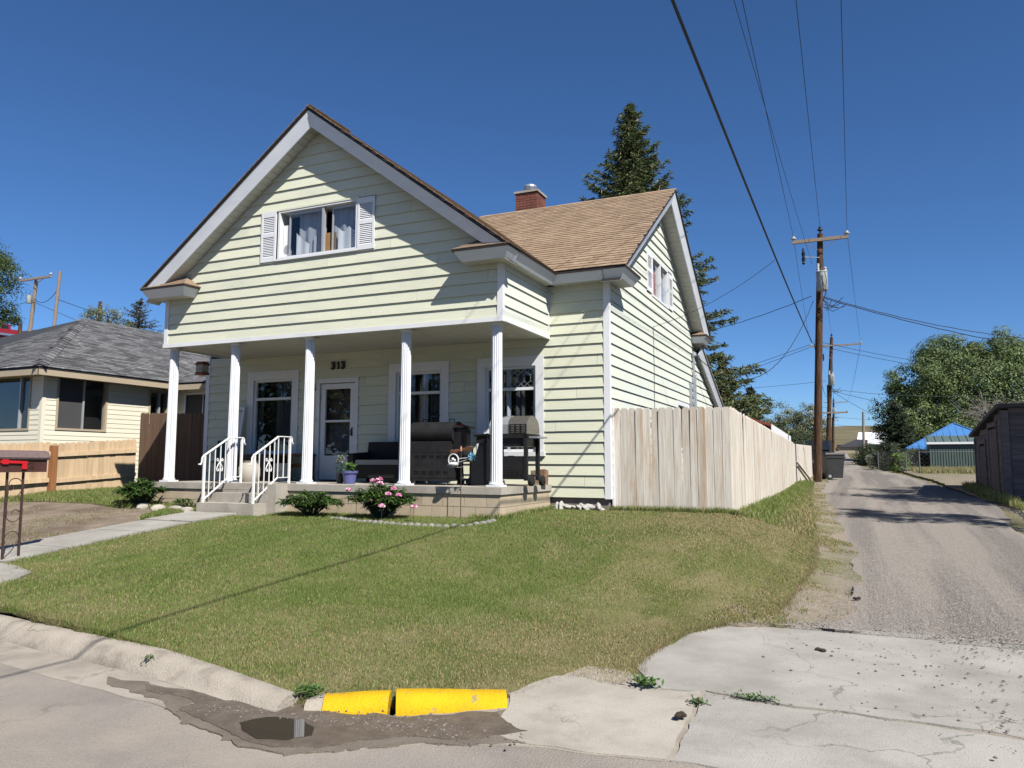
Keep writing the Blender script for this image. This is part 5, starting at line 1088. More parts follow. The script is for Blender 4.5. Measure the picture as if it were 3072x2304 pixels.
# ================================================================== neighbouring house
NB = thing('neighbour_house', 'low cream-sided house with grey hipped roof beyond the cedar fence', 'house', (-16.7, 5.5, .3))
NX, NY = -11.95, .65
FN = front(NY); SN = side(NX)
NW1 = (-14.4,-12.35,1.60,2.93); NW2 = (.98,2.32,1.62,2.93); NW3 = (3.55,4.2,2.05,2.78)
MB().box(-21.2,NX-.32,NY+.32,10,.0,3.0).build('wall_core', 'dark_interior', NB)
MB().box(NX-.25,-9.0,4.75,9.5,.0,3.0).build('wing_core', 'dark_interior', NB)
siding(NB, FN, .35, 3.0, lambda z: -16, lambda z: NX-.05, [NW1], mat='neighbour_siding', e=.115, butt=.012, split=False)
siding(NB, SN, .35, 3.0, lambda z: NY+.05, lambda z: 4.5, [NW2, NW3], mat='neighbour_siding', e=.115, butt=.012, split=False)
FW = front(4.45); NW4 = (-11.62,-10.6,2.1,2.76)
siding(NB, FW, .8, 3.0, lambda z: NX, lambda z: -9.0, [NW4], mat='neighbour_siding', e=.115, butt=.012, split=False)
MB().box(NX-.07,NX+.02,NY-.02,NY+.07,.3,3.0).build('corner_trim', 'neighbour_siding', NB)
MB().box(NX-.4,NX-.04,NY+.04,4.45,.0,.4).build('foundation', 'mortar_grey', NB); MB().box(-16,NX-.04,NY+.04,NY+.4,.0,.4).build('foundation', 'mortar_grey', NB)
def slider(fm, o, mid, mat='tan_fascia', screen=None, parent=NB, fr=.05):
    u0, u1, z0, z1 = o; w = MB(); fbox(w, fm, u0+.01, u1-.01, z0+.01, z1-.01, -.30, -.27); w = w.build('window', 'dark_interior', parent)
    f = MB()
    for a in ((u0,u0+fr,z0,z1),(u1-fr,u1,z0,z1),(u0+fr,u1-fr,z0,z0+fr),(u0+fr,u1-fr,z1-fr,z1)): fbox(f, fm, *a, -.1, .025)
    f.build('frame', mat, w); fbox(MB(), fm, mid-.02, mid+.02, z0+fr, z1-fr, -.06, .01).build('mullion', 'aluminium_frame', w)
    fbox(MB(), fm, u0+fr, mid-.02, z0+fr, z1-fr, -.05, -.045).build('pane', 'glass', w); fbox(MB(), fm, mid+.02, u1-fr, z0+fr, z1-fr, -.05, -.045).build('pane', 'glass', w)
    if screen: fbox(MB(), fm, *screen, -.03, -.025).build('screen', 'screen_grey', w)
    return w
slider(FN, NW1, -12.75); slider(SN, NW2, 1.68, screen=(1.03,1.66,1.67,2.88)); slider(SN, NW3, 3.9); slider(FW, NW4, -10.95, mat='white_trim', screen=(-11.57,-10.97,2.15,2.71))
w_ = slider(side(NX), (-.2+9,-.1+9,5,5.1), 8.85) if False else None
# roof
EX, EY, EZ = -11.55, .25, 3.02; RX, RY0, RY1, RZ = -16.8, 5.15, 8.5, 5.34
WXL = 2*RX-EX
nroof = MB()
for q in ([(WXL,EY,EZ),(EX,EY,EZ),(RX,RY0,RZ)], [(EX,EY,EZ),(EX,2*8.5-RY0+1.5,EZ),(RX,RY1,RZ),(RX,RY0,RZ)], [(WXL,2*8.5-RY0+1.5,EZ),(WXL,EY,EZ),(RX,RY0,RZ),(RX,RY1,RZ)]):
    p = [Vector(v) for v in q]; nroof.prism([v-Vector((0,0,.05)) for v in p], (0,0,.05))
nroof = nroof.build('hip_roof', 'roof_dark', NB)
ls = math.hypot(EX-RX, RZ-EZ); lf = math.hypot(RY0-EY, RZ-EZ)
hipk = lambda p: (p.y-EY)/(RY0-EY) > (EX-p.x)/(EX-RX)-.015
shingles(nroof, frame_mat((EX+.02, EY, EZ-.005), (0,1,0), (RX-EX,0,RZ-EZ)), 8.0, ls, .33, .145, 'shingle_grey', keep=lambda p: hipk(p), nparts=300)
shingles(nroof, frame_mat((-16.5, EY-.02, EZ-.005), (1,0,0), (0,RY0-EY,RZ-EZ)), 16.5+EX, lf, .33, .145, 'shingle_grey', keep=lambda p: not hipk(p) and p.x > RX-1, nparts=120)
hc = MB(); A = Vector((EX,EY,EZ)); B = Vector((RX,RY0,RZ)); d = B-A; nn = 26; sd = Vector((d.y,-d.x,0)).normalized()
for i in range(nn):
    a = A+d*(i/nn)+Vector((0,0,.055)); b = A+d*((i+1.1)/nn)+Vector((0,0,.043))
    hc.add([a-sd*.15-Vector((0,0,.065)), a, a+sd*.15-Vector((0,0,.065)), b-sd*.14-Vector((0,0,.065)), b, b+sd*.14-Vector((0,0,.065))], [(0,1,4,3),(1,2,5,4)], random.random())
hc.build('hip_cap', 'shingle_grey', nroof)
MB().box(WXL,EX-.02,EY+.005,EY+.04,EZ-.19,EZ-.045).build('fascia', 'tan_fascia', nroof); MB().box(EX-.045,EX-.01,EY+.005,4.5,EZ-.19,EZ-.045).build('fascia', 'tan_fascia', nroof)
MB().box(WXL,EX-.05,EY+.04,NY+.05,EZ-.17,EZ-.15).build('soffit', 'tan_fascia', nroof); MB().box(NX-.05,EX-.05,NY+.05,4.4,EZ-.172,EZ-.152).build('soffit', 'tan_fascia', nroof)
# wing roof
wr = slab_roof((-11.9,4.0,2.98),(-8.8,4.0,2.98),(-8.8,7.5,4.3),(-11.9,7.5,4.3)).build('wing_roof', 'roof_dark', NB); shingles(wr, frame_mat((-11.9,3.98,2.985),(1,0,0),(0,3.5,1.32)), 3.1, 3.7, .33, .145, 'shingle_grey', nparts=40)
MB().box(-11.9,-8.8,4.0,4.03,2.80,2.94).build('fascia', 'tan_fascia', wr)
MB().tube([(-11.0,7.2,3.9),(-11.0,7.2,5.0)], .11, 12).build('roof_vent', 'galvanised', NB, True); MB().lathe([(.17,4.95),(.18,5.0),(.18,5.16),(.02,5.2)], (-11.0,7.2,0), 14).build('roof_vent_cap', 'white_metal', NB, True)

# ================================================================== power poles and lines
def pole(name, label, base, top, r0=.17, r1=.11, arm=None, mat='pole_wood', group='power poles', trans=False, fuse=False, arms2=None, pin=True, tsc=1):
    b = Vector(base); tp = Vector(top); t = thing(name, label, 'power pole', tuple(b), group=group); d = tp-b
    MB().tube([b-Vector((0,0,.3)), b+d*.3, b+d*.65, tp], r0, 14, radii=[r0, r0*.92, (r0+r1)/2, r1]).build('shaft', mat, t, True)
    def P(h): return b+d*((h-b.z)/d.z)
    for (za_, x0, x1) in ([arm] if arm else []) + (arms2 or []):
        c = P(za_); MB().box(c.x+x0, c.x+x1, c.y-r1-.10, c.y-r1-.0, c.z-.06, c.z+.06).build('crossarm', 'pole_grey_wood' if mat == 'pole_wood' else mat, t)
        s = MB(); s.bar((c.x+x0*.62,c.y-r1-.07,c.z-.03),(c.x,c.y-r1-.04,c.z-.42),.04,.012); s.bar((c.x+x1*.62,c.y-r1-.07,c.z-.03),(c.x,c.y-r1-.04,c.z-.42),.04,.012); s.build('arm_brace', 'pole_grey_wood', t)
        for xx in (x0+.05, x1-.05): MB().lathe([(.02,.05),(.03,.1),(.10,.12),(.10,.15),(.05,.18),(.05,.22),(.02,.23)], (c.x+xx, c.y-r1-.05, c.z), 10).build('insulator', 'ceramic', t, True)
    if pin: MB().lathe([(.03,0),(.03,.1),(.10,.13),(.09,.17),(.05,.2),(.05,.26),(.02,.27)], tuple(tp), 10).build('insulator', 'wire_black', t, True)
    if trans:
        c = P(trans); x, y = c.x+.10, c.y-.36
        MB().lathe([(a*tsc, b*tsc) for a, b in ((.22,-.42),(.24,-.40),(.24,.40),(.255,.41),(.255,.44),(.2,.47),(.02,.49))], (x,y,c.z), 20).build('transformer', 'transformer', t, True)
        for q, zz in ((-.12,.30),(.12,.16)) if tsc > .6 else (): MB().lathe([(.05,.45),(.06,.50),(.04,.53),(.06,.56),(.04,.6),(.05,.45+zz),(.02,.47+zz)], (x+q,y,c.z-.45*(1-tsc)), 8).build('bushing', 'ceramic', t, True)
        if tsc < .6: return t
        s = MB(); s.tube([(x-.1,y-.25,c.z+.3),(x-.02,y-.3,c.z+.1),(x+.08,y-.27,c.z-.25)], .012, 5); s.tube([(x+.1,y-.25,c.z+.3),(x+.15,y-.28,c.z),(x+.1,y-.2,c.z-.5),(x,y+.1,c.z-.7)], .012, 5); s.build('leads', 'wire_black', t, kind='stuff')
        s = MB(); random.seed(3)
        for k in range(7):
            a = Vector((c.x+random.uniform(0,.15), c.y-.2, c.z-.55-random.random()*.4)); e = Vector((c.x+random.uniform(.3,1.1), c.y-.2+random.uniform(-.2,.3), c.z-.6-random.random()*.55))
            s.tube([a, a.lerp(e,.4)+Vector((0,0,-.25*random.random())), a.lerp(e,.75)+Vector((0,0,-.2*random.random())), e], .011, 5)
        s.build('secondary_leads', 'wire_black', t, kind='stuff')
    if fuse:
        c = P(fuse); s = MB(); s.bar((c.x,c.y-.15,c.z),(c.x-.5,c.y-.2,c.z+.06),.03); s.build('cutout_bracket', 'galvanised', t); MB().lathe([(.03,-.3),(.06,-.25),(.04,-.2),(.07,-.1),(.04,0),(.07,.1),(.04,.2),(.03,.3)], (c.x-.55,c.y-.2,c.z+.08), 10).build('fuse_cutout', 'grill_enamel', t, True)
    return t
pole('power_pole', 'nearest tall brown power pole with crossarm and grey transformer beside the alley', (3.77,19.2,.30), (4.22,18.55,9.25), .152, .10, arm=(9.0,-.95,.95), trans=7.42, tsc=.8, fuse=8.35)
pole('power_pole', 'second brown power pole up the alley with small transformer', (2.97,56.2,1.2), (3.66,55.5,11.1), .19, .12, arm=(10.4,-1.6,2.2), trans=7.6, fuse=9.4, arms2=[(5.0,-1.4,1.4)])
pole('power_pole', 'slim brown pole standing close behind the second power pole', (2.98,64,1.3), (3.05,63.5,8.0), .17, .13, pin=False)
pole('power_pole', 'distant brown power pole with crossarm above the alley', (1.8,119.5,2.4), (2.2,118.7,11.0), .2, .13, arm=(10.5,-1.4,2.0), trans=9.0)
pole('power_pole', 'farthest brown power pole in the row along the alley', (.8,160,3.0), (.9,160,10.5), .2, .14, arm=(9.9,-1.2,1.2), pin=False)
pole('power_pole', 'bare pale pole in front of the white-roofed building', (6.1,110.4,2.2), (6.25,110,8.4), .2, .15, mat='pole_grey_wood', pin=False)
pole('power_pole', 'crossarm pole on the hillside above the neighbouring roof, left of the thin pale pole', (-39.2,18.1,6.5), (-38.35,17.85,11.7), .12, .095, arm=(11.55,-1.3,1.5), mat='pole_grey_wood', trans=10.3, tsc=.55, pin=False)
pole('power_pole', 'tall thin pale pole rising behind the neighbouring roof', (-33.0,15.3,6.0), (-32.42,15.13,10.8), .09, .075, mat='pole_grey_wood', pin=False)
pole('power_pole', 'reddish pole top behind the ridge of the neighbouring roof', (-48.5,29.9,10.0), (-48.4,29.7,13.4), .15, .13, mat='pole_wood', pin=False)
pole('power_pole', 'short reddish pole top between the crossarm pole and the pale pole', (-44.5,21.0,8.0), (-44.4,21,9.9), .13, .11, mat='pole_wood', pin=False)
def wire(label, p, q, sag, r=.008, mat='wire_black', n=28, name='power_line', wig=0):
    p = Vector(p); q = Vector(q); pts = []
    for i in range(n+1):
        t = i/n; v = p.lerp(q, t); v.z -= sag*4*t*(1-t)
        if wig: v += Vector((0,0,wig*math.sin(i*2.4)))
        pts.append(v)
    return MB().tube(pts, r, 6).build(name, mat, None, True, label=label, cat='cable', group='overhead lines')
wire('thick black cable swooping overhead past the house toward the street', (3.80,18.66,5.27), (3.66,-26,5.75), .42, .017, n=40)
wire('overhead conductor from the left end of the nearest crossarm', (3.30,18.4,9.24), (4.2,-30,9.1), .3, .0065)
wire('overhead conductor from the top of the nearest pole', (4.22,18.55,9.5), (4.9,-30,9.4), .3, .0065)
wire('overhead conductor from the right end of the nearest crossarm', (5.12,18.4,9.24), (5.3,-30,9.1), .3, .0065)
wire('low neutral wire running toward the street from the nearest pole', (3.9,18.7,8.2), (3.5,-30,7.5), .4, .005)
wire('conductor between the left crossarm ends of the two nearest poles', (3.30,18.5,9.24), (2.1,55.4,10.6), .5, .007)
wire('conductor between the tops of the two nearest poles', (4.22,18.6,9.5), (3.66,55.5,11.3), .5, .007)
wire('conductor between the right crossarm ends of the two nearest poles', (5.12,18.5,9.24), (5.8,55.4,10.6), .5, .007)
wire('neutral wire between the two nearest poles below the transformers', (3.85,18.8,5.3), (3.1,56,6.3), .5, .012)
wire('twisted service drop sagging from the nearest pole to the side of the house', (3.9,18.6,6.8), (1.2,9.88,3.82), 1.6, .011, wig=.006)
wire('thin telephone drop from the thick cable to the side of the house', (3.70,5.65,5.13), (1.13,5.5,3.87), .16, .005)
wire('upper twisted service drop from the nearest pole toward the right', (4.05,18.6,7.0), (15.5,27.2,5.75), .5, .013, wig=.008)
wire('lower twisted service drop from the nearest pole toward the right', (4.05,18.6,6.95), (15.5,27.3,5.0), .3, .015, wig=.008)
wire('striped service drop from the nearest pole over the house roof to the left', (3.85,18.7,7.0), (-8,34,8.5), .6, .012, wig=.008)
wire('upper thin line from the nearest pole to the left below the cable', (3.7,18.7,5.2), (-12,40,5.4), .5, .008)
wire('lower thin line from the nearest pole to the left below the cable', (3.7,18.7,5.1), (-12,38,4.6), .5, .008)
wire('level line from the nearest pole to the right above the blue roof', (3.85,18.7,5.35), (15,33,5.0), .3, .008)
wire('lower pair line from the nearest pole to the right', (3.85,18.7,5.2), (16,36,5.2), .4, .008)
wire('service drop from the second pole down to the big tree', (3.2,56,7.0), (16,62,6.6), .4, .016)
wire('lower service drop from the second pole to the right', (3.2,56,6.9), (16,64,4.8), .4, .016)
wire('steep drop from the second pole to the blue-roofed house', (3.2,56,7.0), (10,60,3.2), .3, .014)
wire('level line from the second pole to the left', (3.1,56,7.6), (-20,62,8.0), .4, .014)
wire('conductor between the second and the distant pole', (3.66,55.6,11.1), (2.2,118.7,11.1), .8, .014)
wire('right conductor between the second and the distant pole', (5.8,55.5,10.6), (4.1,118.6,10.6), .8, .014)
wire('far line crossing the alley behind the second pole', (2.2,118,8.2), (24,112,7.0), .5, .02)
wire('lower far line crossing the alley behind the second pole', (2.2,118,7.0), (24,112,5.6), .5, .02)
wire('line strung from the hillside crossarm pole down to the neighbouring roof', (-38.4,17.8,10.2), (-25,22,6.0), .5, .014)
wire('line from the hillside crossarm pole past the pale pole', (-38.4,17.8,10.4), (-32.5,15.2,10.0), .5, .016)
wire('line from the pale pole to the reddish pole top', (-32.5,15.2,9.3), (-40,36,10.6), .5, .014)
wire('line from the hillside crossarm pole out of the picture', (-38.4,17.8,10.3), (-46,14,8.8), .3, .014)

# ================================================================== things along the alley
def bin_thing(label, x, y, z, rz):
    t = thing('wheeled_bin', label, 'bin', (x,y,z), rz)
    MB().hexa([(-.25,-.27,.06),(.25,-.27,.06),(.25,.25,.06),(-.25,.25,.06),(-.33,-.34,.94),(.33,-.34,.94),(.33,.36,.94),(-.33,.36,.94)]).build('bin_body', 'bin_black', t, local=True)
    MB().hexa([(-.34,-.36,.80),(.34,-.36,.80),(.34,.37,.80),(-.34,.37,.80),(-.345,-.365,.86),(.345,-.365,.86),(.345,.375,.86),(-.345,.375,.86)]).build('rim', 'bin_black', t, local=True)
    MB().hexa([(-.36,-.38,.941),(.36,-.38,.941),(.36,.40,.941),(-.36,.40,.941),(-.33,-.34,1.02),(.33,-.34,1.02),(.33,.38,1.0),(-.33,.38,1.0)]).build('lid', 'bin_black', t, local=True)
    for s in (-1,1): MB().tube([(s*.24,.24,.13),(s*.31,.24,.13)], .13, 16).build('wheel', 'rubber', t, local=True)
    for s in (-1,1): MB().tube([(s*.313,.24,.13),(s*.32,.24,.13)], .06, 12).build('hub', 'galvanised', t, local=True)
    MB().tube([(-.25,.42,.93),(.25,.42,.93)], .02, 8).build('handle', 'bin_black', t, local=True)
bin_thing('black wheeled rubbish bin standing beside the nearest power pole', 4.26, 20.6, float(za(20.6)), R(115))
# dark weathered shed
SX, SY0, SY1 = 8.42, 11.3, 16.2
t = thing('weathered_shed', 'dark weathered plank shed with sloping roof at the right edge', 'shed', (SX+2, 13.5, .05))
MB().hexa([(SX+.05,SY0+.05,-.1),(SX+4,SY0+.05,-.1),(SX+4,SY1,-.1),(SX+.05,SY1,-.1),(SX+.05,SY0+.05,2.25),(SX+4,SY0+.05,2.25),(SX+4,SY1,1.72),(SX+.05,SY1,1.72)]).build('wall_core', 'dark_interior', t)
for k in range(16):
    z = -.05+.146*k; MB().hexa([(SX+.16,SY0-.012,z),(SX+4,SY0-.012,z),(SX+4,SY0+.05,z),(SX+.16,SY0+.05,z),(SX+.16,SY0+.004,z+.144),(SX+4,SY0+.004,z+.144),(SX+4,SY0+.05,z+.144),(SX+.16,SY0+.05,z+.144)]).build('wall_plank', 'shed_wood', t)
DRS = [(12.0,13.35,1.85),(14.0,15.2,1.45)]
for k in range(16):
    z = -.05+.146*k; zt = z+.144
    ymax = SY1 if zt < 1.72 else SY0+(2.25-zt)/.53*(SY1-SY0)
    cuts = [(a, b) for a, b, h in DRS if z < h]; cur = SY0+.16
    for a, b in cuts + [(ymax, ymax)]:
        if min(a, ymax)-cur > .05: MB().hexa([(SX-.012,cur,z),(SX+.05,cur,z),(SX+.05,min(a,ymax),z),(SX-.012,min(a,ymax),z),(SX+.004,cur,zt),(SX+.05,cur,zt),(SX+.05,min(a,ymax),zt),(SX+.004,min(a,ymax),zt)]).build('wall_plank', 'shed_wood', t)
        cur = max(cur, b)
for a, b, h in DRS:
    dr = MB().box(SX-.0,SX+.04,a+.05,b-.05,-.05,h-.06).build('door', 'shed_wood', t); n = 6
    for i in range(n): y = a+.05+(b-a-.1)*i/n; MB().box(SX-.02,SX-.001,y+.004,y+(b-a-.1)/n-.004,-.04,h-.08).build('door_plank', 'shed_wood', dr)
    for q in ((a-.05,a+.05,-.05,h),(b-.05,b+.05,-.05,h),(a-.05,b+.05,h,h+.12)): MB().box(SX-.035,SX+.02,*q).build('door_trim', 'shed_wood', dr)
for y in (SY0+.08, SY1-.08): MB().box(SX-.03,SX+.03,y-.09,y+.07,-.05,2.2 if y < 12 else 1.65).build('corner_board', 'shed_wood', t)
MB().box(SX-.02,SX+.15,SY0-.03,SY0+.02,-.05,2.2).build('corner_board', 'shed_wood', t)
MB().hexa([(SX-.12,SY0-.2,2.27),(SX+4.2,SY0-.2,2.27),(SX+4.2,SY1+.25,1.70),(SX-.12,SY1+.25,1.70),(SX-.12,SY0-.2,2.36),(SX+4.2,SY0-.2,2.36),(SX+4.2,SY1+.25,1.79),(SX-.12,SY1+.25,1.79)]).build('roof', 'shed_roof', t)
# green metal shed
gx0, gx1, gy, gz_ = 8.75, 12.2, 36.9, .45
t = thing('metal_shed', 'green corrugated metal garden shed with white trim line', 'shed', (10.4,37.6,gz_))
MB().box(gx0,gx1,gy,gy+2.2,gz_-.1,gz_+.28).build('plinth', 'concrete', t)
MB().box(gx0+.05,gx1-.05,gy+.06,gy+2.1,gz_+.27,2.1).build('shed_core', 'metal_green', t)
for i in range(26):
    x = gx0+.03+i*(gx1-gx0-.06)/26; MB().box(x+.015,x+(gx1-gx0)/26-.03,gy+.02,gy+.059,gz_+.29,1.92).build('wall_rib', 'metal_green', t)
MB().box(gx0-.1,gx1+.1,gy-.125,gy-.101,1.97,2.085).build('white_trim_line', 'metal_white', t)
MB().hexa([(gx0-.1,gy-.1,2.04),(gx1+.1,gy-.1,2.04),(gx1+.1,gy+1.1,2.42),(gx0-.1,gy+1.1,2.42),(gx0-.1,gy-.1,2.08),(gx1+.1,gy-.1,2.08),(gx1+.1,gy+1.1,2.46),(gx0-.1,gy+1.1,2.46)]).build('roof', 'metal_green', t)
for i in range(10):
    x = gx0+i*(gx1-gx0)/9; MB().hexa([(x-.02,gy-.1,2.085),(x+.02,gy-.1,2.085),(x+.02,gy+1.1,2.465),(x-.02,gy+1.1,2.465),(x-.02,gy-.1,2.12),(x+.02,gy-.1,2.12),(x+.02,gy+1.1,2.5),(x-.02,gy+1.1,2.5)]).build('roof_rib', 'metal_green', t)
# blue roofed building behind it
t = thing('blue_roof_house', 'white house with bright blue standing-seam roof behind the green shed', 'house', (12,56,.9)); bx0, bx1, by0, by1 = 8.5,15.8,53.2,62
ap = Vector((12.1,57.6,4.0))
MB().box(bx0+.3,bx1-.3,by0+.3,by1,.6,2.0).build('wall', 'metal_white', t)
for k in range(9): MB().hexa([(bx0+.3,by0+.27,.7+.145*k),(bx1-.3,by0+.27,.7+.145*k),(bx1-.3,by0+.30,.7+.145*k),(bx0+.3,by0+.30,.7+.145*k),(bx0+.3,by0+.29,.84+.145*k),(bx1-.3,by0+.29,.84+.145*k),(bx1-.3,by0+.30,.84+.145*k),(bx0+.3,by0+.30,.84+.145*k)]).build('siding_board', 'metal_white', t)
rf = MB().prism([(bx0,by0,1.98),(bx1,by0,1.98),tuple(ap)], (0,0,.06)); q = MB().prism([(bx0,by1,1.98),(bx0,by0,1.98),tuple(ap)], (0,0,.06)); rf.add(q.v,q.f); q = MB().prism([(bx1,by0,1.98),(bx1,by1,1.98),tuple(ap)], (0,0,.06)); rf.add(q.v,q.f); rf = rf.build('roof', 'metal_blue', t)
for i in range(1,16):
    s = i/16; x = bx0+(bx1-bx0)*s; h = 1-abs(s-.5)*2; a = Vector((x,by0,2.05)); b = Vector((x,by0+(ap.y-by0)*h,2.05+(ap.z-2.0)*h)); MB().bar(a, b, .05, .05).build('roof_seam', 'metal_blue', rf)
for c in ((bx0,by0),(bx1,by0)): MB().bar((c[0],c[1],2.06), tuple(ap+Vector((0,0,.09))), .14, .05).build('hip_cap', 'metal_blue', rf)
# white-roofed hall
t = thing('white_roof_hall', 'long low building with white metal roof at the end of the alley', 'building', (10,136,2.6))
MB().box(5.6,24,132,146,2,4.3).build('wall', 'metal_grey_roof', t); MB().hexa([(5.2,131.5,4.2),(24.4,131.5,4.2),(24.4,139,6.4),(5.6,139,6.4),(5.2,131.5,4.35),(24.4,131.5,4.35),(24.4,139,6.55),(5.6,139,6.55)]).build('roof', 'metal_white', t)
MB().hexa([(2.6,126,2.6),(6.6,126,2.6),(6.6,131,2.6),(2.6,131,2.6),(2.6,126,3.7),(6.6,126,3.7),(6.6,131,3.7),(2.6,131,3.7)]).build('annex', 'tan_fascia', t); MB().prism([(2.3,125.7,3.7),(6.9,125.7,3.7),(6.9,128.5,4.9),(5.2,128.5,5.0)], (0,3,0)).build('annex_roof', 'roof_dark', t)
for x in (8,12,16,20): MB().box(x,x+1.6,131.9,131.99,3.0,3.9).build('window', 'car_glass', t)
# red-roofed outbuilding behind the side fence
t = thing('red_roof_garage', 'white outbuilding with red roof behind the alley fence', 'garage', (.5,17,.3))
MB().box(-4,2.2,14.6,20.3,.2,1.95).build('wall', 'metal_white', t)
rf = MB().hexa([(2.75,13.7,2.02),(2.75,20.9,1.90),(-.6,20.9,3.0),(-.6,13.7,3.1),(2.75,13.7,2.10),(2.75,20.9,1.98),(-.6,20.9,3.08),(-.6,13.7,3.18)]).build('roof', 'roof_red', t); MB().hexa([(2.76,13.65,1.86),(2.79,13.65,1.86),(2.79,20.95,1.74),(2.76,20.95,1.74),(2.76,13.65,2.07),(2.79,13.65,2.07),(2.79,20.95,1.95),(2.76,20.95,1.95)]).build('fascia', 'metal_white', rf)
MB().prism([(2.7,20.93,1.76),(2.7,20.93,1.93),(-.6,20.93,3.03),(-.6,20.93,2.8)], (0,.03,0)).build('gable_trim', 'metal_white', rf)
# chain-link fence and gate
t = thing('chain_link_gate', 'low chain-link gate and fence in front of the green shed', 'gate', (7.6,31,.45))
gp = [(6.2,36.5),(6.9,34),(7.35,32),(7.8,29.9),(10.5,29.5)]
for x, y in gp: MB().tube([(x,y,float(za(y))-.1),(x,y,float(za(y))+1.05)], .03, 8).build('post', 'chain_link', t)
for a, b in zip(gp, gp[1:]):
    za0, zb0 = float(za(a[1])), float(za(b[1])); MB().tube([(a[0],a[1],za0+1.0),(b[0],b[1],zb0+1.0)], .02, 6).build('top_rail', 'chain_link', t)
    m = MB(); L = math.hypot(b[0]-a[0],b[1]-a[1]); n = int(L/.2)
    f = lambda s, z: (a[0]+(b[0]-a[0])*s, a[1]+(b[1]-a[1])*s, za0+(zb0-za0)*s+z)
    for i in range(-5, n):
        for sg in (0,1):
            s0, s1 = i/n, (i+5)/n; z0_, z1_ = .02, .98
            if s0 < 0: z0_ += (-s0)*(z1_-z0_)/(s1-s0); s0 = 0
            if s1 > 1: z1_ = z0_+(1-s0)*(z1_-z0_)/(s1-s0); s1 = 1
            p, q = (f(s0,z0_), f(s1,z1_)) if sg == 0 else (f(s0,1-z0_), f(s1,1-z1_)); m.bar(p, q, .0035)
    m.build('wire_mesh', 'chain_link', t, kind='stuff')
# vehicles
def car(name, label, x, y, z, rz, mat, pickup=True, group=None):
    t = thing(name, label, 'truck' if pickup else 'car', (x,y,z), rz, group)
    L, Wd = (2.7,.95) if pickup else (2.2,.9)
    pr = [(-L,.45),(-L,.95),(-.45,1.0),(L*.45,1.02),(L*.97,.92),(L,.5),(L*.8,.38),(-L*.85,.38)]
    MB().prism([(-Wd,p[0],p[1]) for p in pr], (2*Wd,0,0)).build('body', mat, t, local=True)
    cb = [(-.45,1.0),(-.38,1.68),(.75,1.70),(1.3,1.03)] if pickup else [(-L*.9,.98),(-L*.75,1.55),(L*.2,1.6),(L*.5,1.03)]
    MB().prism([(-Wd*.9,p[0],p[1]) for p in cb], (1.8*Wd,0,0)).build('cab', mat, t, local=True)
    for s in (-1,1): MB().prism([(s*Wd*.905,cb[0][0]+.12,1.08),(s*Wd*.905,cb[1][0]+.1,1.6),(s*Wd*.905,cb[2][0]-.1,1.62),(s*Wd*.905,cb[3][0]-.2,1.08)], (s*.01,0,0)).build('side_window', 'car_glass', t, local=True)
    MB().hexa([(-.72,cb[0][0]-.02,1.1),(.72,cb[0][0]-.02,1.1),(.72,cb[0][0]+.02,1.1),(-.72,cb[0][0]+.02,1.1),(-.68,cb[1][0]-.02,1.6),(.68,cb[1][0]-.02,1.6),(.68,cb[1][0]+.02,1.6),(-.68,cb[1][0]+.02,1.6)]).build('rear_window', 'car_glass', t, local=True)
    MB().hexa([(-.76,cb[3][0]-.08,1.1),(.76,cb[3][0]-.08,1.1),(.76,cb[3][0]-.02,1.1),(-.76,cb[3][0]-.02,1.1),(-.70,cb[2][0]+.02,1.62),(.70,cb[2][0]+.02,1.62),(.70,cb[2][0]+.08,1.62),(-.70,cb[2][0]+.08,1.62)]).build('windscreen', 'car_glass', t, local=True)
    for sx in (-1,1):
        for yy in (-L*.62,L*.62): MB().tube([(sx*(Wd-.18),yy,.36),(sx*(Wd+.01),yy,.36)], .36, 18).build('wheel', 'rubber', t, local=True)
        MB().box(sx*Wd*.98,sx*Wd*.82,-L-.015,-L+.01,.72,.93).build('tail_light', 'tail_light', t, local=True); MB().box(sx*Wd*.9,sx*Wd*.6,L-.04,L+.012,.68,.82).build('headlight', 'ceramic', t, local=True)
    MB().box(-Wd,Wd,-L-.1,-L-.001,.42,.58).build('bumper', 'chrome', t, local=True)
car('pickup_truck', 'distant dark red pickup truck at the top of the alley', 1.35, 212.7, float(za(212.7)), R(8), 'car_dark_red')
car('parked_car', 'bright red car glimpsed above the neighbouring roof at the left edge', -58.0, 27.9, 10.35, R(75), 'car_red', True)
car('parked_car', 'dark car parked behind the nearest power pole', 3.0, 33.5, float(za(33)), R(5), 'car_dark', False)
# dark-roofed house far left
t = thing('hillside_house', 'dark-roofed house on the hillside behind the red car', 'house', (-79,44,12)); MB().box(-86,-74,41,50,11,14.2).build('wall', 'metal_white', t); MB().prism([(-86.6,40.4,14.1),(-86.6,50.6,14.1),(-86.6,45.5,15.9)], (13.2,0,0)).build('roof', 'roof_dark', t)
for x in (-84,-80.5,-77): MB().box(x,x+1.2,40.95,41.0,12.4,13.6).build('window', 'car_glass', t)
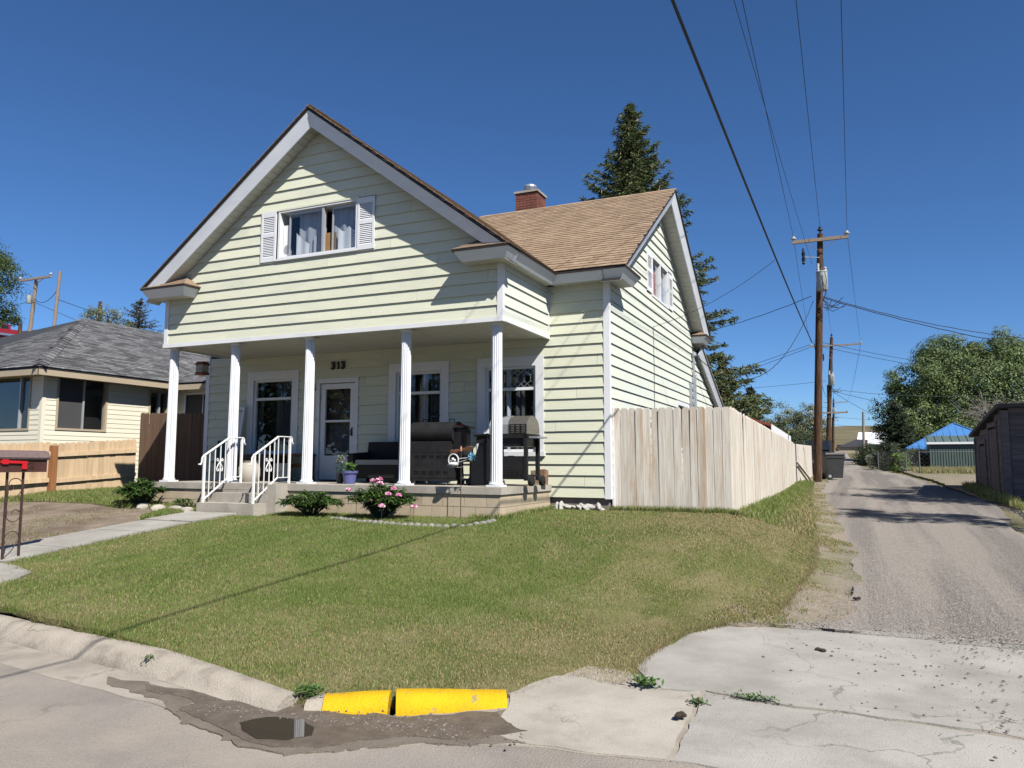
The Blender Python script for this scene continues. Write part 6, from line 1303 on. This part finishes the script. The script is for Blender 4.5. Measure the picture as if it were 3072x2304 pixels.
# ================================================================== vegetation
random.seed(11)
def rot_dirs(n):
    v = RNG.normal(size=(n,3)); return v/np.linalg.norm(v, axis=1, keepdims=True)
def quads(P, size, asp, cols, N=None):
    """leaf quads at points P, facing loosely along N when given"""
    n = len(P); e = rot_dirs(n)
    if N is not None: e = e*.75+N; e /= np.linalg.norm(e, axis=1, keepdims=True)
    d = np.cross(rot_dirs(n), e); d /= np.linalg.norm(d, axis=1, keepdims=True)+1e-9; s = np.cross(d, e)
    L = (size*RNG.uniform(.6,1.3,n))[:,None]; W = L*asp
    V = np.stack([P-d*L*.5, P+s*W*.5, P+d*L*.5, P-s*W*.5], 1).reshape(-1,3)
    F = np.arange(4*n).reshape(n,4)
    return V, F, np.repeat(cols, 4, 0)
def palette(n, cols, var=.25):
    c = np.array(cols)[RNG.integers(0, len(cols), n)]; return c*RNG.uniform(1-var, 1+var, (n,1))
def crown_tree(name, label, base, trunk, lobes, nclump, nleaf, leaf, cols, cat='tree', group=None, asp=.75, trunk_r=.3, barkmat='bark', spread=.16, gap=.0, limbs=8):
    b = Vector(base); t = thing(name, label, cat, tuple(b), group=group)
    lobes = [(np.array(c), np.array(r)) for c, r in lobes]; w = np.array([np.prod(r)**.67 for _, r in lobes]); w = w/w.sum()
    P = []; C = []; NN = []
    for k in range(nclump):
        i = RNG.choice(len(lobes), p=w); c, r = lobes[i]; d = rot_dirs(1)[0]; q = c+d*r*(RNG.uniform(.35,1.0)**.5)
        if RNG.random() < gap: continue
        cr = np.mean(r)*spread*RNG.uniform(.7,1.7); m = int(nleaf*RNG.uniform(.5,1.4))
        of = RNG.normal(size=(m,3)); of *= (RNG.random((m,1))**.4)/np.linalg.norm(of, axis=1, keepdims=True)*1.6; P.append(q+of*cr*np.array([1,1,.75])); NN.append(of*.8+d*.5+[0,0,.25]); C.append(palette(m, cols)*RNG.uniform(.8,1.2))
    P = np.concatenate(P); C = np.concatenate(C); V, F, CC = quads(P, leaf, asp, C, np.concatenate(NN))
    npmesh('crown', V, F, 'leaf', t, CC)
    m = MB(); top = Vector(lobes[0][0]); m.tube([b-Vector((0,0,.2)), b.lerp(top,.35)+Vector((.1,0,0)), b.lerp(top,.7)+Vector((-.1,.1,0)), top], trunk_r, 8, radii=[trunk_r*1.15, trunk_r, trunk_r*.7, trunk_r*.25])
    m.build('trunk', barkmat, t, True)
    for k in range(limbs):
        c, r = lobes[k % len(lobes)]; s = b.lerp(top, random.uniform(.3,.65)); e = Vector(c)+Vector((random.gauss(0,.5)*r[0]*.6,random.gauss(0,.5)*r[1]*.6,random.uniform(0,.7)*r[2])); mid = s.lerp(e,.5)+Vector((0,0,.12*(e-s).length))
        MB().tube([s, mid, e], trunk_r*.4, 6, radii=[trunk_r*.45, trunk_r*.28, trunk_r*.07]).build('limb', barkmat, t, True)
    return t
def spruce(name, label, base, H, Rm, n_whorl, per, tuft, cols, ragged=.15, group='spruce trees', zlow=.08, dens=1.0, droop=.25, cones=0, power=.85):
    b = np.array(base, float); t = thing(name, label, 'tree', base, group=group)
    MB().tube([tuple(b-[0,0,.2]), tuple(b+[0,0,H*.5]), tuple(b+[0,0,H*.99])], .3, 8, radii=[Rm*.07+.05, Rm*.05, .02]).build('trunk', 'bark', t, True)
    P = []; D = []; C = []; S = []; bm_ = MB(); CP = []
    for w in range(n_whorl):
        f = (w+.5)/n_whorl; z = H*(zlow+(1-zlow)*f); L0 = Rm*((1-f)**power)*1.0+.12
        for k in range(max(4, int(per*(1-.45*f)))):
            a = 6.283*(k+RNG.random())/max(4, int(per*(1-.45*f))); L = L0*RNG.uniform(1-ragged*2.2, 1+ragged); z0 = z+RNG.uniform(-.5,.5)*H/n_whorl
            rise = .45*f+.02; m = max(4, int(L*14*dens)); s = np.linspace(.12, 1, m)
            x = np.cos(a)*L*s; y = np.sin(a)*L*s; zz = z0+L*(rise*s - droop*s**1.5*(1-f) + .12*s**3)
            cen = np.stack([x, y, zz], -1)+b
            bm_.tube([tuple(b+[0,0,z0]), tuple(cen[m//2]), tuple(cen[-1])], .02, 4, radii=[.05,.03,.008], cap=False)
            side = np.array([-np.sin(a), np.cos(a), 0])
            for j in range(m):
                q = 5 if s[j] < .9 else 4; wd = .34*L*(1-s[j])**.7+.10
                off = RNG.uniform(-1,1,(q,1))*side*wd; pp = cen[j]+off+RNG.normal(size=(q,3))*[.05,.05,.06]; pp[:,2] -= np.abs(off).sum(1)*.12
                dd = np.array([np.cos(a), np.sin(a), 0])*.7+np.sign(off)*.5+[0,0,-.25]; dd = dd+RNG.normal(size=(q,3))*.35
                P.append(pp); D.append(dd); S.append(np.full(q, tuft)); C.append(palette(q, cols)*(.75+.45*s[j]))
                if cones and RNG.random() < cones*f and s[j] > .5: CP.append(pp[0]-[0,0,.12])
    P = np.concatenate(P); D = np.concatenate(D); D /= np.linalg.norm(D, axis=1, keepdims=True); C = np.concatenate(C); n = len(P)
    L = tuft*RNG.uniform(.7,1.4,(n,1)); u = rot_dirs(n); s = np.cross(D, u); s /= np.linalg.norm(s, axis=1, keepdims=True)+1e-9; s2 = np.cross(D, s); W = L*.24
    V = np.stack([P-D*L*.35+s*W*.5, P+D*L*.65, P-D*L*.35-s*W*.5, P-D*L*.35+s2*W*.5, P+D*L*.65+s*.01, P-D*L*.35-s2*W*.5], 1).reshape(-1,3)
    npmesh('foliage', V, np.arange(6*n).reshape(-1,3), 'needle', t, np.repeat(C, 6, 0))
    bm_.build('branches', 'bark', t, kind='stuff')
    if CP:
        CP = np.array(CP); n = len(CP); V = np.stack([CP+[0,0,.12], CP+[.035,0,0], CP-[0,0,.12], CP-[.035,0,0], CP+[0,.035,0], CP-[0,.035,0]], 1).reshape(-1,3); o = np.arange(n)[:,None]*6
        F = np.concatenate([o+[0,1,2,3], o+[0,4,2,5]]); npmesh('cones', V, F, 'needle', t, np.tile([.30,.20,.09], (6*n,1)), kind='stuff')
    return t
SPR = [(.078,.10,.038),(.10,.125,.05),(.062,.082,.035),(.13,.148,.064)]
spruce('spruce_tree', 'tall full spruce with cones rising behind the house roof', (-4.3,24.1,.3), 18.0, 5.9, 50, 16, .26, SPR, ragged=.22, cones=.05, dens=.9, power=.95)
spruce('spruce_tree', 'slender spruce with brownish top at the back corner of the house', (-2.2,37,.5), 6.9, 2.0, 20, 11, .25, SPR+[(.11,.08,.04)], ragged=.2, dens=.75)
spruce('spruce_tree', 'small dark spruce standing beyond the red-roofed outbuilding', (-3.5,61.5,.9), 6.9, 2.2, 20, 11, .32, [(.03,.045,.025),(.04,.058,.03)], dens=.7)
spruce('spruce_tree', 'dark spruce at the left foot of the big cottonwood', (8.2,60,1.0), 4.9, 1.9, 17, 11, .30, [(.035,.05,.025),(.045,.062,.03)], dens=.7)
spruce('spruce_tree', 'sparse bare-branched spruce behind the neighbouring roof', (-45.6,31,8.6), 4.9, 2.2, 15, 8, .22, [(.06,.065,.05),(.08,.085,.065)], dens=.42, ragged=.25, power=.7)
spruce('spruce_tree', 'spruce half hidden behind the left end of the gable', (-31,31,6.6), 6.2, 2.6, 17, 10, .27, SPR, dens=.6)
COT = [(.095,.135,.045),(.125,.17,.06),(.07,.105,.036),(.155,.195,.085)]
crown_tree('cottonwood_tree', 'huge full cottonwood tree above the blue-roofed house', (14.5,70,1.1), None,
    [((14.5,70,7.0),(6.0,5,4.5)),((9.8,68,5.2),(3.0,3.5,3.2)),((18.5,71,7.6),(5.0,5,4.4)),((13.2,69,10.4),(3.0,3,2.3)),((17.2,70,10.9),(2.6,3,2.0)),((10.5,67,8.2),(2.6,3,2.2)),((20.5,72,9.6),(3,3,2.6)),((12.5,66,3.6),(4.0,3,2.2)),((19,68,4.2),(4,3,2.4))],
    760, 240, .17, COT, trunk_r=.55, spread=.17, limbs=14)
DUL = [(.13,.15,.075),(.17,.185,.10),(.10,.12,.06),(.20,.21,.125)]
crown_tree('willow_tree', 'airy olive-green tree left of the nearest power pole', (.4,73,1.3), None, [((.8,72,5.6),(1.5,1.5,1.9)),((-.3,72,4.2),(1.6,1.6,1.5)),((1.6,73,4.4),(1.4,1.4,1.6))], 90, 110, .14, DUL, trunk_r=.16, spread=.22, limbs=9)
crown_tree('willow_tree', 'airy olive-green tree with bare twigs right of the small spruce', (-3.0,80,1.4), None, [((-2.6,79,6.2),(1.8,1.6,1.7)),((-3.8,79,4.6),(1.6,1.6,1.5)),((-1.6,80,4.8),(1.5,1.5,1.6))], 75, 95, .14, DUL, trunk_r=.16, spread=.2, limbs=12)
DRK = [(.035,.05,.022),(.05,.068,.028),(.028,.04,.018)]
def bush(name, label, c, r, n, nl, leaf, cols, group=None, asp=.6, spread=.22, cat='bush'):
    z = hzf(c[0], c[1]) if len(c) < 3 else c[2]
    return crown_tree(name, label, (c[0],c[1],z), None, [((c[0],c[1],z+r[2]*.75),r)], n, nl, leaf, cols, cat=cat, group=group, asp=asp, trunk_r=.05, spread=spread, limbs=5)
bush('juniper_bush', 'dense dark juniper hedge behind the second board fence', (1.3,30), (1.7,1.5,1.25), 110, 110, .10, DRK)
bush('juniper_bush', 'dark round shrub just left of the power pole', (2.3,36), (1.2,1.4,1.35), 80, 110, .10, DRK)
bush('lilac_bush', 'large dark shrub beside the chain-link gate', (6.85,38.0), (.85,1.2,.8), 100, 110, .09, DRK)
bush('lilac_bush', 'broad olive shrub in front of the blue-roofed house', (8.0,38.5), (.9,1.1,.62), 80, 110, .09, [(.07,.085,.035),(.09,.105,.045),(.05,.065,.028)])
bush('lilac_bush', 'dark shrub row farther up the alley edge', (6.1,54), (1.0,3.0,.8), 90, 110, .11, DRK)
bush('sage_bush', 'pale grey sagebrush at the alley edge', (6.35,43.5), (.75,.8,.5), 60, 50, .09, [(.26,.27,.21),(.32,.33,.26),(.22,.23,.18)])
bush('lilac_bush', 'green weedy clump by the chain-link post', (7.1,33.6), (.5,.6,.55), 36, 50, .10, [(.10,.15,.04),(.13,.19,.05)])
# dead pale shrub by the shed
t = thing('dead_shrub', 'leafless pale grey shrub behind the weathered shed roof', 'shrub', (12.6,42,.6))
m = MB()
for k in range(150):
    a = random.random()*6.28; L = random.uniform(1.2,2.3); d = Vector((math.cos(a)*.6,math.sin(a)*.5,random.uniform(.35,1.2))).normalized(); p = Vector((12.6,42,2.9)); q = p+d*L*.5+Vector((0,0,.25)); e = p+d*L+Vector((random.gauss(0,.3),random.gauss(0,.3),random.uniform(-.4,.3)))
    m.tube([p,q,e], .02, 4, radii=[.035,.018,.006], cap=False)
    for j in range(3): f = q.lerp(e, random.random()); m.tube([f, f+Vector((random.gauss(0,.35),random.gauss(0,.35),random.gauss(-.1,.35)))], .008, 3, radii=[.012,.005], cap=False)
m.tube([(12.6,42,.5),(12.6,42,3.0)], .07, 6); m.build('twigs', 'dead_wood', t, kind='stuff')
# big tree at the far left, and the shade trees standing right of the picture
crown_tree('broadleaf_tree', 'dark leafy tree cut by the left edge of the picture', (-60,26,10.5), None, [((-58.6,27.0,16.0),(2.6,3,2.4)),((-58.6,27.0,12.9),(2.0,3,1.8)),((-62,26,17),(3.5,3.5,3.0))], 230, 150, .14, [(.06,.09,.025),(.09,.13,.035),(.05,.07,.022)], trunk_r=.3, spread=.17)
crown_tree('broadleaf_tree', 'leafy shade tree standing right of the weathered shed', (13.6,7.2,.0), None, [((13.6,7.4,7.4),(2.2,1.9,3.0)),((13.4,8.4,5.6),(2.0,1.7,2.2)),((14.5,6.6,9.2),(1.8,1.4,1.8)),((15.4,9.0,9.6),(2.4,2.0,2.0))], 200, 75, .2, COT, trunk_r=.28, spread=.17)
crown_tree('broadleaf_tree', 'thin shade tree standing right of the alley', (12.9,1.4,-.3), None, [((12.9,1.8,7.2),(1.4,.45,2.6)),((13.3,1.9,9.6),(1.1,.4,1.2))], 40, 32, .2, COT, trunk_r=.2, spread=.15)
crown_tree('broadleaf_tree', 'small tree tip behind the ridge of the neighbouring roof', (-40,24,9.6), None, [((-40,24,10.5),(1.6,1.6,.7))], 30, 90, .10, DUL, trunk_r=.1)

# the trees across the street that the windows mirror
for k, (x, y, h) in enumerate(((-16,-27,8),(-6,-29,9.5),(4,-30,7.5),(16,-29,9),(-27,-24,8.5))):
    crown_tree('street_tree', ('leafy tree across the street, far left','leafy tree across the street facing the porch','leafy tree straight across the street','leafy tree across the street on the right','leafy tree across the street beyond the neighbouring house')[k], (x,y,-.8), None, [((x,y,h*.62),(3.6,3,h*.36)),((x+2.4,y,h*.5),(2.8,2.5,h*.3)),((x-2.5,y+.5,h*.5),(2.6,2.5,h*.28))], 90, 40, .5, DRK+COT[:2], group='trees across the street', trunk_r=.3, spread=.24)
# ---- peonies and shrubs along the porch
def peony(label, c, r, nst, nl, flowers=(), L=.115):
    z0 = hzf(c[0], c[1]); t = thing('peony_bush', label, 'bush', (c[0],c[1],z0), group='bushes along the porch'); st = MB(); tips = []
    for k in range(nst):
        a = random.random()*6.283; s = math.sqrt(random.random()); e = Vector((c[0]+math.cos(a)*s*r[0], c[1]+math.sin(a)*s*r[1]*.8, z0+r[2]*(1.0-.45*s*s)*random.uniform(.8,1.05))); b = Vector((c[0]+math.cos(a)*.06, c[1]+math.sin(a)*.06, z0)); m_ = b.lerp(e,.55)+Vector((0,0,.08)); st.tube([b,m_,e], .006, 4, radii=[.007,.006,.004], cap=False); tips.append((b,m_,e))
    st.build('stems', 'dark_green_plastic', t, kind='stuff')
    def fn(i):
        b, m_, e = random.choice(tips); f = random.uniform(.25,1); p = m_.lerp(e, f) if f > .4 else b.lerp(m_, f+.4); a = random.random()*6.283
        return p, (math.cos(a), math.sin(a), random.uniform(-.25,.75))
    V, F, C = leaves(nl, fn, L, L*.27, GRN+[(.09,.15,.035)], sag=.25); npmesh('foliage', V, F, 'leaf', t, C)
    for p in flowers:
        q = np.array(p); n = 90; d = rot_dirs(n); d[:,2] = np.abs(d[:,2])*.9-.15; P = q+d*np.array([.05,.05,.04])*RNG.uniform(.35,1,(n,1)); col = palette(n, [(.78,.30,.50),(.85,.48,.62),(.68,.16,.38),(.9,.62,.72)], .1); V, F, CC = quads(P, .042, .9, col); npmesh('flower', V, F, 'petal', t, CC)
        MB().tube([tuple(q-[0,0,.25]), tuple(q)], .004, 4).build('flower_stem', 'dark_green_plastic', t)
peony('pink-flowered peony bush in front of the porch', (-1.95,-.42), (.66,.42,.54), 100, 2800, [(-2.44,-.62,.43),(-2.30,-.60,.30),(-2.02,-.55,.58),(-1.93,-.50,.54),(-1.58,-.62,.46),(-1.66,-.66,.38),(-1.50,-.60,.36),(-1.68,-.80,.20),(-1.15,-.72,.20),(-1.96,-.45,.60)], L=.12)
peony('leafy green bush without flowers right of the porch steps', (-3.35,-.42), (.66,.4,.40), 60, 1500, L=.14)
peony('leafy green bush at the left end of the porch', (-7.35,-.42), (.62,.45,.5), 70, 1700, L=.13)
peony('small leafy sprig left of the porch steps', (-6.35,-.35), (.22,.2,.2), 12, 150, L=.12)
# scalloped edging, stone by stone
em = MB(); em.lathe([(.062,-.04),(.066,.0),(.06,.03),(.042,.055),(.018,.066),(.002,.068)], (0,0,0), 12); em = em.mesh('edging_stone'); em.materials.append(MATS['edging_stone']); em.shade_smooth()
ED = [(-2.75,-.62),(-2.2,-.80),(-1.6,-.93),(-1.0,-1.0),(-.5,-1.0),(-.2,-.85),(.0,-.55),(.05,-.25)]
lens = np.cumsum([0]+[math.dist(a, b) for a, b in zip(ED, ED[1:])])
edge = thing('flower_bed_edging', 'scalloped grey concrete edging round the porch flower bed', 'edging', (-1.4,-.8,-.06))
for s in np.arange(0, lens[-1], .118):
    x = np.interp(s, lens, [p[0] for p in ED]); y = np.interp(s, lens, [p[1] for p in ED])
    inst(em, 'edging_stone', 'edging_stone', edge, Matrix.Translation((x, y, hzf(x,y)-.030)) @ Matrix.Rotation(random.gauss(0,.12),4,'X') @ Matrix.Rotation(random.random()*6,4,'Z') @ Matrix.Diagonal((1,1,random.uniform(.8,1.15),1)))
SPOT = ('leftmost of the low garden stones under the left porch bush','low garden stone second from the left under the left porch bush','largest low garden stone beside the small leafy sprig','low garden stone between the leafy sprig and the steps','smallest garden stone touching the front walk')
for si, (x, y, r) in enumerate(((-7.15,-.52,.12),(-6.75,-.55,.10),(-6.35,-.52,.13),(-6.0,-.58,.11),(-5.86,-.72,.09))):
    m = MB(); m.lathe([(r*.9,-.05),(r*1.1,0),(r,.05),(r*.6,.085),(r*.1,.095)], (0,0,0), 9).xf(Matrix.Translation((x,y,hzf(x,y))) @ Matrix.Rotation(random.random()*3,4,'Z') @ Matrix.Diagonal((1.4,.9,1,1))); m.build('garden_stone', 'concrete', None, True, label=SPOT[si], cat='stone', group='stones edging the left bed')

# ---- grass
def inside(x, y, poly):
    px = np.array([p[0] for p in poly]); py = np.array([p[1] for p in poly]); r = np.zeros(len(x), bool); j = len(px)-1
    for i in range(len(px)):
        c = ((py[i] > y) != (py[j] > y)) & (x < (px[j]-px[i])*(y-py[i])/(py[j]-py[i]+1e-12)+px[i]); r ^= c; j = i
    return r
def grass(name, n, box, poly, h, w, dry, label, parent=None, keep=None, lean=.5, near=True):
    m = int(n*3.6); x = RNG.uniform(box[0], box[1], m); y = RNG.uniform(box[2], box[3], m)
    k = inside(x, y, poly); x, y = x[k], y[k]
    if keep is not None: k = keep(x, y); x, y = x[k], y[k]
    if near:                                   # thin out with distance
        d = np.hypot(x-CAM.x, y-CAM.y); p = np.clip((7.0/d)**1.3, .12, 1); k = RNG.random(len(x)) < p; x, y, d = x[k], y[k], d[k]; sc = np.clip((d/7.0)**.55, 1, 2.2)
    else: sc = np.ones(len(x))
    x, y, sc = x[:n], y[:n], sc[:n]; n = len(x); z = hz(x, y)-.004
    dr = np.clip(dry(x, y), 0, 1)
    H = h*RNG.uniform(.6,1.2,n)*(1-.3*dr)*(.85+.3*fbm(x, y, 1.7, 21)); a = RNG.random(n)*6.283; ln = RNG.random(n)*lean*(1+.5*dr)
    dx, dy = np.cos(a), np.sin(a); W = w*sc*RNG.uniform(.7,1.3,n)
    f = RNG.random(n)*6.283; sx, sy = np.cos(f)*W*.5, np.sin(f)*W*.5
    B0 = np.stack([x-sx, y-sy, z], -1); B1 = np.stack([x+sx, y+sy, z], -1)
    mx, my = x+dx*H*ln*.35, y+dy*H*ln*.35; M0 = np.stack([mx-sx*.8, my-sy*.8, z+H*.55], -1); M1 = np.stack([mx+sx*.8, my+sy*.8, z+H*.55], -1)
    T = np.stack([x+dx*H*ln, y+dy*H*ln, z+H*(1-.3*ln)], -1)
    V = np.stack([B0,B1,M1,M0,T], 1).reshape(-1,3); o = np.arange(n)[:,None]*5
    F = np.concatenate([o+[0,1,2], o+[0,2,3], o+[3,2,4]])
    g = np.array([(.135,.19,.048),(.17,.225,.062),(.11,.16,.042),(.21,.25,.085)])[RNG.integers(0,4,n)]
    s_ = np.array([(.42,.345,.18),(.36,.30,.15),(.50,.42,.24)])[RNG.integers(0,3,n)]
    isd = (RNG.random(n) < dr)[:,None]; C = np.where(isd, s_*.80, g*1.10)*RNG.uniform(.75,1.25,(n,1))
    return npmesh(name, V, F, 'blade', parent, np.repeat(C, 5, 0), label=label, cat='grass', kind='stuff')
def lawn_dry(x, y):
    base = .12+.45*(fbm(x, y, .75, 31)-.5)*2+.35*(fbm(x, y, 2.6, 33)-.5)*2
    front_ = .50*np.exp(-((y+5.0)/1.2)**2)*sstep(-1.0, 1.8, x)+.22*np.exp(-((y+5.6)/1.0)**2)
    right_ = .80*sstep(1.2, 4.0, x)*(y < 2.4) + .3*sstep(3.6,4.4,x)
    house = .22*np.exp(-((y-1.3)/1.2)**2)*(x > 0)
    lush = -.4*np.exp(-((x-.2)/2.6)**2-((y+3.2)/1.3)**2)
    edge = .5*np.exp(-((x-3.4)/.5)**2-((y+4.6)/1.2)**2)
    return base+front_+right_+house+lush+edge
grass('lawn_grass', 400000, (-5,4.7,-6.8,18.6), LAWN, .036, .0050, lawn_dry, 'mown lawn grass, green with dry patches, in front of the house')
grass('lawn_grass', 14000, (2.95,4.4,2.1,18.4), LAWN, .12, .011, lambda x, y: .15+.75*sstep(3.6,4.3,x)+.3*(fbm(x,y,1.5,3)-.5), 'longer grass growing along the alley fence', near=False, keep=lambda x, y: (x > 3.22), lean=.8)
grass('lawn_grass', 2600, (1.1,3.4,2.15,2.335), LAWN, .12, .007, lambda x, y: x*0+.2, 'long untrimmed grass at the foot of the board fence', near=False, lean=.7)
grass('lawn_grass', 3000, (-.5,.2,-.35,2.2), [(-.6,-.12),(.12,-.12),(.12,2.2),(.02,2.2),(.02,-.02),(-.6,-.02)], .11, .007, lambda x, y: x*0+.15, 'long grass along the foot of the porch blocks', near=False, lean=.7)
SIDE = [(-11.3,-2.2),(-9.9,-1.0),(-9.2,-.8),(-8.4,-.6),(-7.4,-.68),(-6.75,-.45),(-6.0,-.3),(-5.8,-.75),(-5.75,-.1),(-7.4,0),(-8.4,2.1),(-10.6,2.1),(-10.55,-1.5)]
grass('lawn_grass', 26000, (-11.4,-5.7,-2.3,2.2), SIDE, .10, .010, lambda x, y: .2+.3*(fbm(x,y,1.5,3)-.5), 'weedy grass along the cedar fence', near=False, lean=.7)
grass('lawn_grass', 3000, (-6.6,-5.75,-1.6,-.4), [(-6.5,-.5),(-5.8,-.7),(-5.86,-1.7),(-6.2,-1.4)], .09, .010, lambda x, y: x*0+.1, 'green weeds beside the front walk', near=False, lean=.8)
VERGE = [(3.5,-3.2),(4.4,-2.95),(4.95,-2.4),(5.05,-1.2),(5.0,-.5),(5.15,.6),(5.0,2),(4.9,3.5),(4.7,5.5),(4.7,7),(4.4,9),(4.2,14),(3.8,18),(3.9,9),(4.2,3),(4.2,-1),(4.0,-2.4),(3.6,-2.9)]
grass('lawn_grass', 40000, (3.4,5.3,-3.3,18), VERGE, .05, .006, lambda x, y: .72+.5*(fbm(x,y,1.3,5)-.5), 'dry straw grass fringing the gravel alley', near=False, lean=1.2, keep=lambda x, y: fbm(x, y, 2.2, 14)+RNG.uniform(-.12,.12,len(x)) > .36+.3*sstep(4.3,5.05,x+.06*np.maximum(y,0)))
grass('lawn_grass', 5000, (7.7,9.0,7,17), [(8.2,8),(8.33,8),(8.34,16),(8.0,16),(7.9,12)], .25, .012, lambda x, y: x*0+.35, 'weeds along the foot of the weathered shed', near=False, lean=.8)
grass('lawn_grass', 5000, (7.6,13,28,37), [(7.8,29.5),(12,29.6),(12,36.8),(7.6,36.5)], .35, .03, lambda x, y: x*0+.75, 'dry weeds in the yard of the green shed', near=False, lean=.8)
# untrimmed blades hanging over the lawn's edge
def edge_grass():
    ed = LAWN[:-3]; xs = []; ys = []
    for a, b in zip(ed, ed[1:]):
        if max(a[1], b[1]) > 3: continue
        L = math.dist(a, b); m = int(L*420); t = RNG.random(m); xs.append(a[0]+(b[0]-a[0])*t+RNG.normal(size=m)*.022); ys.append(a[1]+(b[1]-a[1])*t+RNG.normal(size=m)*.022)
    x = np.concatenate(xs); y = np.concatenate(ys); n = len(x); z = hz(x, y)-.03; H = .05*RNG.uniform(.5,1.5,n); a = RNG.random(n)*6.283; W = .005
    dx, dy = np.cos(a)*H*.6, np.sin(a)*H*.6; f = RNG.random(n)*6.283; sx, sy = np.cos(f)*W/2, np.sin(f)*W/2
    V = np.stack([np.stack([x-sx,y-sy,z],-1), np.stack([x+sx,y+sy,z],-1), np.stack([x+dx,y+dy,z+H+.02],-1)], 1).reshape(-1,3)
    dr = np.clip(lawn_dry(x, y)+.15, 0, 1); g = np.array([(.10,.17,.03),(.14,.21,.045)])[RNG.integers(0,2,n)]; s_ = np.array([(.30,.25,.13),(.25,.20,.10)])[RNG.integers(0,2,n)]
    C = np.where((RNG.random(n) < dr)[:,None], s_, g)*RNG.uniform(.7,1.2,(n,1)); npmesh('lawn_grass', V, np.arange(3*n).reshape(-1,3), 'blade', None, np.repeat(C, 3, 0), label='ragged grass hanging over the lawn edge', cat='grass', kind='stuff')
edge_grass()
grass('lawn_grass', 2600, (-11,-5.9,-5.2,-.7), [(-11,-4.8),(-10.2,-1.3),(-8.4,-.9),(-6.8,-.7),(-5.95,-1.0),(-5.95,-4.4)], .05, .007, lambda x, y: x*0+.55, 'sparse weeds sprouting on the bare soil', near=False, lean=1.0, keep=lambda x, y: fbm(x, y, 1.1, 8) > .52)
def weed(label, c, r, n, L, z):
    V, F, C = leaves(n, lambda i: ((c[0]+random.gauss(0,r[0]), c[1]+random.gauss(0,r[1]), z+random.random()*.03), (random.gauss(0,1),random.gauss(0,1),random.uniform(.1,.8))), L, L*.4, [(.05,.11,.025),(.07,.14,.035),(.10,.17,.05)], sag=.1)
    npmesh('weed', V, F, 'leaf', None, C, label=label, cat='weed', group='weeds in the cracks')
weed('leafy weed growing in the joint of the driveway apron', (4.42,-5.40), (.075,.02), 150, .035, -.73)
weed('small weed beside the dark joint of the driveway slabs', (4.07,-5.62), (.03,.03), 60, .04, -.74)
weed('grassy weed at the corner of lawn and apron', (3.66,-5.38), (.05,.03), 70, .07, -.72)
weed('weed sprouting from the kerb joint', (-.03,-6.50), (.02,.02), 40, .035, -.68)
weed('broadleaf weeds at the broken end of the kerb', (1.62,-6.60), (.05,.04), 150, .05, -.70)
# two dark dried clumps lying on the apron
for k, (x, y) in enumerate(((4.75,-3.75),(5.05,-1.6),(4.04,-5.95))):
    m = MB()
    for j in range(5): m.lathe([(.002,-.012),(.02,-.006),(.024,.006),(.012,.016),(.002,.018)], (x+random.gauss(0,.025),y+random.gauss(0,.015),(hzf(x,y) if y > -2.5 else -.728)+.006), 7)
    m.build('dirt_clod', 'soil', None, True, label=('dark clod lying on the pale apron slab','dark clod on the gravel edge of the alley','dark clod in the joint between the driveway slabs')[k], cat='clod')
